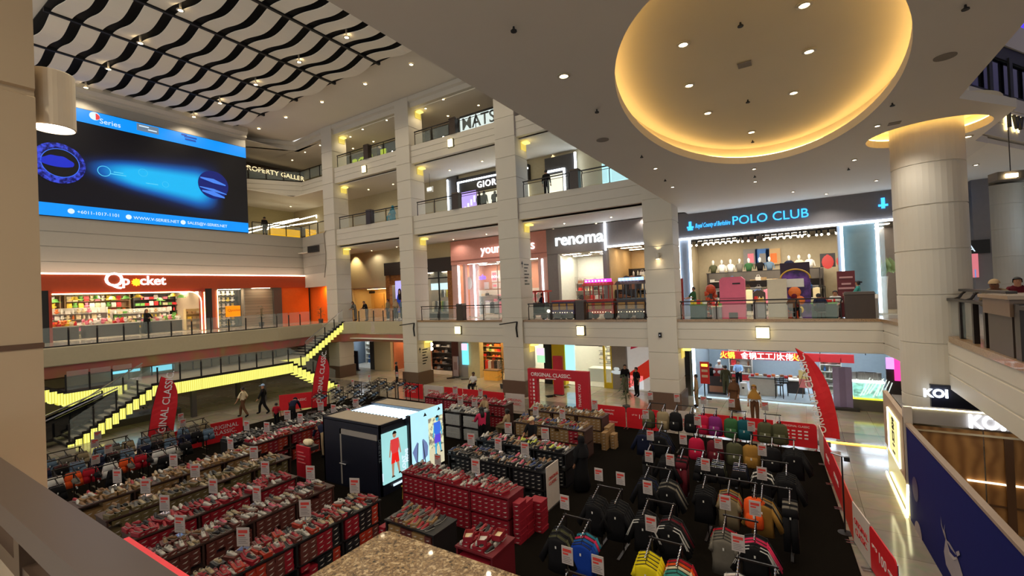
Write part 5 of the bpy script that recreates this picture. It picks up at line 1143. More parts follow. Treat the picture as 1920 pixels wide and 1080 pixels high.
mb = MB(); mb.loft([[(c.x-.38,c.y+.03*math.sin(i),z),(c.x-.13,c.y-.05,z),(c.x+.13,c.y+.04,z),(c.x+.38,c.y,z)] for i,z in enumerate([.12,.6,1.2,1.7,a.z])],closed=False,cap=False); wp(mb,'cloth',mat('lilac',(178,164,204),.6),t); wp(MB().box(c.x-.6,c.x+.6,c.y-.25,c.y+.25,0,.12),'foot',DKC,t)
a,b = ay(1596,694,27.0),ay(1660,742,27.0)
t = thing('water_display','lit turquoise water display tank with white and yellow rims','display tank',((a.x+b.x)/2,27.2,0)); wp(MB().box(a.x,b.x,27.0,28.4,0,.55),'base',mat('stone_base',(120,116,108),.5),t)
tq = bpy.data.materials.new('turquoise_tank'); tq.use_nodes = True; n_,l_ = nodes_of(tq); no = n_.new('ShaderNodeTexNoise'); no.inputs['Scale'].default_value = 5; no.inputs['Distortion'].default_value = 1; r = n_.new('ShaderNodeValToRGB'); e = r.color_ramp.elements; e[0].position = .35; e[0].color = lin((20,130,110)); e[1].position = .65; e[1].color = lin((130,230,210)); tc = n_.new('ShaderNodeTexCoord'); l_.new(tc.outputs['Object'],no.inputs[0]); l_.new(no.outputs['Fac'],r.inputs[0]); l_.new(r.outputs[0],n_['Principled BSDF'].inputs['Emission Color']); n_['Principled BSDF'].inputs['Emission Strength'].default_value = 1.1
wp(MB().box(a.x+.05,b.x-.05,27.0,28.2,.62,1.35),'water',tq,t); wp(MB().box(a.x,b.x,26.95,28.3,.55,.62),'yellow_rim',emi('rim_yellow',(220,230,60),1.6),t); wp(MB().box(a.x,b.x,26.95,28.3,1.35,1.42),'white_rim',emi('rim_white',(240,250,240),2),t)
mb = MB(); [mb.cbox((RND.uniform(a.x,b.x),27.4,1.6),(.2,.2,.35),RND.random()) for _ in range(14)]; wp(mb,'rocks',GC['grey'],t)
mb = MB(); [mb.tube((a.x+.3+.12*k,26.98,.7+.05*(k % 4)),(a.x+.7+.1*k,26.97,1.6-.06*(k % 5)),.02,5) for k in range(9)]; wp(mb,'branches',emi('branch_glow',(235,245,235),1),t)  # glow in the branch colour stands in for light reaching the branches
t = thing('light_box','violet and magenta sign box beside the round column at ground level','light box',(ay(1675,690,27).x,27,1)); a,b = ay(1660,670,27.0),ay(1693,714,27.0)
wp(MB().box(a.x,(a.x+b.x)/2,26.9,27.0,(a.z+b.z)/2,a.z),'violet_face',emi('violet_box',(200,150,240),1.5),t); wp(MB().box((a.x+b.x)/2,b.x+.4,26.9,27.0,b.z,a.z),'magenta_face',emi('magenta_box',(235,60,150),1.6),t); wp(MB().box(a.x,b.x,27.0,27.1,0,a.z),'back',DKC,t)
struct(MB().box(xR1,14,27.4,27.6,0,3.2).obj('wall_ground_right',GREYW))
struct(MB().box(3.6,13.9,-7,27.3,3.3,3.48).obj('ceiling_under_right',CREAM2))

# ------------------------------------------------------------------ things standing before the second floor shops
def wheel(mb,c,r,w=.1): mb.lathe([(r*.3,0),(r,0),(r,w),(r*.3,w)],n=14,M=Matrix.Translation(c) @ Matrix.Rotation(PI/2,4,'X'))
def px2(px,py=580,Y=25.6): return ay(px,py,Y)
TY = 25.6; ZF = 4.5
def railcar(x0,x1,m,m2,roof,label,roofm=None,bulbs=None):
    t = thing('toy_train_car',label,'train car',((x0+x1)/2,TY,ZF))
    wp(MB().box(x0,x1,TY-.5,TY+.5,ZF+.35,ZF+1.15),'body',m,t)
    wp(MB().box(x0-.03,x1+.03,TY-.53,TY+.53,ZF+1.12,ZF+1.2),'rim',m2,t)
    for x in (x0+.35,x1-.35):
        for s_ in (-.5,.42): mb = MB(); wheel(mb,(x,TY+s_+.05,ZF+.24),.24); wp(mb,'wheel',DKC,t)
    mb = MB(); n = int((x1-x0)/.16)
    for i in range(n): mb.ball((x0+.08+.16*i,TY-.53,ZF+.45),.025,5,4)
    wp(mb,'bulb_row',emi('train_bulb',(255,225,170),5),t)
    k = 3
    for i in range(k):
        cx = x0+(x1-x0)*(i+.5)/k; wp(MB().box(cx-.2,cx+.2,TY-.53,TY-.5,ZF+.62,ZF+1.0),'gold_panel',mat('train_gold',(170,124,50),.4),t)
    if roof:
        for x in (x0+.05,(x0*2+x1)/3,(x0+2*x1)/3,x1-.05):
            for s_ in (-.45,.45): wp(MB().box(x-.03,x+.03,TY+s_-.03,TY+s_+.03,ZF+1.2,ZF+2.0),'pillar_post',m2,t)
        wp(MB().loft([[(x0-.1,TY-.58,ZF+2.0),(x1+.1,TY-.58,ZF+2.0),(x1+.1,TY+.58,ZF+2.0),(x0-.1,TY+.58,ZF+2.0)],[(x0,TY-.4,ZF+2.2),(x1,TY-.4,ZF+2.2),(x1,TY+.4,ZF+2.2),(x0,TY+.4,ZF+2.2)]]),'roof',m,t)
        wp(MB().box(x0+.1,x1-.1,TY-.42,TY-.36,ZF+2.2,ZF+2.38),'roof_light_bar',roofm,t)
        mb = MB(); [mb.ball((x0+.2+.2*i,TY-.45,ZF+2.28),.045,5,4) for i in range(int((x1-x0-.3)/.2))]; wp(mb,'roof_bulbs',emi('roof_bulb',(255,235,255),5),t)
    return t
TR = mat('train_red',(176,44,28),.35); TP = mat('train_purple',(60,36,92),.35); TB = mat('train_brown',(70,44,40),.4)
railcar(px2(1042).x,px2(1084).x,TP,TR,False,'purple toy train tender behind the train engine')
railcar(px2(1101).x,px2(1156).x,TR,TR,True,'red toy train coach with magenta roof lights',emi('magenta_bar',(230,50,200),3))
railcar(px2(1163).x,px2(1216).x,TB,mat('train_teal',(60,70,80),.4),True,'dark toy train coach with bluish roof lights partly behind the pillar',emi('blue_bar',(150,180,230),2))
t = thing('toy_train_engine','dark toy train engine with red cab beside the third tall pillar','train engine',(px2(1013).x,TY,ZF)); x0,x1 = px2(1000).x,px2(1026).x
wp(MB().lathe([(.001,0),(.36,0),(.36,x1-x0),(.001,x1-x0)],n=16,M=Matrix.Translation((x0,TY,ZF+.75)) @ Matrix.Rotation(PI/2,4,'Y')),'boiler',mat('engine_dark',(40,52,52),.35),t)
wp(MB().box(x0-.1,x1+.6,TY-.45,TY+.45,ZF+.3,ZF+.42),'chassis',DKC,t)
for sx in (-.05,x1-x0-.1):
    for s_ in (-.35,.35): wp(MB().box(x0+sx,x0+sx+.08,TY+s_-.04,TY+s_+.04,ZF+1.0,ZF+1.75),'cab_post',TR,t)
wp(MB().box(x0-.2,x1+.15,TY-.45,TY+.45,ZF+1.75,ZF+1.86),'cab_roof',TR,t)
for x in (x0+.2,x1,x1+.45): mb = MB(); wheel(mb,(x,TY-.4,ZF+.22),.2); wp(mb,'wheel',DKC,t)
mb = MB(); mb.ball((x1+.3,TY-.4,ZF+.55),.09,8,6); wp(mb,'head_lamp',LENSW,t)
# pieces before the polo shop (on y about 25.2)
PY_ = 25.2
def bx(px0,px1,py0,name,label,cat,m,depth=.5,Y=PY_,rnd=False,extra=None):
    a,b = ay(px0,580,Y),ay(px1,580,Y); top = ay((px0+px1)/2,py0,Y).z
    t = thing(name,label,cat,((a.x+b.x)/2,Y,ZF)); mb = MB()
    if rnd:
        w = (b.x-a.x)/2; pl = [(-w,0),(w,0),(w,top-ZF-.15),(w-.15,top-ZF),(-w+.15,top-ZF),(-w,top-ZF-.15)]
        mb.prism(pl,-depth/2,depth/2,frame(((a.x+b.x)/2,Y,ZF+.02),(1,0,0),(0,0,1)))
    else: mb.box(a.x,b.x,Y-depth/2,Y+depth/2,ZF+.02,top)
    wp(mb,'body',m,t); return t,a.x,b.x,top
PKC = mat('pink_cabinet',(222,100,128),.45)
t,x0,x1,z = bx(1352,1399,520,'gift_cabinet','big rounded pink cabinet before the polo shop','cabinet',PKC,rnd=True); wp(MB().box(x1-.75,x1-.35,PY_-.27,PY_-.25,ZF+.05,ZF+.35),'grey_flap',DKC,t); wp(MB().box(x0+.6,x0+.95,PY_-.27,PY_-.25,z-.35,z-.28),'slot',DARK,t); wp(MB().box(x0,x1,PY_-.26,PY_-.25,ZF+1.05,ZF+1.07),'seam',DARK,t)
t,x0,x1,z = bx(1441,1477,523,'white_cabinet','tall cream cabinet panel between grey chair and purple booth','cabinet',mat('cream_cab',(206,194,168),.5)); wp(MB().box(x0+.05,x1-.05,PY_-.27,PY_-.25,ZF+.1,ZF+1.0),'door',mat('cream_door',(190,180,158),.5),t)
t,x0,x1,z = bx(1413,1436,545,'chair_stack','dark brown chair back with chrome frame beside the pink cabinet','chair',mat('chair_brown',(84,66,54),.5),.12,rnd=True)
for x in (x0,x1): wp(MB().path([(x,PY_,ZF),(x,PY_,z-.1),((x0+x1)/2,PY_,z+.08)],.02),'frame_tube',CHROME,t)
# purple booth with an arch
PUR = bpy.data.materials.new('purple_print'); PUR.use_nodes = True; n_,l_ = nodes_of(PUR); no = n_.new('ShaderNodeTexNoise'); no.inputs['Scale'].default_value = 3; r = n_.new('ShaderNodeValToRGB'); e = r.color_ramp.elements; e[0].position = .4; e[0].color = lin((50,26,84)); e[1].position = .65; e[1].color = lin((110,60,150)); tc = n_.new('ShaderNodeTexCoord'); l_.new(tc.outputs['Object'],no.inputs[0]); l_.new(no.outputs['Fac'],r.inputs[0]); l_.new(r.outputs[0],n_['Principled BSDF'].inputs['Base Color'])
a,b = ay(1466,580,25.9),ay(1522,580,25.9); zt = ay(1494,492,25.9).z; zm = ay(1494,505,25.9).z; cx = (a.x+b.x)/2; w = (b.x-a.x)/2
t = thing('photo_booth','purple arch-topped booth with round orange figures before the polo shop','booth',(cx,25.9,ZF)); wp(MB().box(a.x,b.x,25.95,26.1,ZF,zt),'back_board',mat('dark_purple',(40,20,44),.5),t)
ar = [(-w,0),(w,0)] + [(w*math.cos(q_),zm-ZF-w*.75+w*.75*math.sin(q_)) for q_ in [PI*i/16 for i in range(17)]]
wp(MB().prism(ar,0,.1,frame((cx,25.9,ZF),(1,0,0),(0,0,1))),'arch_panel',PUR,t)
mb = MB(); mb.path([(cx+w*math.cos(q_),25.78,zm-w*.75+w*.75*math.sin(q_)) for q_ in [PI*i/16 for i in range(17)]],.04,6); wp(mb,'arch_light',mat('arch_gold',(190,150,50),.4),t)
wp(MB().box(cx-.45,cx+.35,25.76,25.8,zm-.85,zm-.45),'name_plate',WHITE,t)
for dx,dz,r_,c_ in ((-.05,1.25,.27,'orange'),(.15,.85,.22,'orange'),(-.35,.75,.24,'blue'),(.1,.4,.2,'yellow')): mb = MB(); mb.ball((cx+dx,25.78,ZF+dz),r_,10,7,(1,.3,1)); wp(mb,'printed_ball',GC[c_],t)
wp(MB().box(cx-.6,cx+.2,25.4,25.75,ZF+.02,ZF+.4),'orange_step',mat('orange_step',(226,84,34),.5),t)
t,x0,x1,z = bx(1572,1606,508,'banner_stand','maroon roll-up banner with pale lettering beside the teal-shirt person','banner',mat('maroon_print',(104,36,44),.5),.05,Y=25.9)
for k,(zz_,w_) in enumerate(((.25,.5),(.55,.35),(.75,.6),(1.0,.3))): wp(MB().box((x0+x1)/2-w_/2,(x0+x1)/2+w_/2,25.85,25.87,z-zz_-.08,z-zz_),'letter_line',mat('banner_pale',(200,150,150),.5),t)
t,x0,x1,z = bx(1271,1283,522,'banner_stand','narrow red roll-up banner right beside the pillar at the polo shop','banner',mat('banner_deep_red',(150,40,34),.5),.05)
wp(MB().box((x0+x1)/2-.06,(x0+x1)/2+.06,PY_-.04,PY_-.02,ZF+.6,ZF+1.6),'letter_line',mat('banner_pale',(200,150,150),.5),t)
c = ay(1333,560,25.4); t = thing('festive_figure','orange flower-covered standing figure before the polo shop','display figure',(c.x,25.4,ZF))
mb = MB(); mb.ball((c.x,25.4,ZF+1.55),.25,8,6)
for k in range(60): q_ = RND.random()*6.28; z = RND.uniform(.15,1.45); rr = (.24 if z > .8 else .18+.1*math.sin(z*4)); mb.ball((c.x+rr*math.cos(q_),25.4+rr*math.sin(q_),ZF+z),.08,5,4)
wp(mb,'flowers',mat('orange_flower',(196,74,34),.6),t); wp(MB().lathe([(.3,0),(.3,.08),(.08,.1),(.08,1.4)],(c.x,25.4,ZF),10),'stand',DKC,t)
for i,(px,w_,h,c_) in enumerate(((1310,.8,.8,'green'),(1345,.5,.7,'cream'),(1425,.5,.9,'tan'),(1545,1.0,.75,'green'),(1628,.7,.95,'white'))):
    c = ay(px,580,25.0 if i != 3 else 25.1); t = thing('stall_table',['low green table before the blue-grey pier of the polo shop','small cream stand beside the orange flower figure','small tan stand behind the brown chair back','teal covered stall table where people sit before the polo shop','white stall table of small goods next to the brown counter box'][i],'table',(c.x,c.y,ZF))
    wp(MB().box(c.x-w_/2,c.x+w_/2,c.y-.3,c.y+.3,ZF+h-.05,ZF+h),'table_top',GC[c_],t); wp(MB().box(c.x-w_/2+.03,c.x+w_/2-.03,c.y-.27,c.y+.27,ZF+.03,ZF+h-.05),'cloth',mat('teal_cloth',(60,84,80),.7) if i in (0,3) else GC['grey'],t)
    for k in range(5): goods(RND.choice(['packet','gift_box','bottle']),RND.choice(CL),(c.x-w_/2+.1+k*(w_-.2)/4,c.y,ZF+h+.002),RND.random(),'small item on the '+t['label'],'items on stall %d' % i if 0 else 'items on the '+t['label'],sc=.75)
# mannequin row in the polo shop window zone handled with the people
# right end: tall white tulips of the glass shop
c = ay(1655,500,28.8); t = thing('potted_plant','tall pale-leaved plant in white vases behind the glass by the round column','plant',(c.x,28.8,4.53)); mb = MB()
for k in range(26): q_ = RND.random()*6.28; mb.add([(c.x,28.8,6.3),(c.x+.3*math.cos(q_),28.8+.3*math.sin(q_),6.9+RND.random()*.4),(c.x+.6*math.cos(q_),28.8+.6*math.sin(q_),6.4+RND.random()*.5),(c.x+.25*math.cos(q_+.2),28.8+.25*math.sin(q_+.2),6.6)],[(0,1,2,3)])
wp(mb,'leaves',mat('pale_leaf',(150,165,110),.5),t); wp(MB().lathe([(.12,0),(.12,.9),(.2,1.8)],(c.x,28.8,4.53),10),'vase',WHITE,t)
# palm-like plants: by the stair corner and in front of the pillar
def palm(x,y,z,h,label,n=34,l=.5,m=None):
    t = thing('potted_plant',label,'plant',(x,y,z)); MB().lathe([(.16,0),(.2,.3),(.17,.32)],n=12).obj('pot',DKC,t); mb = MB()
    for k in range(n):
        q_ = RND.random()*6.28; b = Vector((RND.uniform(-.06,.06),RND.uniform(-.06,.06),.3+h*(.2+.8*RND.random()))); d = Vector((math.cos(q_),math.sin(q_),.35)).normalized()*l*RND.uniform(.6,1.2); s_ = Vector((-math.sin(q_),math.cos(q_),0))*.035
        mb.add([b,b+d*.5+s_,b+d+Vector((0,0,-.18)),b+d*.5-s_],[(0,1,2,3)])
    mb.obj('leaves',m or mat('plant_leaf',(52,72,34),.5),t); mb = MB()
    for k in range(4): mb.tube((RND.uniform(-.04,.04),RND.uniform(-.04,.04),.3),(RND.uniform(-.08,.08),RND.uniform(-.08,.08),.3+h*.9),.012,5)
    mb.obj('stems',mat('plant_stem',(84,80,44),.6),t); return t
c = az(1208,752,0); palm(c.x-.2,22.6,0,1.5,'leafy green plant before the pillar beside the red barrier',60)
c = az(943,728,0); palm(c.x,c.y,0,1.7,'dark leafy plant between the golden shop and the third tall pillar',50)
palm(-33.3,23.0,4.5,1.0,'dark palm at the bend of the gallery before the orange wall',30,.6)
palm(-35.8,19.5,4.5,1.2,'green palm before the pale brick wall',30,.6)
# ------------------------------------------------------------------ tea kiosk and blue hoarding
kk = thing('tea_kiosk','beige tea kiosk with white KOI lettering under the round column','kiosk',(2.3,15.4,0))
KB = mat('kiosk_beige',(176,150,122),.5)
wp(MB().box(2.12,2.24,15.4,18.9,.95,2.62),'side_wall',KB,kk); wp(MB().box(2.12,2.3,15.35,15.5,.9,2.92),'corner_post',mat('kiosk_pale',(190,176,160),.4),kk)
wp(MB().box(2.16,2.2,15.45,18.7,.05,.93),'glass_base',mat('lit_glass',(190,184,120),.15,em=.35,emc=(255,236,140)),kk)
wp(MB().path([(2.1,18.7,.04),(2.1,15.38,.04),(2.14,15.34,.9)],.03,6),'base_light',emi('koi_line',(255,248,190),5),kk)
wp(MB().box(2.13,8,15.4,15.6,2.5,2.91),'beam',mat('kiosk_grey',(150,140,132),.45),kk); wp(MB().box(2.13,8,15.37,15.4,2.89,2.92),'light_line',emi('koi_line',(255,248,190),5),kk)
wp(MB().box(2.9,8,16.6,16.8,2.6,3.3),'rear_header',mat('koi_navy',(14,16,36),.4),kk); wp(MB().box(2.3,2.9,15.6,18.6,2.5,2.56),'roof_panel',CHROME,kk)
mb = MB(); wp(mb.path([(2.1,y,z) for y,z in ((17.9,2.3),(16.1,2.3),(16.1,1.05),(17.9,1.05),(17.9,2.3))],.02,6),'sign_outline',emi('koi_line',(255,248,190),5),kk)
wp(MB().box(2.105,2.12,16.3,17.7,1.12,2.22),'sign_panel',emi('koi_panel',(240,226,150),1.1),kk)
for k,s_ in enumerate('茶の店'[:1]+'口二'): text('lettering',s_,.36,INK,kk,frame((2.1,17.2,1.9-.36*k),(0,-1,0),(0,0,1)),.006,off=.01)
KT = emi('koi_text',(225,238,255),5); p = ay(1815,783,15.35); text('lettering','KOI',.44,KT,kk,facadeM(p.x,15.36,2.53),.03,off=.012,sx=.85); p = ay(1866,800,15.35); text('lettering','Thé',.26,KT,kk,facadeM(p.x+.08,15.36,2.55),.03,off=.008)
p = ay(1740,742,16.55); text('lettering','KOI',.3,KT,kk,facadeM(p.x-.1,16.55,2.98),.02,off=.01)
PLY = bpy.data.materials.new('plywood'); PLY.use_nodes = True; n_,l_ = nodes_of(PLY); tc = n_.new('ShaderNodeTexCoord'); wv = n_.new('ShaderNodeTexWave'); wv.inputs['Scale'].default_value = 1.2; wv.inputs['Distortion'].default_value = 9; wv.inputs['Detail'].default_value = 3; wv.inputs['Detail Scale'].default_value = .6; r = n_.new('ShaderNodeValToRGB'); e = r.color_ramp.elements; e[0].color = lin((150,100,50)); e[1].color = lin((190,136,74)); l_.new(tc.outputs['Object'],wv.inputs[0]); l_.new(wv.outputs[0],r.inputs[0]); l_.new(r.outputs[0],n_['Principled BSDF'].inputs['Base Color']); n_['Principled BSDF'].inputs['Roughness'].default_value = .5
t = thing('plywood_boarding','brown plywood boarding closing the tea kiosk front below its beam','boarding',(4,15.55,0)); 
for i in range(4): wp(MB().box(2.3+1.35*i,3.62+1.35*i,15.52,15.56,0,2.42),'board',PLY,t)
wp(MB().box(2.3,8,15.47,15.52,2.3,2.34),'rail',mat('pale_rail',(214,190,150),.4),t); wp(MB().box(3.3,8,15.46,15.52,1.17,1.2),'light_strip',emi('strip_soft',(255,236,200),2.2),t); wp(MB().box(3.97,4.12,15.44,15.5,0,2.3),'batten',mat('ply_dark',(96,62,34),.6),t); wp(MB().box(3.3,8,15.48,15.52,.62,.66),'lower_batten',mat('ply_dark',(96,62,34),.6),t)
light('lamp','AREA',40,(1,.85,.6),t,(.6,-1.6,2.6),.8,rot=(math.radians(-50),0,0))
HB = mat('hoarding_blue',(18,24,92),.8,spec=.15)
t = thing('hoarding','long navy blue hoarding wall with pale ovals and an antlered drawing','hoarding',(2.2,15.35,0),math.atan2(-12.35,.5))
L = 12.4; MB().box(0,L,-.04,.04,0,2.44).obj('panel',HB,t); MB().box(0,L,-.06,.06,2.44,2.5).obj('top_edge',mat('hoard_edge',(150,130,116),.5),t)
OV = mat('hoard_pale',(150,142,150),.5)
def hp(px,py):
    """point on the hoarding face under a pixel: (distance along, height)"""
    d = ray(px,py); n = Vector((12.35,.5,0)).normalized(); p0 = Vector((2.2,15.35,0)); s_ = n.dot(p0-CP)/n.dot(d); p = CP+d*s_; u = Vector((.5,-12.35,0)).normalized(); return (p-p0).dot(u),p.z
def hpoly(pts,name,m,off=-.05):
    q_ = [hp(*p) for p in pts]; mb = MB(); mb.add([(a,off,b) for a,b in q_],[tuple(range(len(q_)))]); mb.obj(name,m,t)
def hoval(cx,cy,rx,ry,name,m,off=-.05,tilt=0,n=24):
    hpoly([(cx+rx*math.cos(a)*math.cos(tilt)-ry*math.sin(a)*math.sin(tilt),cy+rx*math.cos(a)*math.sin(tilt)+ry*math.sin(a)*math.cos(tilt)) for a in [2*PI*i/n for i in range(n)]],name,m,off)
hoval(1727,1004,6,27,'pale_oval',OV,tilt=-.15); hoval(1721,918,5,24,'dim_oval',mat('hoard_dim',(50,50,96),.5),tilt=-.12)
hpoly([(1779,1012),(1786,1018),(1799,1040),(1806,1060),(1812,1080),(1812,1110),(1796,1110),(1790,1080),(1780,1060),(1776,1035)],'drawn_body',OV)
hpoly([(1784,1022),(1795,1036),(1802,1050),(1795,1052),(1786,1040)],'drawn_head',mat('hoard_light',(176,168,170),.5),-.055)
hpoly([(1770,968),(1772,985),(1779,1008),(1782,1014),(1780,1015),(1775,1000),(1771,985)],'antler',OV,-.052); hpoly([(1778,984),(1777,995),(1781,1012),(1779,1012),(1775,998)],'antler',OV,-.052)
hpoly([(1783,1018),(1790,1030),(1800,1042),(1803,1040),(1808,1038),(1806,1044),(1797,1046),(1788,1036)],'drawn_outline',HB,-.058)
hpoly([(1800,1036),(1806,1034),(1808,1042),(1803,1045)],'drawn_ear',OV,-.06)
# slim black stand by the barrier
c = az(1585,1000,0); t = thing('microphone_stand','slim black stand with a small crossbar beside the red barrier','stand',(c.x,c.y,0)); zt = 1.9
MB().tube((0,0,0),(0,0,zt),.018).obj('pole',BLACK,t); MB().tube((-.22,0,zt+.06),(.12,0,zt-.02),.02).obj('crossbar',CHROME,t); MB().cbox((.1,0,zt-.05),(.12,.1,.1)).obj('clamp',BLACK,t); MB().lathe([(.16,0),(.16,.02),(.02,.03)],n=12).obj('base',BLACK,t)

# ------------------------------------------------------------------ barriers, arch, flags
WT = mat('print_white',(236,226,222),.5)
BW = mat('banner_white',(206,190,180),.55)
def barrier(p,q,h,m,label,lines,tm,rounded=False,legs=True,bow=0):
    """banner between two feet; lettering lines = [(text, size, x fraction, height)] read from the camera side"""
    p,q = Vector(p),Vector(q); L = (q-p).length; rz = math.atan2((q-p).y,(q-p).x)
    t = thing('barrier_banner',label,'barrier',(p.x,p.y,0),rz)
    mb = MB(); r_ = .12 if rounded else .01; n = 8
    top = [(x,h-(r_*(1-math.sin(a)))) for x,a in [(r_*(1-math.cos(PI/2*i/n)),PI/2*i/n) for i in range(n+1)]]
    pl = [(0,.05),(L,.05)] + [(L-x,z) for x,z in top] + [(x,z) for x,z in reversed(top)]
    mb.prism([(x,z) for x,z in pl],-.012,.012,frame((0,0,0),(1,0,0),(0,0,1))); mb.obj('banner',m,t)
    for x in (.05,L-.05): MB().box(x-.02,x+.02,-.18,.18,0,.03).obj('foot',CHROME,t); MB().tube((x,.03,0),(x,.03,h*.9),.012).obj('post',CHROME,t)
    for s_,sz,fx_,z in lines:
        cu = text('lettering',s_,sz,tm,t,Matrix.LocRotScale((p.x,p.y,0),Matrix.Rotation(rz,3,'Z'),None) @ frame((L*fx_,-.016,z),(1,0,0),(0,0,1)),.003,align='CENTER')
    return t
B_ = lambda px,py,z=.5: az(px,py,z)
OCL = [('ORIGINAL',.26,.5,.62),('CLASSIC.',.26,.5,.38)]
def seg(px0,py0,px1,py1): a,b = B_(px0,py0),B_(px1,py1); return (a.x,a.y,0),(b.x,b.y,0)
X0 = 20.15
for a,b,m,lb,ln,tm,rd in ((-8.35,-6.85,RED,'red barrier banner beside the red arch, left one of the pair with rounded corners',[('mulakan hari',.09,.5,.72),('ORIGINAL',.12,.45,.55),('DISCOUNT',.09,.6,.2)],WT,True),(-6.8,-5.35,RED,'red barrier banner marked 100 before the pillar plinth',[('UP TO',.08,.25,.62),('100',.28,.5,.5),('ITEMS ON SALE',.07,.78,.58),('every day',.08,.6,.15)],WT,True),
    (-5.3,-3.75,BW,'whitish barrier banner behind the dark rucksacks',[('ORIGINAL',.2,.5,.5),('CLASSIC.',.2,.5,.3)],RED,False),(-3.7,-2.35,RED,'red barrier banner behind the crimson and purple rucksacks',[('sale',.1,.5,.55)],WT,False),(-2.3,-1.1,RED,'red barrier banner behind the green and teal rucksacks',[('ORIGINAL',.12,.6,.5)],WT,False),(-1.0,.3,RED,'red barrier banner with rows of small print at the carpet corner',[('brand  brand  brand',.09,.5,.7),('brand  brand',.09,.5,.5),('members',.09,.5,.25)][:0]+[('ORIGINAL CLASSIC',.1,.5,.78)],WT,True)):
    y = X0-.3 if a < -5.4 else X0; barrier((a,y,0),(b,y,0),.95,m,lb,ln,tm,rd)
t = [o for o in S.objects if o.get('label','').startswith('red barrier banner with rows')][0]
for r_ in range(3):
    for k in range(4): MB().box(.3+.2*k,.42+.2*k,-.018,-.012,.35+.13*r_,.4+.13*r_).obj('print_mark',WT,t)
RP = [(.36,20.0),(.46,18.6),(.6,16.9),(.72,15.2),(.84,13.4),(1.05,12.3),(1.3,10.9)]
for k,(m,lb,tm,ln) in enumerate(((BW,'narrow whitish barrier banner right at the foot of the tall flag',RED,[]),(RED,'red barrier banner along the carpet edge just before the tall flag',WT,[('CLASSIC',.2,.5,.45)]),(RED,'red barrier banner along the carpet edge behind the slim black stand',WT,[('ORIGINAL',.2,.5,.45)]),(mat('banner_orange_red',(205,60,34),.55),'orange-red barrier banner along the carpet edge, second from the front',WT,[]),(BW,'whitish barrier banner with red print along the carpet edge near the hoarding',RED,[('ORIGINAL',.2,.5,.55),('CLASSIC.',.2,.5,.33)]),(RED,'red barrier banner marked 100 next to the blue hoarding',WT,[('UP TO',.1,.2,.6),('100',.3,.5,.48),('ITEMS',.1,.8,.55)]))):
    barrier((*RP[k],0),(*RP[k+1],0),1.0,m,lb,ln,tm,rounded=k in (0,5))
for k,(a,b,m,lb,ln,tm) in enumerate((((-22.95,8.0),(-22.75,9.55),RED,'red barrier banner behind the white hanging shorts by the lit stair',OCL,WT),((-22.72,9.65),(-22.5,11.2),RED,'red barrier banner reading original classic near the two walkers',OCL,WT),((-25.6,14.8),(-24.3,16.5),RED,'red barrier banner in front of the second red flag',[('CLASSIC',.2,.5,.5)],WT),((-21.2,20.35),(-19.6,20.3),RED,'red barrier banner beside the dark cap racks at the second tall pillar',[('sale sale',.12,.5,.6),('members',.1,.5,.4)],WT),((-19.5,20.3),(-17.95,20.3),BW,'whitish barrier banner behind the red shoe table',[('ORIGINAL',.2,.5,.55),('CLASSIC.',.2,.5,.35)],RED),((-17.85,20.25),(-16.5,20.25),RED,'red barrier banner behind the red shoe table, next to the whitish one',[('100',.2,.5,.5)],WT),((-16.45,20.25),(-15.1,20.25),RED,'red barrier banner behind the red shoe table, below the seated man',[('100',.2,.5,.5)],WT),((-15.05,20.25),(-13.65,20.25),RED,'red barrier banner behind the red shoe table, before the third tall pillar',[('100',.2,.5,.5)],WT),((-13.55,20.25),(-12.4,20.3),BW,'whitish barrier banner reading original classic at the foot of the red arch',[('ORIGINAL',.19,.5,.55),('CLASSIC.',.19,.5,.35)],RED))):
    barrier((*a,0),(*b,0),.95,m,lb,ln,tm)
# arch
AY = 21.3; ta = thing('entrance_arch','red entrance arch with white lettering ORIGINAL CLASSIC','arch',(az(1047,765,0).x,AY,0))
a,b = ay(991,690,AY),ay(1101,700,AY); zt = a.z; zi = ay(1045,712,AY).z; xi0,xi1 = ay(1010,740,AY).x,ay(1081,740,AY).x
AR = mat('arch_red',(190,28,44),.5)
wp(MB().box(a.x,xi0,AY-.12,AY+.12,0,zt),'leg',AR,ta); wp(MB().box(xi1,b.x+.1,AY-.12,AY+.12,0,zt),'leg',AR,ta); wp(MB().box(xi0,xi1,AY-.12,AY+.12,zi,zt),'header',AR,ta)
text('lettering','ORIGINAL CLASSIC.',.27,WT,ta,facadeM(a.x+.2,AY-.125,zt-.38),.004,off=.004); wp(MB().box(a.x+1.1,a.x+1.7,AY-.13,AY-.12,zt-.5,zt-.46),'sub_line',WT,ta)
for k in range(7):
    wp(MB().box(a.x+.12,a.x+.2,AY-.13,AY-.12,.3+.2*k,.4+.2*k),'print_mark',mat('dull_pink',(220,120,120),.5),ta); wp(MB().box(a.x+.3,a.x+.4,AY-.13,AY-.12,.3+.2*k,.42+.2*k),'print_mark',WT,ta)
text('lettering','THANK YOU',.2,WT,ta,frame(((xi1+b.x)/2-.02,AY-.125,.35),(0,0,1),(-1,0,0)),.004)
t = thing('banner_stand','red standing box sign behind the red arch','banner',(az(1047,725,0).x,24.6,0)); p,q = ay(1037,667,24.6),ay(1056,720,24.6); wp(MB().box(p.x,q.x,24.5,24.7,.05,p.z),'box',AR,t); wp(MB().box(p.x+.12,p.x+.4,24.48,24.5,p.z-.95,p.z-.8),'letter_line',WT,t); wp(MB().box(p.x,q.x,24.45,24.75,0,.05),'foot',DKC,t)
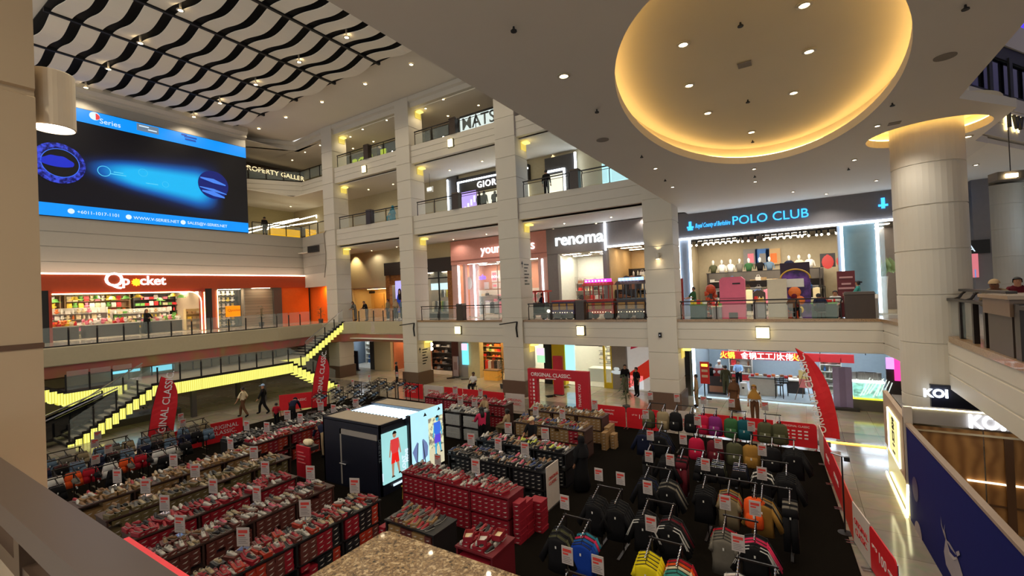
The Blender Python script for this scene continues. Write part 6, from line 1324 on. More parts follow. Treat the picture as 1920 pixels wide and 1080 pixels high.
def flag(base,top,w,label,lean=0,size=.45):
    """feather flag: pole bends over at the top; cloth with sideways lettering"""
    c = Vector(base); h = top; t = thing('feather_flag',label,'flag',c)
    # face the camera roughly
    d = Vector((c.x,c.y,0)).normalized(); rx = Vector((d.y,-d.x,0)); t.rotation_euler[2] = math.atan2(rx.y,rx.x)
    prof = []
    for i in range(15):
        z = .25+(h-.25)*i/14; k = i/14; wl = w*(1 if k < .6 else math.sqrt(max(0,1-((k-.6)/.4)**2))*.9+.1*(1-k)*2)
        prof.append((z,max(.02,wl)))
    mb = MB(); mb.loft([[(lean*(z/h)**2-0,-.01,z),(lean*(z/h)**2+wl*.5,.03*math.sin(z*3),z),(lean*(z/h)**2+wl,-.01,z)] for z,wl in prof],closed=False,cap=False); mb.obj('cloth',RED,t)
    MB().path([(lean*(z/h)**2,0,z) for z in (0,h*.3,h*.6,h*.85,h)],.015).obj('pole',BLACK,t); MB().box(-.25,.25,-.25,.25,0,.03).obj('base',BLACK,t)
    text('lettering','ORIGINAL CLASSIC.',size,WT,t,Matrix.LocRotScale(t.location,t.rotation_euler,None) @ frame((w*(.6 if lean > 0 else .68)+lean*(.0 if lean > 0 else .3),-.06,.45),(lean*.28,0,1),(-1,0,lean*.28)),.003,off=.004)
    return t
flag(az(1543,832,0),3.65,.55,'tall red feather flag at the corner of the carpet near the round column',-.75,.35)
flag((-22.9,7.6,0),3.4,.85,'red feather flag by the lit stair and the white hanging shorts',.55,.36)
flag((-23.6,15.5,0),3.2,.8,'red feather flag behind the dark cap racks near the far lit flight',.5,.34)

# ------------------------------------------------------------------ display kiosk with lit pictures
KX0,KX1,KY0,KY1,KH = -14.3,-11.4,9.8,12.75,2.2
NAVY = mat('kiosk_navy',(20,22,36),.45)
kt = thing('display_kiosk','dark navy display cabin with big lit sport pictures and a glowing open roof','kiosk',(-12.85,11.2,0))
wp(MB().box(KX0,KX1,KY0,KY0+.06,0,KH),'front_wall',NAVY,kt); wp(MB().box(KX0,KX0+.06,KY0,KY1,0,KH),'side_wall',NAVY,kt); wp(MB().box(KX0,KX1,KY1-.06,KY1,0,KH),'rear_wall',NAVY,kt); wp(MB().box(KX1-.06,KX1,KY0,KY1,0,KH),'side_wall',NAVY,kt)
PLT = mat('roof_ply',(170,156,136),.6)
wp(MB().box(KX0+.04,KX1-.04,KY0+.04,KY0+.98,KH,KH+.04),'roof_panel',PLT,kt); wp(MB().box(KX0+.04,KX1-.04,KY1-.85,KY1-.04,KH,KH+.04),'roof_panel',PLT,kt)
for y0,y1 in ((KY0,KY0+1.0),(KY1-.87,KY1)): 
    mb = MB(); mb.box(KX0,KX1,y0,y0+.05,KH-.02,KH+.07); mb.box(KX0,KX0+.05,y0,y1,KH-.02,KH+.07); mb.box(KX1-.05,KX1,y0,y1,KH-.02,KH+.07); wp(mb,'roof_edge',NAVY,kt)
wp(MB().box(KX0+.1,KX1-.1,KY0+1.0,KY1-.88,KH-.06,KH-.02),'light_deck',emi('deck_white',(205,238,255),6),kt)
mb = MB(); [mb.box(KX0+.2+.17*i,KX0+.27+.17*i,KY0+.98,KY0+1.04,KH-.02,KH+.05) for i in range(15)]; wp(mb,'vent_teeth',mat('teeth_grey',(130,140,150),.5),kt)
light('deck_lamp','AREA',60,(.7,.9,1),kt,(0,-.1,KH-.1),1.0,rot=(PI,0,0))
# door with pale frame on the front
wp(MB().box(KX0+.95,KX0+1.02,KY0-.03,KY0,.1,1.95),'door_frame',mat('door_pale',(150,140,130),.5),kt); wp(MB().box(KX0+.95,KX1-.12,KY0-.03,KY0,1.78,1.95),'door_frame',mat('door_pale',(150,140,130),.5),kt)
dr = wp(MB().box(KX0+1.02,KX1-.12,KY0-.025,KY0-.002,.1,1.78),'door',NAVY,kt); h_ = MB(); h_.tube((KX0+1.0,KY0-.1,.82),(KX0+1.3,KY0-.08,.8),.025); h_.tube((KX0+1.05,KY0-.1,.82),(KX0+1.05,KY0,.84),.02); hh = wp(h_,'handle',CHROME,kt)
# pictures on the side facing the sale floor
def kz(py,px): return ax(px,py,KX1+.05)
L1 = emi('pic_aqua',(150,205,205),1.15); L2c = emi('pic_pale_blue',(168,214,226),1.25); LK = mat('pic_ink',(20,26,34),.5)
XF = KX1+.05
p1 = thing('x','x','x'); bpy.data.objects.remove(p1)
sc1 = wp(MB().box(KX1,XF,KY0+.05,KY0+1.12,.38,1.98),'lit_picture',L1,kt)
def fig(y,z,s,shirt,shorts,par,skin,hair=True):
    mb = MB(); P = lambda a,b: (XF+.012,y+a*s,z+b*s)
    mb.add([P(-.2,1.38),P(.2,1.38),P(.22,1.1),P(.15,.85),P(-.15,.85),P(-.22,1.1)],[tuple(range(6))]); a = wp(mb,'printed_shirt',shirt,par)
    mb = MB(); mb.add([P(-.16,.86),P(.16,.86),P(.2,.5),P(.02,.5),P(0,.6),P(-.02,.5),P(-.2,.5)],[tuple(range(7))]); wp(mb,'printed_shorts',shorts,par)
    mb = MB()
    for q_ in (((-.18,.5),(-.05,.5),(-.1,.02),(-.17,.02)),((.06,.5),(.18,.5),(.22,.1),(.16,.08)),((-.22,1.3),(-.16,1.2),(-.24,.75),(-.29,.78)),((.22,1.3),(.16,1.2),(.25,.78),(.3,.8))): mb.add([P(*k) for k in q_],[(0,1,2,3)])
    mb.add([P(.09*math.cos(t_),1.53+.12*math.sin(t_)) for t_ in [2*PI*i/12 for i in range(12)]],[tuple(range(12))]); wp(mb,'printed_limbs',skin,par)
    mb = MB(); mb.add([(XF+.016,y+.1*s*math.cos(t_),z+s*(1.56+.11*math.sin(t_))) for t_ in [PI*i/8 for i in range(9)]],[tuple(range(9))]); mb.add([P(-.2,0),P(-.02,0),P(-.08,.06),P(-.18,.07)],[(0,1,2,3)]); mb.add([P(.14,.05),P(.3,.05),P(.24,.11),P(.16,.12)],[(0,1,2,3)]); wp(mb,'printed_dark',LK,par)
PS = emi('pic_skin',(190,140,110),.8)
fig(KY0+.55,.5,.88,emi('pic_red',(214,60,60),1),emi('pic_red2',(230,30,24),1),kt,PS)
text('lettering','FLOAT',.2,SW,kt,frame((XF+.02,KY0+.98,.45),(0,0,1),(0,-1,0)),.003,off=.01); text('lettering','MOVE',.16,SW,kt,frame((XF+.02,KY0+1.1,.8),(0,0,1),(0,-1,0)),.003,off=.01)
text('lettering','TRAINING',.16,mat('grey_ink',(90,100,110),.5),kt,frame((XF-.04,KY0+.04,1.1),(0,0,1),(0,-1,0)),.003)
wp(MB().box(XF-.02,XF,KY0+.45,KY0+.95,.2,.27),'brand_mark',SW,kt); wp(MB().box(XF-.02,XF,KY0+.02,KY0+.045,.5,.75),'brand_mark',SW,kt)
wp(MB().box(KX1,XF+.1,KY0+1.12,KY0+1.2,.1,2.3),'upright',NAVY,kt)
wp(MB().box(KX1,XF,KY0+1.22,KY1-.02,1.93,2.3),'lit_header',L2c,kt); wp(MB().box(KX1,XF,KY0+1.22,KY0+2.15,.2,1.93),'lit_picture',L2c,kt)
gn = bpy.data.materials.new('pic_trail'); gn.use_nodes = True; n_,l_ = nodes_of(gn); no = n_.new('ShaderNodeTexNoise'); no.inputs['Scale'].default_value = 7; no.inputs['Detail'].default_value = 4; r = n_.new('ShaderNodeValToRGB'); e = r.color_ramp.elements; e[0].position = .44; e[0].color = lin((20,30,24)); e[1].position = .56; e[1].color = lin((220,225,170)); tc = n_.new('ShaderNodeTexCoord'); l_.new(tc.outputs['Object'],no.inputs[0]); l_.new(no.outputs['Fac'],r.inputs[0]); l_.new(r.outputs[0],n_['Principled BSDF'].inputs['Emission Color']); n_['Principled BSDF'].inputs['Emission Strength'].default_value = .8
wp(MB().box(KX1,XF,KY0+2.15,KY1-.02,.2,1.93),'lit_picture',gn,kt); wp(MB().box(XF,XF+.006,KY0+2.15,KY1-.02,.2,.85),'pale_path',emi('pic_path',(225,215,180),.9),kt)
fig(KY0+2.6,.55,.85,emi('pic_blue',(60,110,220),1),emi('pic_blue2',(90,70,210),1),kt,emi('pic_cyan',(60,170,210),1))
# folded blue trousers print
mb = MB(); y0 = KY0+1.35
for k in (0,1): a = y0+.38*k; mb.add([(XF+.012,a+q_,z) for q_,z in ((.18,.5),(.26,1.2),(.22,1.3),(.05,1.1),(-.02,1.0),(.08,.75))] if k == 0 else [(XF+.012,a+q_,z) for q_,z in ((.08,.55),(.08,1.3),(.14,1.32),(.3,1.15),(.36,1.0),(.32,.7))],[tuple(range(6))])
wp(mb,'printed_cloth',emi('pic_cloth',(120,140,190),.8),kt); mb = MB()
for k in (0,1): a = y0+.4*k; mb.add([(XF+.014,a+.16,.5),(XF+.014,a+.2,.5),(XF+.014,a+.27 if k == 0 else a+.09,1.25),(XF+.014,a+.24 if k == 0 else a+.06,1.25)],[(0,1,2,3)])
wp(mb,'printed_fold',LK,kt); mb = MB(); mb.prism([(-.08,0),(.08,0),(0,.12)],0,.01,wallM(XF+.001,KY0+2.0,2.08)); mb.prism([(-.06,0),(.1,.02),(.02,.12)],0,.01,wallM(XF+.001,KY0+2.7,2.12)); wp(mb,'brand_mark',LK,kt)

# ------------------------------------------------------------------ shoe boxes, shoes, tables, price signs
LOGO = mat('logo_white',(190,182,172),.5,var=.02)
BXC = dict(red=mat('bx_red',(146,24,40),.5,var=.12),black=mat('bx_black',(30,30,33),.45,var=.2),tan=mat('bx_tan',(146,112,70),.6,var=.1),brick=mat('bx_brick',(98,48,42),.55,var=.15),orange=mat('bx_orange',(166,48,28),.55,var=.12),white=mat('bx_white',(190,192,190),.5,var=.05),olive=mat('bx_olive',(104,90,56),.6,var=.12))
bxn = list(BXC)
def boxmesh(mb,c,rz,mi,w=.19,l=.33,h=.112,tilt=0):
    M = Matrix.Translation(c) @ Matrix.Rotation(rz,4,'Z')
    mb.mi(mi); mb.box(-w/2,w/2,-l/2,l/2,0,h*.68,M); mb.box(-w/2-.004,w/2+.004,-l/2-.004,l/2+.004,h*.66,h,M)
    mb.mi(7); mb.add([M @ Vector(v) for v in ((-.055,-l/2-.006,.03),(.02,-l/2-.006,.022),(.065,-l/2-.006,.06),(-.01,-l/2-.006,.045))],[(0,1,2,3)])
BT = {}
def shoebox(kind,loc,rz,label,group):
    if kind not in BT:
        mb = MB(); w,l,h = .19,.33,.112; mb.box(-w/2,w/2,-l/2,l/2,0,h*.68); mb.mi(1); mb.add([(-.055,-l/2-.003,.03),(.02,-l/2-.003,.022),(.065,-l/2-.003,.06),(-.01,-l/2-.003,.045)],[(0,1,2,3)])
        o = mb.obj('shoe_box',[BXC[kind],LOGO]); tag(o,label,'shoe box',group); l_ = MB().box(-w/2-.004,w/2+.004,-l/2-.004,l/2+.004,h*.66,h).obj('lid',BXC[kind],o); BT[kind] = o; KIDS[o] = [l_]; KIDS[l_] = []
        o.location = loc; o.rotation_euler[2] = rz; return o
    o = dup(BT[kind],loc,rz,label,group); return o
BOXSTUFF = MB(); NBOX = [0]
SHC = dict(red=(150,30,40),white=(190,184,174),black=(26,24,26),grey=(88,86,84),tan=(128,94,62),pink=(190,84,104),blue=(46,62,104),green=(92,108,54),lime=(190,200,80),cream=(166,148,116))
SHM = {k: mat('shoe_'+k,c,.55,var=.1,scale=20) for k,c in SHC.items()}; shn = list(SHC)
SOLE = mat('shoe_sole',(178,172,162),.6)
def shoe_geo(mb,M=None,up=0,so=1):
    st_ = [(-.135,.034,.0,.075),(-.12,.042,.0,.1),(-.06,.044,0,.098),(0,.046,0,.085),(.05,.05,0,.062),(.1,.048,0,.05),(.135,.034,.004,.035),(.15,.014,.008,.024)]
    T = (lambda v: M @ Vector(v)) if M else (lambda v: v)
    r1 = [[T((w,y,z+.0)),T((w*1.02,y,z+.022)),T((-w*1.02,y,z+.022)),T((-w,y,z))] for y,w,z,h in st_]
    mb.mi(so); mb.loft(r1)
    r2 = [[T((w*.94,y,z+.022)),T((w*.86,y,z+h*.7)),T((w*.35,y,z+h)),T((-w*.35,y,z+h)),T((-w*.86,y,z+h*.7)),T((-w*.94,y,z+.022))] for y,w,z,h in st_]
    mb.mi(up); mb.loft(r2); return mb
ST = {}
def shoe(col,loc,rz,label,group,tilt=0):
    if not ST:
        m1 = MB(); shoe_geo(m1); 
        up = MB(); so = MB(); shoe_geo(up); 
        # split into upper and sole parts
        fu = [f for f,m in zip(up.f,up.m) if m == 0]; fs_ = [f for f,m in zip(up.f,up.m) if m == 1]
        def sub(fs):
            ids = sorted({i for f in fs for i in f}); mp_ = {i: k for k,i in enumerate(ids)}; b = MB(); b.add([up.v[i] for i in ids],[tuple(mp_[i] for i in f) for f in fs]); return b
        o = sub(fu).obj('shoe',SHM['white'],smooth=True); s_ = sub(fs_).obj('sole',SOLE,o); mb = MB()
        for k in range(3): mb.box(-.022,.022,.0+.022*k,.008+.022*k,.088-.009*k,.094-.009*k)
        mb2 = mb.obj('laces',SOLE,o); mb = MB(); mb.loft([[(.026*math.cos(a),-.075+.036*math.sin(a),.1) for a in [2*PI*i/8 for i in range(8)]],[(.02*math.cos(a),-.075+.03*math.sin(a),.06) for a in [2*PI*i/8 for i in range(8)]]]); op = mb.obj('lining',BLACK,o)
        ST['o'] = o; KIDS[o] = [s_,mb2,op]; [KIDS.__setitem__(c,[]) for c in KIDS[o]]; o.location = (0,0,-50)
        ST['first'] = True
    src = ST['o']
    if ST.pop('first',None):
        o = src; o.location = loc; o.rotation_euler[2] = rz; tag(o,label,'shoe',group)
    else: o = dup(src,loc,rz,label,group)
    o.rotation_euler[0] = tilt; o.scale = (.84,)*3
    o.material_slots[0].link = 'OBJECT'; o.material_slots[0].material = SHM[col]
    return o
SHOESTUFF = MB(); NSHOE = [0]
TW = mat('table_wood',(66,44,38),.5); TWB = mat('table_dark',(30,27,28),.5)
PSW = mat('sign_paper',(180,168,162),.5); PSR = mat('sign_red_print',(200,60,50),.5)
SGT = {}
def price_sign(loc,rz,label,group=None,s=1.0):
    if not SGT:
        t = thing('price_sign',label,'price sign',loc,rz,group)
        a = MB().box(-.11,.11,-.004,.004,.05,.36).obj('card',PSW,t); b = MB().box(-.08,.08,-.06,.06,0,.012).obj('foot',CHROME,t); c = MB().box(-.01,.01,-.004,.004,.01,.06).obj('stem',CHROME,t)
        mb = MB(); mb.box(-.08,.08,-.007,-.004,.27,.32); mb.box(-.08,.03,-.007,-.004,.22,.245); d = mb.obj('red_print',PSR,t); mb = MB(); [mb.box(-.08,.08-.03*(k % 2),-.007,-.004,.1+.03*k,.108+.03*k) for k in range(4)]; e = mb.obj('print_lines',mat('print_grey',(120,112,110),.5),t)
        SGT['o'] = t; KIDS[t] = [a,b,c,d,e]; [KIDS.__setitem__(k,[]) for k in KIDS[t]]; return t
    return dup(SGT['o'],loc,rz,label,group,scale=(s,s,s) if s != 1 else None)
WALL = mat('grey_panel_end',(150,138,130),.6)
def shoe_table(name,x0,x1,y0,y1,axis,ztop,boxes,shoecols,desc,prio_box=0,prio_shoe=0,tw=TW,dens=.93,signs=(),tiers=2,panel=None,spitch=.132):
    """table with boxes under it facing the camera side (+X for rows along Y, -Y for rows along X) and shoes on top"""
    t = thing('shoe_table','long shoe table: '+desc,'table',((x0+x1)/2,(y0+y1)/2,0))
    wp(MB().box(x0-.02,x1+.02,y0-.02,y1+.02,ztop-.04,ztop),'table_top',tw,t)
    zb = .06; zm = zb+(ztop-.04-zb)/tiers
    wp(MB().box(x0,x1,y0,y1,zb-.03,zb),'bottom_shelf',tw,t)
    if tiers == 2: wp(MB().box(x0,x1,y0,y1,zm-.015,zm+.015),'middle_shelf',tw,t)
    L = (y1-y0) if axis == 'y' else (x1-x0); nb = max(1,round(L/1.25))
    for i in range(nb+1):
        s = L*i/nb
        if axis == 'y': a = min(max(y0,y0+s-.02),y1-.04); wp(MB().box(x0,x1,a,a+.04,0,ztop-.04),'divider',tw,t)
        else: a = min(max(x0,x0+s-.02),x1-.04); wp(MB().box(a,a+.04,y0,y1,0,ztop-.04),'divider',tw,t)
    for ti in range(tiers):
        zs = (zb if ti == 0 else zm+.017); nl = int(((zm if tiers == 2 else ztop-.04)-zb-.03)/.113)
        for i in range(nb):
            bl = L/nb-.06; nc = int(bl/.196)
            for c in range(nc):
                for l_ in range(nl):
                    if RND.random() > dens: continue
                    s = L*i/nb+.03+(bl-nc*.196)/2+.196*(c+.5)+RND.uniform(-.004,.004); kd = boxes[(i*7+c//2*3+ti) % len(boxes)] if isinstance(boxes,(list,tuple)) else boxes
                    if axis == 'y': loc = (x1-.17+RND.uniform(-.012,.004),y0+s,zs+.113*l_); rz = PI/2
                    else: loc = (x0+s,y0+.17+RND.uniform(-.004,.012),zs+.113*l_); rz = 0
                    if prio_box and NBOX[0] < 262: NBOX[0] += 1; shoebox(kd,loc,rz,kd+' shoe box packed under the long shoe table: '+desc if len((kd+desc).split()) < 6 else '%s shoe box packed under the %s' % (kd,desc),'%s shoe boxes under the %s' % (kd,desc))
                    else: boxmesh(BOXSTUFF,loc,rz,bxn.index(kd))
    n = int((L-.1)/spitch)
    for i in range(n):
        for r_ in range(3):
            if RND.random() > .93: continue
            s = .1+spitch*i+RND.uniform(-.02,.02); o_ = (.14,.38,.6)[r_]*((x1-x0) if axis == 'y' else (y1-y0))/.74
            col = shoecols[int((s*1.7+r_*2)) % len(shoecols)] if RND.random() < .65 else RND.choice(shoecols)
            rz = (-PI/2 if axis == 'y' else PI)+RND.uniform(-.35,.35); rz += (PI if RND.random() < .25 else 0)
            loc = ((x1-o_,y0+s,ztop) if axis == 'y' else (x0+s,y0+o_,ztop))
            box_under = RND.random() < .45
            if box_under:
                kd = boxes[(i*3) % len(boxes)] if isinstance(boxes,(list,tuple)) else boxes
                boxmesh(BOXSTUFF,loc,rz+PI,bxn.index(kd),.17,.27,.09); loc = (loc[0],loc[1],loc[2]+.091)
            if prio_shoe and NSHOE[0] < 298: NSHOE[0] += 1; shoe(col,loc,rz,'%s shoe on the %s' % (col,desc),'%s shoes on the %s' % (col,desc))
            else: M = Matrix.Translation(loc) @ Matrix.Rotation(rz,4,'Z') @ Matrix.Scale(.84,4); shoe_geo(SHOESTUFF,M,shn.index(col),len(shn))
    for k,s in enumerate(signs):
        loc = (x0+.16,y0+s,ztop) if axis == 'y' else (x0+s,y1-.14,ztop)
        price_sign((loc[0],loc[1],loc[2]+.1),RND.uniform(-.3,.1)-.3*0+(.5 if axis == 'y' else .1),'%s price card on the %s' % (['first','second','third','fourth'][k],desc),None,1.25)
        tag(MB().box(-.14,.14,-.09,.09,0,.1).obj('card_block',WALL,None,loc=(loc[0],loc[1],loc[2]),rz=.4),'block under the %s price card on the %s' % (['first','second','third','fourth'][k],desc),'block')
    return t
ZT = 1.1
shoe_table('r',-10.15,-6.4,9.5,10.22,'x',1.15,'red',['red','black','grey','red','white'],'red box table before the lit pictures',1,1,mat('table_red',(110,24,34),.5),signs=(.9,2.3),dens=1)
shoe_table('r',-10.15,-9.38,3.4,8.0,'y',ZT,['orange','black','red','brick'],['white','red','black','red','white','cream'],'mixed box row closest to the granite pier',1,1,TWB,signs=(1.5,2.9,4.3))
shoe_table('r',-12.05,-11.28,3.6,8.0,'y',ZT,['brick'],['white','cream','black','white','pink','tan'],'maroon box row topped with white shoes',1,1,signs=(.9,2.6,4.1))
shoe_table('r',-10.0,-6.4,11.4,12.15,'x',ZT,'black',['grey','black','white','tan','pink','blue'],'black box table behind the red box table',0,1,TWB,signs=(.5,1.6,2.6),dens=.97)
shoe_table('r',-13.65,-12.88,4.0,7.9,'y',ZT,'red',['red','white','black','red'],'bright red box row under the red shoes',0,0,signs=(.8,1.9,3.3))
shoe_table('r',-10.05,-6.5,13.0,13.75,'x',ZT,'black',['white','pink','tan','black','cream','lime','red'],'second black box table with bright shoes',0,0,TWB,signs=(1.0,2.5))
shoe_table('r',-15.4,-14.65,4.0,8.8,'y',ZT,'olive',['tan','cream','black','grey','tan'],'olive box row of tan shoes',signs=(1.0,2.2,3.9))
shoe_table('r',-17.1,-16.3,3.9,8.7,'y',ZT,'tan',['tan','cream','white','grey','red'],'tan box row next to the hanging shorts',signs=(1.0,2.4,4.1))
shoe_table('r',-17.95,-17.2,8.95,14.5,'y',ZT,['red','orange','red','orange'],['white','pink','red','grey','white'],'long red box row beside the cabin',signs=(.8,2.2,3.8,5.0))
shoe_table('r',-18.95,-18.2,8.6,14.2,'y',ZT,'black',['black','grey','white','black'],'long black box row behind the red one',tw=TWB,signs=(.9,2.6,4.2))
shoe_table('r',-10.0,-6.9,15.45,16.2,'x',ZT,['tan','tan','red','tan'],['tan','red','black','grey','blue','white'],'front tan box table with brown shoes',signs=(.7,1.9))
shoe_table('r',-10.4,-6.95,17.3,18.05,'x',ZT,'tan',['tan','black','cream','grey','white'],'tan box table at the red arch',signs=(2.9,))
shoe_table('r',-13.6,-11.6,15.3,16.05,'x',1.2,['white'],['white','black','white','grey'],'white box table beside the lit pictures',tw=TWB,signs=(.5,1.3),dens=1)
shoe_table('r',-16.7,-11.7,17.4,18.1,'x',ZT,'red',['red','pink','white','red','tan'],'red shoe table below the seated man',signs=(1.6,3.2))
shoe_table('r',-8.7,-7.15,7.55,8.35,'x',.95,['tan','brick'],['grey','red','black','grey'],'short tan table near the granite pier',0,1,TWB,tiers=1)
shoe_table('r',-6.5,-5.55,7.55,8.4,'x',.9,['red'],['white','black','red'],'short red table of opened boxes near the granite pier',0,1,mat('table_red',(110,24,34),.5),tiers=1)
# opened red boxes on the short red table
for i,(x,y,rz) in enumerate(((-6.3,7.75,.5),(-5.95,7.8,.45),(-5.75,8.1,.2))):
    t = thing('open_shoe_box',['open red shoe box lying empty on the short red table','open red shoe box holding wrapped shoes on the short red table','small open red box at the end of the short red table'][i],'shoe box',(x,y,.995+.0*i),rz)
    mb = MB(); w,l,h = .2,.33,.12; mb.box(-w/2,w/2,-l/2,l/2,0,.008); mb.box(-w/2,-w/2+.008,-l/2,l/2,0,h); mb.box(w/2-.008,w/2,-l/2,l/2,0,h); mb.box(-w/2,w/2,-l/2,-l/2+.008,0,h); mb.box(-w/2,w/2,l/2-.008,l/2,0,h); mb.obj('box_walls',BXC['red'],t)
    MB().cbox((0,0,.03),(.17,.3,.03)).obj('paper',GC['cream'] if i != 1 else WHITE,t)
# stacks standing at the table ends
def stack(x,y,rz,kd,n,desc,cnt=None):
    for k in range(n):
        l_ = (x+RND.uniform(-.01,.01),y+RND.uniform(-.01,.01),.017+.113*k)
        if NBOX[0] < 298 and kd == 'red': NBOX[0] += 1; shoebox(kd,l_,rz,'%s shoe box in the free-standing stacks %s' % (kd,desc),'stacked %s boxes %s' % (kd,desc))
        else: boxmesh(BOXSTUFF,l_,rz,bxn.index(kd))
for k,(x,y,n) in enumerate(((-6.22,9.72,9),(-6.22,10.07,8),(-6.0,10.45,7),(-6.2,10.45,7))): stack(x,y,PI/2*0,'red',n,'at the end of the red box table')
for x,y,n in ((-8.9,8.1,6),(-8.9,7.75,6)): stack(x,y,0,'red',n,'between granite pier and red box table')
for x,y,n,r_ in ((-6.7,16.9,6,0),(-6.7,17.25,7,0),(-6.45,17.2,5,0),(-6.7,17.6,7,0),(-6.95,15.2,2,.3)): stack(x,y,r_,'tan',n,'')
for x,y,n in ((-17.5,8.7,2),(-15.0,3.7,3),(-13.3,8.15,6),(-13.1,8.15,6)): stack(x,y,0,'tan' if x < -14 else 'red',n,'behind the bright red box row')
def endpanel(x0,x1,y0,y1,z1,label,rz=0,m=None,print_=True):
    t = thing('notice_board',label,'panel',((x0+x1)/2,(y0+y1)/2,0)); wp(MB().box(x0,x1,y0,y1,.05,z1),'board',m or mat('panel_paper',(200,186,174),.5),t); wp(MB().box(x0-.02,x1+.02,y0-.02,y1+.02,0.016,.05),'foot',DKC,t); return t
t = endpanel(-6.36,-6.33,11.4,12.15,1.25,'tall white notice panel at the end of the black box table'); text('lettering','ORIGINAL',.13,PSR,t,frame((-6.32,11.5,.85),(0,1,0),(0,0,1)),.003); text('lettering','CLASSIC.',.13,PSR,t,frame((-6.32,11.5,.7),(0,1,0),(0,0,1)),.003)
endpanel(-12.02,-11.3,3.52,3.56,1.05,'grey end board closing the maroon box row')
t = endpanel(-15.55,-14.75,9.55,9.6,1.15,'red standing panel beside the dark cabin near the crouching person',m=AR)
for k in range(4): wp(MB().box(-15.45,-15.0-.1*(k % 2),9.53,9.55,.55+.12*k,.58+.12*k),'letter_line',mat('dull_pink',(220,120,120),.5),t)
t = thing('plastic_bag','crumpled pale bag on top of the red standing panel','bag',(-15.1,9.8,1.15)); mb = MB(); mb.ball((-15.1,9.75,1.25),.16,8,6,(1.3,1,.7)); mb.ball((-15.3,9.8,1.23),.12,8,6,(1,1,.8)); wp(mb,'body',GC['cream'],t); mb = MB(); mb.box(-15.5,-14.8,9.62,9.95,1.0,1.14); wp(mb,'tray',DKC,t)
t = thing('yellow_chair','small yellow plastic chair beside the lit pictures','chair',(-10.55,10.2,0)); YP = mat('chair_yellow',(200,160,40),.5)
MB().box(-.2,.2,-.2,.2,.4,.43).obj('seat',YP,t); MB().box(-.2,.2,.17,.2,.43,.8).obj('backrest',YP,t)
for a in (-.17,.17):
    for b in (-.17,.17): MB().tube((a,b,0.016),(a*.9,b*.9,.4),.02).obj('leg',YP,t)
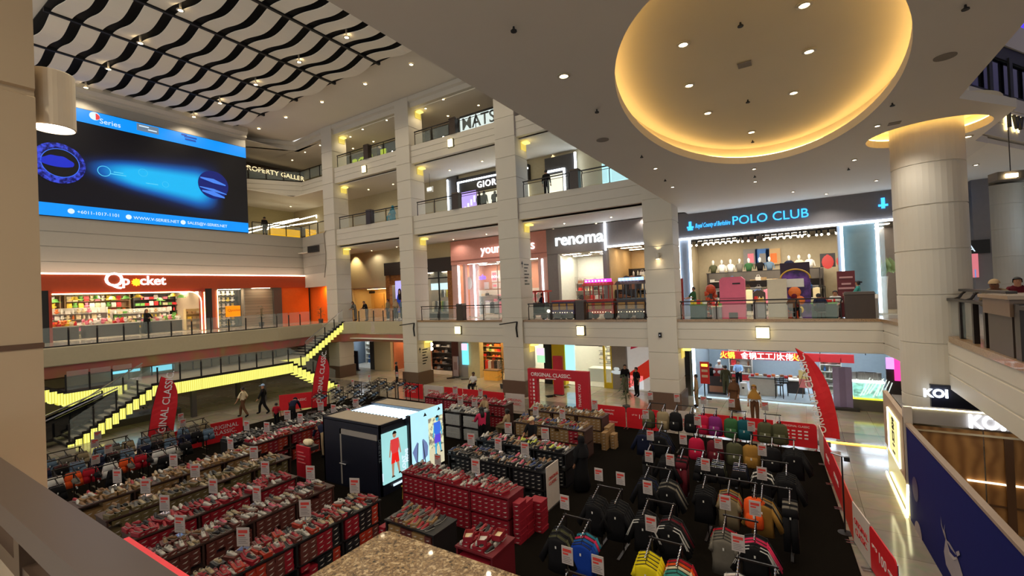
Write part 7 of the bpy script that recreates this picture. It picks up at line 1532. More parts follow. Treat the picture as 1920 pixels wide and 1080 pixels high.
# ------------------------------------------------------------------ garments and racks
CLO = dict(black=(24,23,25),navy=(26,30,52),blue=(24,60,150),sky=(40,96,170),pink=(206,50,90),yellow=(226,204,30),teal=(60,140,132),red=(170,30,44),orange=(222,84,34),grey=(112,106,96),olive=(74,74,52),green=(52,92,56),deepteal=(22,74,84),purple=(120,40,104),crimson=(176,26,60),maroon=(92,26,36),khaki=(136,120,92),white=(214,210,204),gold=(150,110,50),brown=(96,66,46),denim=(96,116,136),cream=(222,206,170),aqua=(50,130,150),lblue=(150,180,215),beige=(170,144,110))
CLM = {k: mat('cloth_'+k,c,.85,var=.1,scale=12,spec=.15) for k,c in CLO.items()}
def ring(w,t,z,y=0,n=10): return [(w*math.cos(a),y+t*math.sin(a),z) for a in [2*PI*i/n for i in range(n)]]
GT = {}
def gproto(kind):
    mb = MB(); hk = MB()
    if kind in ('t_shirt','jacket'):
        t = .035 if kind == 't_shirt' else .055
        mb.loft([ring(.07,.03,-.12),ring(.15,t,-.15),ring(.235,t,-.19),ring(.235,t,-.3),ring(.22,t*.9,-.55),ring(.235,t*.8,-.82)])
        L = .2 if kind == 't_shirt' else .55
        for s in (-1,1): mb.loft([[(s*x+.0,y,z) for x,y,z in ((.2,-.03,-.16),(.2,.03,-.16),(.19,.03,-.32),(.19,-.03,-.32))],[(s*x,y,z) for x,y,z in ((.2+L*.45,-.025,-.2-L*.75),(.2+L*.45,.025,-.2-L*.75),(.13+L*.4,.025,-.24-L*.85),(.13+L*.4,-.025,-.24-L*.85))]])
        hk.path([(0,0,.02),(.02,0,0),(0,0,-.04),(0,0,-.1)],.006,5); hk.tube((-.2,0,-.16),(0,0,-.09),.008,5); hk.tube((.2,0,-.16),(0,0,-.09),.008,5)
    elif kind == 'shorts':
        mb.loft([ring(.17,.04,-.1),ring(.2,.05,-.25),ring(.22,.05,-.32)])
        for s in (-1,1): mb.loft([[(s*.11+x,y,z) for x,y,z in ring(.1,.05,-.3)],[(s*.13+x,y,z) for x,y,z in ring(.12,.05,-.52)]])
        hk.path([(0,0,.02),(0,0,-.08)],.006,5); hk.box(-.16,.16,-.01,.01,-.1,-.08)
    elif kind == 'trousers':
        mb.loft([ring(.15,.04,-.1),ring(.16,.04,-.3)])
        for s in (-1,1): mb.loft([[(s*.07+x,y,z) for x,y,z in ring(.08,.04,-.28)],[(s*.08+x,y,z) for x,y,z in ring(.07,.03,-1.05)]])
        hk.path([(0,0,.02),(0,0,-.1)],.006,5)
    elif kind == 'rucksack':
        mb.loft([ring(.1,.05,-.03),ring(.16,.1,-.08),ring(.18,.12,-.25),ring(.19,.13,-.48),ring(.16,.1,-.52)]); mb.loft([ring(.12,.04,-.26,-.12),ring(.14,.06,-.34,-.13),ring(.14,.06,-.46,-.13),ring(.12,.04,-.5,-.12)])
        hk.path([(-.03,0,-.03),(-.03,0,.03),(.03,0,.03),(.03,0,-.03)],.01,5)
    elif kind == 'cap':
        mb.lathe([(.001,-.02),(.06,-.03),(.09,-.07),(.095,-.12),(.09,-.12)],n=10); mb.loft([ring(.07,.02,-.12,-.1),ring(.06,.07,-.125,-.14)]); hk.path([(0,0,.02),(0,0,-.03)],.005,5)
    o = mb.obj(kind,CLM['black'],smooth=True); h = hk.obj('carry_handle' if kind == 'rucksack' else 'hanger',BLACK if kind != 'shorts' else CHROME,o); o.location = (0,0,-50)
    tag_ = MB(); tag_.box(-.015,.015,-.07 if kind != 'rucksack' else -.2,-.065 if kind != 'rucksack' else -.195,-.3,-.25); g = tag_.obj('swing_tag',WHITE,o)
    if kind == 'rucksack': o.scale = (1.35,)*3
    KIDS[o] = [h,g]
    if kind == 'rucksack': KIDS[o] += [MB().path([(s*.1,.1,-.08),(s*.12,.17,-.25),(s*.13,.1,-.46)],.018,5).obj('shoulder_strap',BLACK,o) for s in (-1,1)]
    for c in KIDS[o]: KIDS[c] = []
    GT[kind] = (o,[True])
    return
    KIDS[g] = []; GT[kind] = (o,[True])
def garment(kind,col,loc,rz,label,group,cat):
    if kind not in GT: gproto(kind)
    o,fl = GT[kind]
    if fl[0]: fl[0] = False; c = o; c.location = loc; c.rotation_euler[2] = rz; tag(c,label,cat,group)
    else: c = dup(o,loc,rz,label,group); c['category'] = cat
    c.material_slots[0].link = 'OBJECT'; c.material_slots[0].material = CLM[col]; return c
STR = mat('stripe_white',(220,216,210),.6)
def rack(x,y,arms,where,rz=0,h=1.42,sign=True,sgn=1,n=5,both=False,w=.55,sp=.075):
    """chrome T-rack: two posts, cross bar, sloping studded arms; arms = [(kind, [colours])]"""
    t = thing('clothes_rack','black clothes rack '+where,'clothes rack',(x,y,.016),rz)
    k = len(arms); W = w*(k-1)
    MB().box(-.05,W+.05,-.015,.015,h-.03,h).obj('cross_bar',DARK,t)
    for i in ((0,k-1) if k > 1 else (0,)): MB().box(w*i-.015,w*i+.015,.02,.05,.0,h).obj('post',DARK,t); MB().box(w*i-.03,w*i+.03,-.4,.4,0,.03).obj('foot',DARK,t)
    for i,(kind,cols) in enumerate(arms):
        for dr in ((-1,1) if both else (-1,)):
            mb = MB(); mb.tube((w*i,0,h-.02),(w*i,dr*.46,h-.17),.012,6)
            for q in range(6): mb.ball((w*i,dr*(.06+.07*q),h-.03-.022*q),.02,6,4)
            mb.obj('arm',DARK if kind in ('cap','shorts') and x < -15 else CHROME,t)
            m = n if kind not in ('rucksack',) else 1
            c_,s_ = math.cos(rz),math.sin(rz)
            for q in range(m):
                ly = dr*(.12+sp*q) if kind != 'rucksack' else dr*.35; lz = h-.05-.325*abs(ly)
                col = cols[(q if dr < 0 else q+1) % len(cols)] if len(cols) > 1 else cols[0]
                cat = {'t_shirt': 't-shirt','jacket': 'jacket','shorts': 'shorts','trousers': 'trousers','rucksack': 'rucksack','cap': 'cap'}[kind]
                gx_,gy_ = x+w*i*c_-ly*s_,y+w*i*s_+ly*c_
                garment(kind,col,(gx_,gy_,lz+.0),rz+(0 if dr < 0 else PI)+RND.uniform(-.08,.08),'%s %s on the rack %s' % (col,cat,where),'%s %s on the rack %s' % (col,cat,where),cat)
    if sign:
        for i in ((0,) if sign == 1 else range(k)):
            xs_ = w*i; mb = MB(); mb.box(xs_-.105,xs_+.105,-.006,.006,h+.1,h+.4); a = mb.obj('price_card',PSW,t); MB().box(xs_-.008,xs_+.008,-.006,.006,h,h+.1).obj('card_stem',DARK,t)
            mb = MB(); mb.box(xs_-.08,xs_+.08,-.01,-.006,h+.31,h+.36); mb.box(xs_-.08,xs_+.02,-.01,-.006,h+.26,h+.29); mb.obj('red_print',PSR,a); mb = MB(); [mb.box(xs_-.08,xs_+.08-.03*(q % 2),-.01,-.006,h+.13+.03*q,h+.138+.03*q) for q in range(4)]; mb.obj('print_lines',MATS['print_grey'],a)
    return t
B1 = ['black']
R = lambda *a: a
for (x,y,arms,wh,kw) in (
    (-4.45,8.75,[('jacket',['black','olive']),('t_shirt',['aqua','pink','sky','blue','blue'])],'with blue and pink tops near the black aisle',{}),
    (-2.6,8.7,[('t_shirt',['yellow']),('t_shirt',['red','orange','cream','teal','teal'])],'with yellow and teal t-shirts',{}),
    (-3.55,7.0,[('trousers',['maroon','orange']),('t_shirt',['orange','maroon'])],'with an orange corner, closest to the camera gallery',{'sign': 2}),
    (-1.1,8.75,[('t_shirt',['white','orange','orange']),('jacket',['white','black'])],'with orange t-shirts under the low price card',{}),
    (-1.5,10.25,[('t_shirt',['red','grey','grey','grey','grey']),('jacket',['black','pink','pink','black'])],'with grey t-shirts and striped black jackets',{'sign': 2}),
    (-3.1,10.25,[('jacket',B1),('jacket',['black','maroon','black','black','black'])],'of white-striped black jackets in the middle',{}),
    (-4.35,10.45,[('jacket',B1),('jacket',B1)],'of plain black jackets beside the open black aisle',{'sign': 2}),
    (-3.6,12.15,[('jacket',['black','navy']),('jacket',['black','grey'])],'of dark jackets, third row from the camera, aisle side',{'sign': 2}),
    (-2.2,12.2,[('t_shirt',B1),('t_shirt',['gold','khaki','red']),('rucksack',['orange'])],'with gold and red tops, third row from the camera',{}),
    (-.95,12.2,[('jacket',['black','gold','khaki']),('trousers',['black','grey'])],'with camouflage pieces, third row by the carpet edge',{}),
    (-4.05,13.9,[('trousers',B1),('jacket',B1)],'of black trousers and jackets, fourth row, aisle side',{}),
    (-3.1,13.95,[('trousers',['maroon','black']),('shorts',B1)],'with a maroon pair, fourth row',{}),
    (-2.15,14.0,[('shorts',['black','olive']),('shorts',['black','navy'])],'of dark shorts, fourth row',{}),
    (-1.05,13.9,[('t_shirt',['black','white']),('jacket',B1)],'of black tops, fourth row by the carpet edge',{}),
    (-4.7,15.7,[('jacket',['navy','black']),('jacket',['black','navy'])],'of navy and black jackets, fifth row, aisle side',{}),
    (-3.0,15.65,[('rucksack',['crimson']),('rucksack',['maroon']),('rucksack',['olive'])],'of maroon and olive bags, fifth row',{}),
    (-1.45,15.65,[('rucksack',['gold']),('rucksack',B1),('jacket',B1)],'with one golden bag, fifth row',{}),
    (-5.15,17.9,[('rucksack',['olive']),('rucksack',['khaki'])],'of khaki rucksacks at the whitish barrier, back row',{}),
    (-4.15,17.95,[('rucksack',B1),('rucksack',B1)],'of black rucksacks, back row',{}),
    (-3.2,17.95,[('rucksack',['crimson']),('rucksack',['purple'])],'of crimson and purple rucksacks, back row',{'w': .42}),
    (-2.25,17.9,[('rucksack',['green']),('rucksack',['deepteal'])],'of green and teal rucksacks, back row',{'w': .42}),
    (-1.2,17.85,[('rucksack',['olive']),('rucksack',['olive'])],'of brown-green rucksacks, back row by the carpet corner',{'w': .42})):
    h = 1.75 if y > 17 else (1.62 if y > 15 else 1.5)
    rack(x,y,arms,wh,h=h,**kw)
# white shoulder stripes on the striped jackets
for (x,y,h) in ((-3.1,10.25,1.5),(-2.55,10.25,1.5),(-.95,10.25,1.5)):
    for q in (3,4):
        ly = -.12-.075*q; lz = h-.05-.325*abs(ly)
        js = [o for o in S.objects if o.name.startswith('jacket') and o.parent is None and abs(o.location.x-x) < .02 and abs(o.location.y-(y+ly)) < .02]
        for j in js:
            mb = MB()
            for s in (-1,1):
                for d in (0,.03): mb.path([(s*(.09+d*.2),-.06,-.14+d*.2),(s*(.22+d*.3),-.062,-.18),(s*(.36+d),-.04,-.5)],.007,4)
            c = mb.obj('stripe',STR,j)
# left rows of hanging shorts, vests and caps
for (x,y0,n,arms,wh) in ((-22.4,4.6,4,[('shorts',['denim']),('shorts',['grey']),('shorts',['khaki'])],'of pale shorts by the lit stair'),(-21.2,4.2,4,[('shorts',['navy']),('shorts',B1),('shorts',['denim'])],'of navy shorts by the pale ones'),(-19.9,4.2,3,[('shorts',['white']),('shorts',['orange']),('shorts',['red'])],'of white and red shorts'),(-18.9,3.6,3,[('cap',B1),('shorts',B1),('cap',['grey'])],'of black caps and shorts by the pillar')):
    for i in range(n):
        yy = y0+1.35*i; w3 = {0: 'first',1: 'second',2: 'third',3: 'last'}[i]
        rack(x,yy,arms if i != n-1 or x != -19.9 else [('shorts',['white']),('shorts',['white']),('shorts',B1)],'%s, %s in row' % (wh,w3),rz=PI/2,h=1.35,sign=(1 if i % 2 else 0),n=2,w=.42)
for i,(x,y) in enumerate(((-22.6,17.6),(-21.4,17.8),(-20.2,18.0),(-22.4,16.2),(-21.1,16.4),(-19.9,16.6),(-22.0,15.0),(-20.7,15.2),(-19.5,15.5),(-21.9,18.9),(-20.5,19.1),(-19.0,18.6))):
    w3 = ['front','second','third','back'][[3-1,2,2,1,1,1,0,0,0,3,3,3][i]]
    rack(x,y,[('cap',['navy','grey']),('cap',['grey','black','white']),('cap',['navy','denim'])],'of navy caps, %s row, %s' % (w3,['stair side','middle','pillar side'][i % 3]),h=1.45,sign=(i % 3 == 1),n=4,w=.33,both=False)

# ------------------------------------------------------------------ people
J0 = dict(pel=((0,0,.93),.125),sp=((0,0,1.12),.118),ch=((0,0,1.32),.135),nk=((0,0,1.455),.055),hd=((0,.015,1.56),.085),ht=((0,.005,1.65),.07),no=((0,.1,1.565),.016))
for s,c in ((1,'r'),(-1,'l')):
    J0.update({'sh'+c: ((s*.175,0,1.385),.058),'el'+c: ((s*.235,-.02,1.11),.043),'wr'+c: ((s*.25,.06,.87),.029),'hn'+c: ((s*.25,.08,.8),.033),'hp'+c: ((s*.09,0,.87),.09),'kn'+c: ((s*.1,.015,.49),.06),'an'+c: ((s*.1,-.02,.09),.042),'to'+c: ((s*.115,.13,.045),.035),'ear'+c: ((s*.083,.0,1.565),.02)})
ED = [('pel','sp'),('sp','ch'),('ch','nk'),('nk','hd'),('hd','ht'),('hd','no')] + [(a+c,b+c) for c in 'rl' for a,b in (('sh','el'),('el','wr'),('wr','hn'),('hp','kn'),('kn','an'),('an','to'))] + [('ch','sh'+c) for c in 'rl'] + [('pel','hp'+c) for c in 'rl'] + [('hd','ear'+c) for c in 'rl']
def shift(d,ks,v):
    for k in ks: p,r = d[k]; d[k] = ((p[0]+v[0],p[1]+v[1],p[2]+v[2]),r)
UP = ['sp','ch','nk','hd','ht','no','shr','shl','elr','ell','wrr','wrl','hnr','hnl','earr','earl']
def posed(p):
    d = dict(J0); st_ = lambda k,v: d.__setitem__(k,(v,d[k][1]))
    if p == 'walk':
        for c,s,f in (('r',1,1),('l',-1,-1)): st_('kn'+c,(s*.1,.14*f+.05,.5)); st_('an'+c,(s*.1,.26*f-.04,.09+(.05 if f < 0 else 0))); st_('to'+c,(s*.11,.26*f+.11,.045+(.0 if f < 0 else .02))); st_('el'+c,(s*.24,-.12*f,1.12)); st_('wr'+c,(s*.25,-.1*f+.12,.92)); st_('hn'+c,(s*.24,-.1*f+.17,.87))
    if p in ('sit','sitlean'):
        shift(d,list(d),(0,0,-.43))
        for c,s in (('r',1),('l',-1)): st_('hp'+c,(s*.1,.03,.47)); st_('kn'+c,(s*.13,.44,.5)); st_('an'+c,(s*.13,.42,.09)); st_('to'+c,(s*.14,.57,.045)); st_('el'+c,(s*.24,.06,.72)); st_('wr'+c,(s*.17,.28,.64)); st_('hn'+c,(s*.14,.35,.62))
    if p in ('lean','sitlean'):
        for k,f in (('sp',.05),('ch',.13),('nk',.19),('hd',.23),('ht',.24),('no',.24),('shr',.14),('shl',.14),('earr',.23),('earl',.23)): q = d[k][0]; st_(k,(q[0],q[1]+f,q[2]-f*.35))
    if p == 'lean':
        for c,s in (('r',1),('l',-1)): st_('el'+c,(s*.25,.2,1.06)); st_('wr'+c,(s*.14,.42,1.0)); st_('hn'+c,(s*.1,.49,.99))
    if p == 'bend':
        for k,(y,z) in dict(sp=(.12,1.06),ch=(.28,1.16),nk=(.4,1.2),hd=(.5,1.2),ht=(.56,1.26),no=(.56,1.14),shr=(.3,1.2),shl=(.3,1.2),earr=(.5,1.21),earl=(.5,1.21),elr=(.42,.98),ell=(.42,.98),wrr=(.5,.8),wrl=(.5,.8),hnr=(.54,.73),hnl=(.54,.73)).items(): st_(k,(d[k][0][0],y,z))
    if p == 'reach':
        for c,s in (('r',1),('l',-1)): st_('el'+c,(s*.23,.16,1.12)); st_('wr'+c,(s*.16,.38,1.08)); st_('hn'+c,(s*.14,.46,1.07))
    if p == 'call': st_('elr',(.26,.06,1.14)); st_('wrr',(.2,.12,1.36)); st_('hnr',(.15,.1,1.45))
    return d
BC = {}
def bodymesh(p):
    if p in BC: return BC[p]
    d = posed(p); ks = list(d); vs = [d[k][0] for k in ks]; rs = [d[k][1] for k in ks]; es = [(ks.index(a),ks.index(b)) for a,b in ED]; lab = {}
    for c,s in (('r',1),('l',-1)):
        h = Vector(d['hn'+c][0]); w = Vector(d['wr'+c][0]); dr = (h-w).normalized(); sd = dr.cross(Vector((0,1,0.3))).normalized(); hi = ks.index('hn'+c); pd = Vector((0,1,0)) if abs(dr.y) < .7 else Vector((0,0,-1))
        for f in range(4):
            o = sd*(f-1.5)*.019; l1 = .036-.004*abs(f-1.3); a = h+dr*.038+o; b = a+dr*l1; e = b+dr*l1*.6+pd*.014
            n0 = len(vs); vs += [tuple(a),tuple(b),tuple(e)]; rs += [.011,.0095,.0085]; es += [(hi,n0),(n0,n0+1),(n0+1,n0+2)]
        a = h-dr*.0+sd*.034*(-1)+pd*.01; b = a+(dr-sd*.6).normalized()*.035; n0 = len(vs); vs += [tuple(a),tuple(b)]; rs += [.012,.01]; es += [(hi,n0),(n0,n0+1)]
    me = bpy.data.meshes.new('b'); me.from_pydata(vs,es,[]); o = bpy.data.objects.new('b',me); COL.objects.link(o)
    sk = o.modifiers.new('s','SKIN'); sk.branch_smoothing = .3; sb = o.modifiers.new('u','SUBSURF'); sb.levels = 1; sb.render_levels = 1
    for i,sv in enumerate(me.skin_vertices[0].data): sv.radius = (rs[i]*(1.25 if ks[i:i+1] in (['sp'],['ch'],['pel']) else 1),rs[i]*(.85 if ks[i:i+1] in (['sp'],['ch'],['pel']) else 1)); sv.use_root = (i == 0)
    bpy.context.view_layer.update(); m2 = bpy.data.meshes.new_from_object(o.evaluated_get(bpy.context.evaluated_depsgraph_get())); bpy.data.objects.remove(o); m2.name = 'body'
    m2.materials.clear(); m2.materials.append(SKIN); m2.polygons.foreach_set('use_smooth',[True]*len(m2.polygons))
    seg = [(a,b,Vector(d[a][0]),Vector(d[b][0])) for a,b in ED]
    def near(c):
        best = None
        for a,b,p,q in seg:
            t = max(0,min(1,(c-p).dot(q-p)/max(1e-9,(q-p).length_squared))); e = (c-p.lerp(q,t)).length-(.03 if a in ('pel','sp') else 0)
            if best is None or e < best[0]: best = (e,a,b,t)
        return best[1:]
    cls = []
    for pl in m2.polygons:
        a,b,t = near(pl.center); 
        if a in ('pel','sp','ch') and b not in ('nk',): k = 'top' if not (a == 'pel' and (b[:2] == 'hp' or t < .25)) else 'leg'
        elif (a,b) == ('ch','nk'): k = 'top' if t < .75 else 'skin'
        elif a[:2] == 'sh': k = 'top'
        elif a[:2] == 'el': k = 'fore' if t < .85 else 'skin'
        elif a[:2] == 'hp': k = 'leg'
        elif a[:2] == 'kn': k = 'shin' if t < .9 else 'foot'
        elif a[:2] == 'an': k = 'foot'
        else: k = 'skin'
        cls.append(k)
    m2.update(); nr = [v.normal.copy() for v in m2.vertices]
    def part(name,kinds,off):
        fs = [tuple(pl.vertices) for pl,k in zip(m2.polygons,cls) if k in kinds]; ids = sorted({i for f in fs for i in f}); mp_ = {i: j for j,i in enumerate(ids)}
        b = MB(); b.add([m2.vertices[i].co+nr[i]*off for i in ids],[tuple(mp_[i] for i in f) for f in fs]); return b.mesh(name,CLM['black'],True)
    BC[p] = dict(body=m2,d=d,short=part('shirt',('top',),.016),long=part('shirt',('top','fore'),.016),trousers=part('trousers',('leg','shin'),.02),halfpants=part('trousers',('leg',),.022),shoes=part('shoes',('foot',),.014)); return BC[p]
def person(loc,rz,pose,top,bot,hair,label,sleeve='short',skin=None,sc=1.0,hc='black',extra=None):
    B = bodymesh(pose); d = B['d']; z0 = loc[2]
    t = mo('person',B['body'],None,loc,rz); tag(t,label,'person'); t.scale = (sc,)*3
    t.material_slots[0].link = 'OBJECT'; t.material_slots[0].material = skin or SKIN
    def ch(me,name,m): c = mo(name,me,t); c.material_slots[0].link = 'OBJECT'; c.material_slots[0].material = m; return c
    ch(B[sleeve],'shirt',CLM[top]); ch(B['trousers'],'trousers',CLM[bot]); ch(B['shoes'],'shoes',CLM['white' if bot in ('black','navy') and top != 'black' else 'black'])
    hx = Vector(d['hd'][0]); tx = Vector(d['ht'][0]); cen = hx.lerp(tx,.45); fw = (Vector(d['no'][0])-hx).normalized(); upv = (tx-hx).normalized()
    mb = MB(); rt = fw.cross(upv).normalized()
    for s in (-1,1): mb.ball(hx+fw*.078+rt*.032*s+upv*.028,.009,6,4)
    mb.obj('eyes',BLACK,t); mb = MB(); mb.ball(hx+fw*.082-upv*.04,.016,6,4,(1.2,.5,.4)); mb.obj('mouth',mat('lips',(140,70,60),.5),t)
    M = Matrix.Translation(cen-fw*.012) @ Matrix(((rt.x,fw.x,upv.x,0),(rt.y,fw.y,upv.y,0),(rt.z,fw.z,upv.z,0),(0,0,0,1)))
    def cap_(r,zc,front=.0,low=-.02,n=12,sx=1,k=5):
        vs = []; 
        for i in range(k+1):
            a = PI/2*i/k; 
            for j in range(n):
                b = 2*PI*j/n; f = math.sin(b); l_ = low*(1 if f < .3 else 0)+ (front if f >= .3 else 0); z = (math.sin(a)*r+zc) if i else zc+l_
                vs.append((r*max(.02,math.cos(a))*math.cos(b)*sx,r*max(.02,math.cos(a))*math.sin(b),z))
        return vs,[(i*n+j,i*n+(j+1) % n,(i+1)*n+(j+1) % n,(i+1)*n+j) for i in range(k) for j in range(n)] + [tuple(k*n+j for j in range(n))]
    mb = MB(); hm = HAIRM
    if hair in ('short','long','bun'): v,f = cap_(.104,.0,.05,-.06 if hair == 'short' else -.1); mb.add([M @ Vector(p) for p in v],f)
    if hair == 'long': mb.loft([[M @ Vector((x,y,z)) for x,y,z in ((.09,0,-.02),(.07,-.09,-.02),(-.07,-.09,-.02),(-.09,0,-.02))],[M @ Vector((x,y,z)) for x,y,z in ((.11,-.03,-.2),(.08,-.13,-.24),(-.08,-.13,-.24),(-.11,-.03,-.2))],[M @ Vector((x,y,z)) for x,y,z in ((.08,-.05,-.4),(.05,-.12,-.44),(-.05,-.12,-.44),(-.08,-.05,-.4))]])
    if hair == 'bun': mb.ball(M @ Vector((0,-.12,.03)),.045,8,5)
    if hair in ('cap','hat'):
        v,f = cap_(.108,.02,.0,.0); mb.add([M @ Vector(p) for p in v],f); mb.add([M @ Vector(p) for p in ((-.08,.09,.02),(.08,.09,.02),(.07,.19,.005),(-.07,.19,.005),(-.08,.09,.03),(.08,.09,.03),(.07,.19,.015),(-.07,.19,.015))],[(0,1,2,3),(4,5,6,7),(3,2,6,7)]); hm = CLM[hc]
    if hair == 'hijab':
        v,f = cap_(.115,.0,.05,-.1); mb.add([M @ Vector(p) for p in v],f); hm = CLM[hc]
        mb.loft([[M @ Vector((r*1.0*math.cos(b),r*.9*math.sin(b)-.02,z)) for b in [2*PI*j/12 for j in range(12)]] for r,z in ((.115,-.04),(.1,-.14),(.17,-.24),(.25,-.38),(.27,-.5))],cap=False)
    mb.obj('hair' if hm is HAIRM else ('cap' if hair in ('cap','hat') else 'headscarf'),hm,t,smooth=True)
    if extra == 'robe':
        zs = (d['ch'][0][2]+.02,d['pel'][0][2],.08) if pose != 'sit' else (d['ch'][0][2],.5,.1)
        mb = MB(); mb.loft([[((r+.02*math.sin(b*5+i))*math.cos(b),(r*.8+.02*math.sin(b*5+i))*math.sin(b)+y_,z) for b in [2*PI*j/20 for j in range(20)]] for i,(r,z,y_) in enumerate(((.17,zs[0],0),(.19,zs[1]+.1,.0),(.24,(zs[1]+zs[2])/2,.02),(.3,zs[2],.03)))]); mb.obj('long_dress',CLM[bot],t,smooth=True)
    return t
P = person; G2 = 4.5
P((-26.4,13.2,0),2.2,'walk','cream','brown','short','person in a pale shirt walking near the lit landing')
P((-26.0,14.1,0),2.5,'walk','black','black','cap','person in black with a pale violet cap walking beside the pale-shirted one','long',hc='lblue')
P((-24.6,22.9,0),-.6,'stand','black','black','short','person in dark clothes standing at the foot of the second tall pillar','long')
P((-18.1,23.4,.0),3.3,'sit','white','black','short','seated person in a white shirt looking down before the golden ground shop','short',skin=SKIN2)
t = thing('low_stool','low dark stool under the seated person in the white shirt','stool',(-18.1,23.4,0)); MB().box(-.2,.2,-.25,.12,.34,.37).obj('seat',DKC,t)
for a in (-.16,.16):
    for b in (-.2,.08): MB().tube((a,b,0),(a,b,.34),.015).obj('leg',DARK,t)
P((-11.15,14.85,0.016),1.2,'reach','pink','black','long','person with long black hair and pink top beside the white box table')
P((-12.3,16.7,0.016),2.8,'reach','beige','khaki','short','person in beige bending toward the red shoe table','long')
P((-10.95,16.4,0.016),1.7,'sit','beige','khaki','bun','seated person in beige next to the tan box table at the back','long')
P((-8.5,14.35,.016),3.1,'reach','black','black','cap','person in black with a cream cap between the black and tan box tables','short',hc='cream')
P((-6.0,13.1,.016),1.2,'stand','black','black','hijab','person wrapped in a long black dress and scarf beside the black box tables','long',hc='black',extra='robe')
P((-9.1,26.6,0),3.3,'stand','black','grey','short','person in a black hoodie and grey trousers before the red and white poster','long')
P((-8.2,25.9,0),2.6,'stand','black','black','short','person in black half hidden beside the pillar with the leafy plant')
P((-4.75,24.8,0),1.9,'stand','beige','khaki','short','person in beige at the pillar corner by the white light strip','long')
P((-2.95,24.6,0),2.7,'stand','brown','brown','hijab','person in a dark brown scarf walking past the restaurant','long',hc='brown',extra='robe')
P((-1.95,23.0,0),3.1,'stand','white','brown','hijab','person in a tan pointed scarf behind the barrier by the rucksacks','long',hc='gold')
P((-3.3,29.9,.03),3.1,'reach','lblue','black','short','restaurant worker in a light blue shirt by the counter','long')
P((-4.3,29.6,.03),2.9,'stand','white','black','cap','restaurant worker in white with a white cap near the menu board','short',hc='white')
P((-3.75,27.9,.03),.2,'stand','olive','olive','short','person in an olive coat standing at the menu board','long')
P((-4.6,28.3,.03),.4,'stand','black','black','short','person in black standing close to the menu board')
P((-16.35,11.3,.016),1.45,'bend','navy','beige','short','person in navy bending over the red boxes beside the dark cabin','long')
P((-21.9,13.3,.016),.7,'bend','navy','black','cap','person in a navy cap bending at the black box row','long',hc='navy')
P((-22.6,12.9,.016),.7,'stand','red','black','short','small person in red next to the one in the navy cap',sc=.72)
P((-31.15,24.75,G2),3.0,'lean','grey','grey','long','person with long dark hair at the glass balustrade above the upper flight','long')
P((-29.75,24.75,G2),2.9,'lean','black','brown','short','person in black leaning on the glass balustrade before the rest room','long')
P((-27.9,25.3,G2),3.0,'stand','khaki','navy','bun','person in khaki, first of the family beside the second tall pillar','long')
P((-27.2,25.5,G2),3.3,'stand','beige','navy','hijab','person in a beige headscarf amid the family beside the second tall pillar','long',hc='beige')
P((-26.4,25.4,G2),3.2,'stand','denim','black','short','person in faded blue, closest of the family to the second tall pillar','short')
P((-38.15,12.9,4.52),-1.2,'reach','black','black','long','person in a black dress browsing inside the orange toy shop','long',extra='robe')
P((2.15,25.2,G2),1.5,'reach','teal','olive','bun','person in a teal shirt standing by the maroon roll-up banner')
P((.75,24.6,G2),.3,'sitlean','navy','black','short','seated person in dark blue at the teal covered stall table')
P((1.35,25.85,G2),2.9,'sit','white','grey','short','seated person in white behind the teal covered stall table')
P((-.35,24.75,G2),-.4,'sitlean','brown','black','hijab','seated person in a brown headscarf before the purple arch booth','long',hc='maroon')
for x,y,lb in ((.75,24.6,'under the seated person in dark blue'),(1.35,25.85,'under the seated person in white'),(-.35,24.75,'under the seated person in the brown headscarf'),(-10.95,16.4,'under the seated person in beige')):
    z_ = G2 if y > 20 else .016; t = thing('stool','small dark stool '+lb,'stool',(x,y,z_)); MB().lathe([(.17,.32),(.18,.34),(.17,.36)],n=12).obj('seat',DKC,t)
    for k in range(4): MB().tube((.12*math.cos(k*PI/2),.12*math.sin(k*PI/2),.33),(.17*math.cos(k*PI/2),.17*math.sin(k*PI/2),0),.012).obj('leg',DARK,t)
P((-5.0,26.6,G2),2.2,'reach','green','denim','short','person in green at the low table before the blue-grey pier')
P((-14.0,25.6,G2+.42),1.57,'sit','navy','black','short','driver in dark clothes sitting in the toy train engine')
for i,(px,c_) in enumerate(((899,'black'),(908,'black'),(926,'black'))):
    q = ay(px,372,26.6); P((q.x,26.6,12.0),.1*i,'lean' if i == 2 else 'stand',c_,'black',['short','long','short'][i],['dark silhouetted person, first of three before the GIORDANO window','dark silhouetted person with long hair in the middle before the GIORDANO window','dark silhouetted person leaning, last of three before the GIORDANO window'][i],'long',skin=SKIN2)
q = ay(735,410,24.2); P((q.x,24.3,12.0),1.6,'sit','aqua','aqua','hijab','seated person in bright turquoise behind the third floor railing','long',hc='aqua',extra='robe')
q = ay(1025,355,24.6); P((q.x,24.6,12.0),.2,'stand','black','black','short','person in black behind the third floor railing near the soffit','long')
q = ax(495,425,-38.4); P((-38.3,q.y,11.95),1.5,'stand','black','black','short','dark person on the third floor corner beside the big screen','long')
P((4.05,15.7,G2),2.7,'lean','khaki','khaki','cap','person in khaki with a tan cap leaning over a table behind the near railing','long',skin=SKIN2,hc='beige')
P((5.1,18.2,G2),3.0,'stand','maroon','black','short','person in maroon farther along the gallery by the round column',sc=.97)
P((5.15,16.6,G2),2.6,'stand','white','black','short','person in white on the gallery behind the tan cap person',sc=1.0)
P((4.75,14.9,G2),2.6,'stand','grey','black','short','person in grey at the frame edge behind the near railing','long')
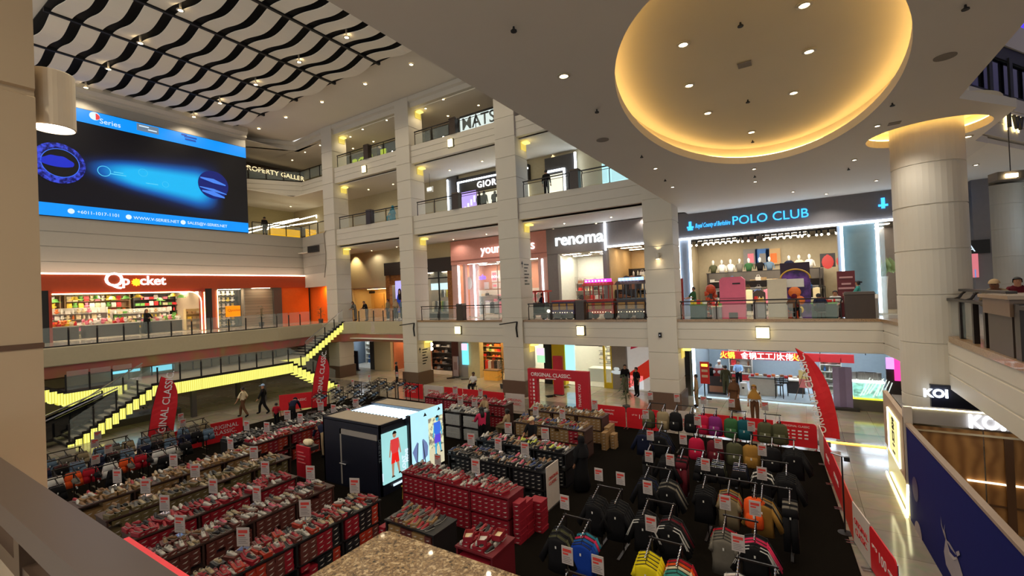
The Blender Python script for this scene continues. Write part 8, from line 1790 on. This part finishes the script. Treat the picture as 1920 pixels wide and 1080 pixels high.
# polo shop bust mannequins on a high shelf
bs = tag(MB().box(-5.0,1.0,30.9,31.3,6.95,7.0).box(-4.98,-4.93,31.0,31.2,4.53,6.95).box(.93,.98,31.0,31.2,4.53,6.95).obj('display_shelf',SHELFD),'long high display shelf for the dressed busts in the polo shop','shelf')
for i,(x,c_) in enumerate(((-4.6,'olive'),(-4.1,'white'),(-3.6,'white'),(-3.1,'grey'),(-2.6,'green'),(-2.0,'black'),(-1.5,'denim'),(.0,'cream'),(.5,'white'),(-.5,'navy'))):
    t = thing('mannequin_bust','%s dressed bust mannequin on the high shelf of the polo shop%s' % (c_,'' if c_ != 'white' else [', by the olive one',', beside the grey one',', at the far end'][(i > 1)+(i > 2)]),'mannequin',(x,31.1,7.0))
    MB().loft([ring(.14,.09,0),ring(.17,.1,.2),ring(.21,.1,.42),ring(.12,.06,.5)]).obj('shirt',CLM[c_],t,smooth=True); MB().loft([ring(.05,.05,.48),ring(.05,.05,.56),ring(.075,.085,.62),ring(.07,.08,.74),ring(.02,.02,.8)]).obj('head',WHITE,t,smooth=True)
    for s in (-1,1): MB().loft([[(s*(.17+a),b,.42) for a,b in ((0,-.04),(.06,0),(0,.04))],[(s*(.24+a),b,.1) for a,b in ((0,-.03),(.05,0),(0,.03))]]).obj('sleeve',CLM[c_],t)
# ------------------------------------------------------------------ close things round the camera, right gallery
struct(sweep(MB(),[(-.9,4.5),(0,4.5),(0,7.52),(-.02,7.53),(-.02,7.56),(0,7.57),(0,10.5),(0,20.5),(-.9,20.5)],[(-3.62,-.6),(-3.62,.74)]).obj('pillar_near',mat('near_cream',(186,166,138),.5,var=.02)))
struct(MB().box(-3.625,-3.615,-.6,.745,6.1,6.13).obj('trim_joint',BROWNB))
p = ray(98,190)*2.75+CP; q = ray(60,185)*2.75+CP
t = thing('cylinder_lamp','white cylinder wall lamp glowing at its lower end on the near pillar','wall lamp',(p.x,p.y,p.z-.17))
MB().lathe([(.098,0),(.104,.005),(.104,.33),(.1,.335),(.001,.335)],n=32,cap=False).obj('body',mat('lamp_cream',(220,206,184),.35),t,smooth=False)
MB().lathe([(.001,.004),(.09,.004),(.09,.012),(.001,.012)],n=32).obj('lens',emi('lamp_face',(255,244,228),14),t)
MB().tube((0,0,.17),(q.x-p.x-.15,-.05,.17),.07,12).obj('arm',MATS['lamp_cream'],t)
light('lamp','SPOT',30,(1,.88,.7),t,(0,0,-.02),.06,2.2)
# wide brown handrail in front of the camera
RM = mat('rail_brown',(66,52,43),.35,var=.05,scale=3)
t = thing('near_handrail','wide brown handrail running close past the camera','railing',(-2,.36,4.6))
wp(MB().loft([[(x,.30,5.70),(x,.31,5.745),(x,.41,5.75),(x,.425,5.71),(x,.40,5.68),(x,.32,5.68)] for x in (-3.6,-1.08)]),'cap_rail',RM,t)
wp(MB().box(-3.6,-1.08,.335,.375,5.52,5.57),'lower_rail',RM,t)
for x in (-3.3,-1.95,-1.2): wp(MB().loft([[(x-.03,.33,4.6),(x+.03,.33,4.6),(x+.03,.39,4.6),(x-.03,.39,4.6)],[(x-.03,.33,5.69),(x+.03,.33,5.69),(x+.03,.39,5.69),(x-.03,.39,5.69)]]),'post',RM,t)
for a,b in ((-3.25,-2.0),(-1.9,-1.25)): wp(MB().box(a,b,.352,.358,4.66,5.5),'glass_pane',GLASS,t)
# granite pier with polished top
t = thing('granite_pier','speckled brown granite pier top at the lower frame edge','pier',(0,.5,4.5))
wp(MB().box(-1.05,1.2,.1,.92,4.5,5.56),'body',RM,t)
pl = [(-1.085,.1),(-1.085,.93),(-1.07,.945),(1.2,.955),(1.2,.1)]; wp(MB().prism(pl,5.56,5.6),'granite_top',GRANITE,t)
t = tag(MB().box(-4.05,-1.6,.9,1.225,4.62,4.7).obj('red_strip',mat('coral_strip',(232,60,70),.5)),'flat coral red strip lying along the slab edge beyond the handrail','strip')
struct(MB().box(-31,3.4,.78,1.03,4.4,4.61).obj('trim_ledge_near',CREAM))
# railing of the near walkway
t = thing('near_railing','dark scrolled railing with glass on the granite curb beside the round column','railing',(3.42,14,4.66))
for y in (16.9,15.75,14.7,13.9): wp(MB().box(3.36,3.46,y-.06,y+.06,4.66,5.6),'post',DARK,t)
wp(MB().box(3.33,3.49,13.3,17.0,5.6,5.66),'lower_rail',DARK,t); wp(MB().box(3.55,3.72,13.3,16.6,5.84,5.9),'top_rail',DARK,t)
for y in (16.4,15.4,14.4): wp(MB().path([(3.42,y,5.64),(3.5,y-.08,5.68),(3.55,y-.1,5.78),(3.63,y-.14,5.86)],.03,6),'scroll',DARK,t)
for a,b in ((15.85,16.8),(14.8,15.65)): wp(MB().box(3.4,3.41,a,b,4.7,5.58),'glass_pane',GLASS,t)
t = thing('planter_box','broad brown counter with pale rounded top behind the near railing','counter',(3.6,12.6,4.66)); wp(MB().box(3.35,4.1,12.3,13.6,4.66,5.45),'body',BOXM,t); wp(MB().box(3.3,4.2,12.2,13.7,5.45,5.78),'upper_body',mat('counter_tan',(112,88,68),.4),t); wp(MB().box(3.25,4.3,12.1,13.8,5.78,5.85),'worktop',mat('top_beige',(150,128,104),.25),t)
t = thing('near_railing','dark railing post and glass at the frame edge past the brown counter','railing',(3.42,11,4.66)); wp(MB().box(3.34,3.5,11.9,12.15,4.66,5.7),'post',DARK,t); wp(MB().box(3.4,3.41,1.2,11.8,4.72,5.5),'glass_pane',GLASS,t); wp(MB().box(3.33,3.49,1.2,12.0,5.6,5.68),'top_rail',DARK,t)
# level three band, glowing sign, blue light and far shop beyond the column
BP,BQ = Vector((4.6,19.3,0)),Vector((11.6,29.8,0)); wd = (BQ-BP).normalized()
struct(sweep(MB(),fascia_prof(10.65,12.05,[11.1,11.6]),[BP[:2],BQ[:2]]).obj('trim_fascia_far_right',CREAM)); struct(MB().prism([(4.6,19.5),(11.5,29.9),(13.8,34),(4.6,34)],10.45,10.6).obj('ceiling_right',CREAM2))
def vband(n,z0,z1,m,t,a=0,b=1,off=0): p,q = BP.lerp(BQ,a),BP.lerp(BQ,b); k = Vector((-wd.y,wd.x,0))*(.05+off); w_ = Vector((-wd.y,wd.x,0))*.06; U = lambda v,z: (v.x,v.y,z); wp(MB().loft([[U(p+k,z0),U(p+k+w_,z0),U(p+k+w_,z1),U(p+k,z1)],[U(q+k,z0),U(q+k+w_,z0),U(q+k+w_,z1),U(q+k,z1)]]),n,m,t)
t = thing('glass_screen','black framed glass panels above the cream band beyond the round column','shopfront',(6,21.4,12.05))
for k in range(9): vband('frame_post',12.05,13.4,BLACK,t,k/9,k/9+.018,-.04)
vband('frame_head',13.3,13.75,BLACK,t); vband('dark_panel',12.05,13.4,DG,t,off=.1); vband('frame_foot',12.05,12.15,BLACK,t)
struct(sweep(MB(),[(-.3,13.75),(0,13.75),(0,14.6),(-.3,14.6)],[BP[:2],BQ[:2]]).obj('trim_band_far_right',CREAM))
t = thing('ceiling_glow','vivid blue lit ceiling band beyond the soffit edge','ceiling light',(6,21.5,15)); vband('lit_band',14.7,18.5,emi('deep_blue_glow',(60,40,255),1.6),t,off=.5)
t = thing('shop_sign','backlit letter sign on the cream band beyond the round column','shop sign',(5.8,21.1,10.9)); q = BP+wd*1.95+Vector((wd.y,-wd.x,0))*.1; q2 = q-Vector((wd.y,-wd.x,0))*.06
text('lettering','Tw',.95,BLACK,t,frame((q.x,q.y,10.98),wd,(0,0,1)),.04); text('lettering','Tw',.98,emi('sign_back',(255,226,160),4),t,frame((q2.x,q2.y,10.96),wd,(0,0,1)),.004,off=.05)
struct(MB().box(6.6,7.15,28.1,28.5,4.5,10.45).obj('wall_far_pier',MATS['polo_grey']))
t = thing('shop_sign','far black shop sign with white letters and a red and blue lit window','shop sign',(6.3,28,6)); a,b = ay(1819,455,28),ay(1836,520,28); wp(MB().box(a.x,b.x+.4,28,28.1,a.z-.5,a.z+.1),'sign_board',BLACK,t); text('lettering','A',.4,SW,t,facadeM(b.x-.35,27.97,a.z-.4),.01); wp(MB().box(a.x,b.x,28,28.05,b.z,a.z-.5),'lit_window',emi('far_win',(220,120,130),.9),t); wp(MB().box(a.x+.1,b.x-.1,27.97,28,b.z,a.z-1.2),'blue_picture',emi('far_blue',(90,150,220),.9),t)
t = thing('tube_lights','pair of white light tubes across the far pillar at the frame edge','ceiling light',(9.5,27,8.2)); 
for z in (8.5,7.9): wp(MB().tube((8.6,28.9,z),(12.5,26,z),.05),'light_tube',WSTRIP2,t)
t = thing('projector','dark ceiling projector with a glowing slot over the near walkway','projector',(6.6,18,9.6)); p = ray(1895,330); p = CP+p*((18)/p.y); wp(MB().cbox((p.x,18,p.z),(.8,.35,.22),.3),'body',DKC,t); wp(MB().cbox((p.x-.05,17.8,p.z-.02),(.25,.1,.1),.3),'lens',LENS,t); wp(MB().tube((p.x,18,p.z),(p.x,18.0,10.4),.012),'rod',DARK,t)
struct(MB().box(3.6,5.4,31.8,32,4.5,10.5).obj('wall_far_right_shop',mat('far_shop',(120,112,108),.6)))
# small sprinklers, speakers and hatches in the soffit
for i,(px,py) in enumerate(((963,50),(1119,205),(1203,291),(1388,42),(1402,187),(1411,263),(1673,193),(1810,9),(1591,315),(1247,336),(1415,329))):
    z = 10.98 if i in (3,4,5) else 10.4; c = az(px,py,z); t = thing('sprinkler','tiny dark sprinkler head in the pale soffit','sprinkler',(c.x,c.y,z-.08),0,'sprinklers of the soffit'); MB().lathe([(.015,.08),(.02,.04),(.05,.02),(.05,0),(.001,0)],n=8).obj('body',BLACK,t)
for i,(px,py) in enumerate(((1130,262),(1772,106),(1677,231),(1396,121))):
    z = 10.98 if i == 3 else 10.4; c = az(px,py,z); struct(MB().lathe([(.12,0),(.17,0),(.17,-.012),(.12,-.012)],(c.x,c.y,z-.002),20).obj('trim_hatch',mat('hatch_grey',(120,108,92),.6))) if i < 2 else struct(MB().box(c.x-.13,c.x+.13,c.y-.13,c.y+.13,z-.012,z-.001).obj('trim_hatch',MATS['hatch_grey']))
# ------------------------------------------------------------------ the uncountable remainder as one object each
if BOXSTUFF.v: tag(BOXSTUFF.obj('shoe_boxes',[BXC[k] for k in bxn]+[LOGO]),'many more shoe boxes packed under and on the shoe tables farther back','shoe boxes',kind='stuff')
if SHOESTUFF.v: tag(SHOESTUFF.obj('shoes',[SHM[k] for k in shn]+[SOLE],smooth=True),'many more shoes in rows on the shoe tables farther back','shoes',kind='stuff')
# lettering becomes plain mesh
bpy.context.view_layer.update()
dg = bpy.context.evaluated_depsgraph_get()
fonts = [o for o in COL.objects if o.type == 'FONT']
new = []
for o in fonts:
    me = bpy.data.meshes.new_from_object(o.evaluated_get(dg)); new.append((o,me))
for o,me in new:
    n = o.name; c = bpy.data.objects.new('tmp',me); COL.objects.link(c); c.parent = o.parent; c.matrix_parent_inverse = o.matrix_parent_inverse.copy(); c.matrix_basis = o.matrix_basis.copy()
    cu = o.data; bpy.data.objects.remove(o); c.name = n
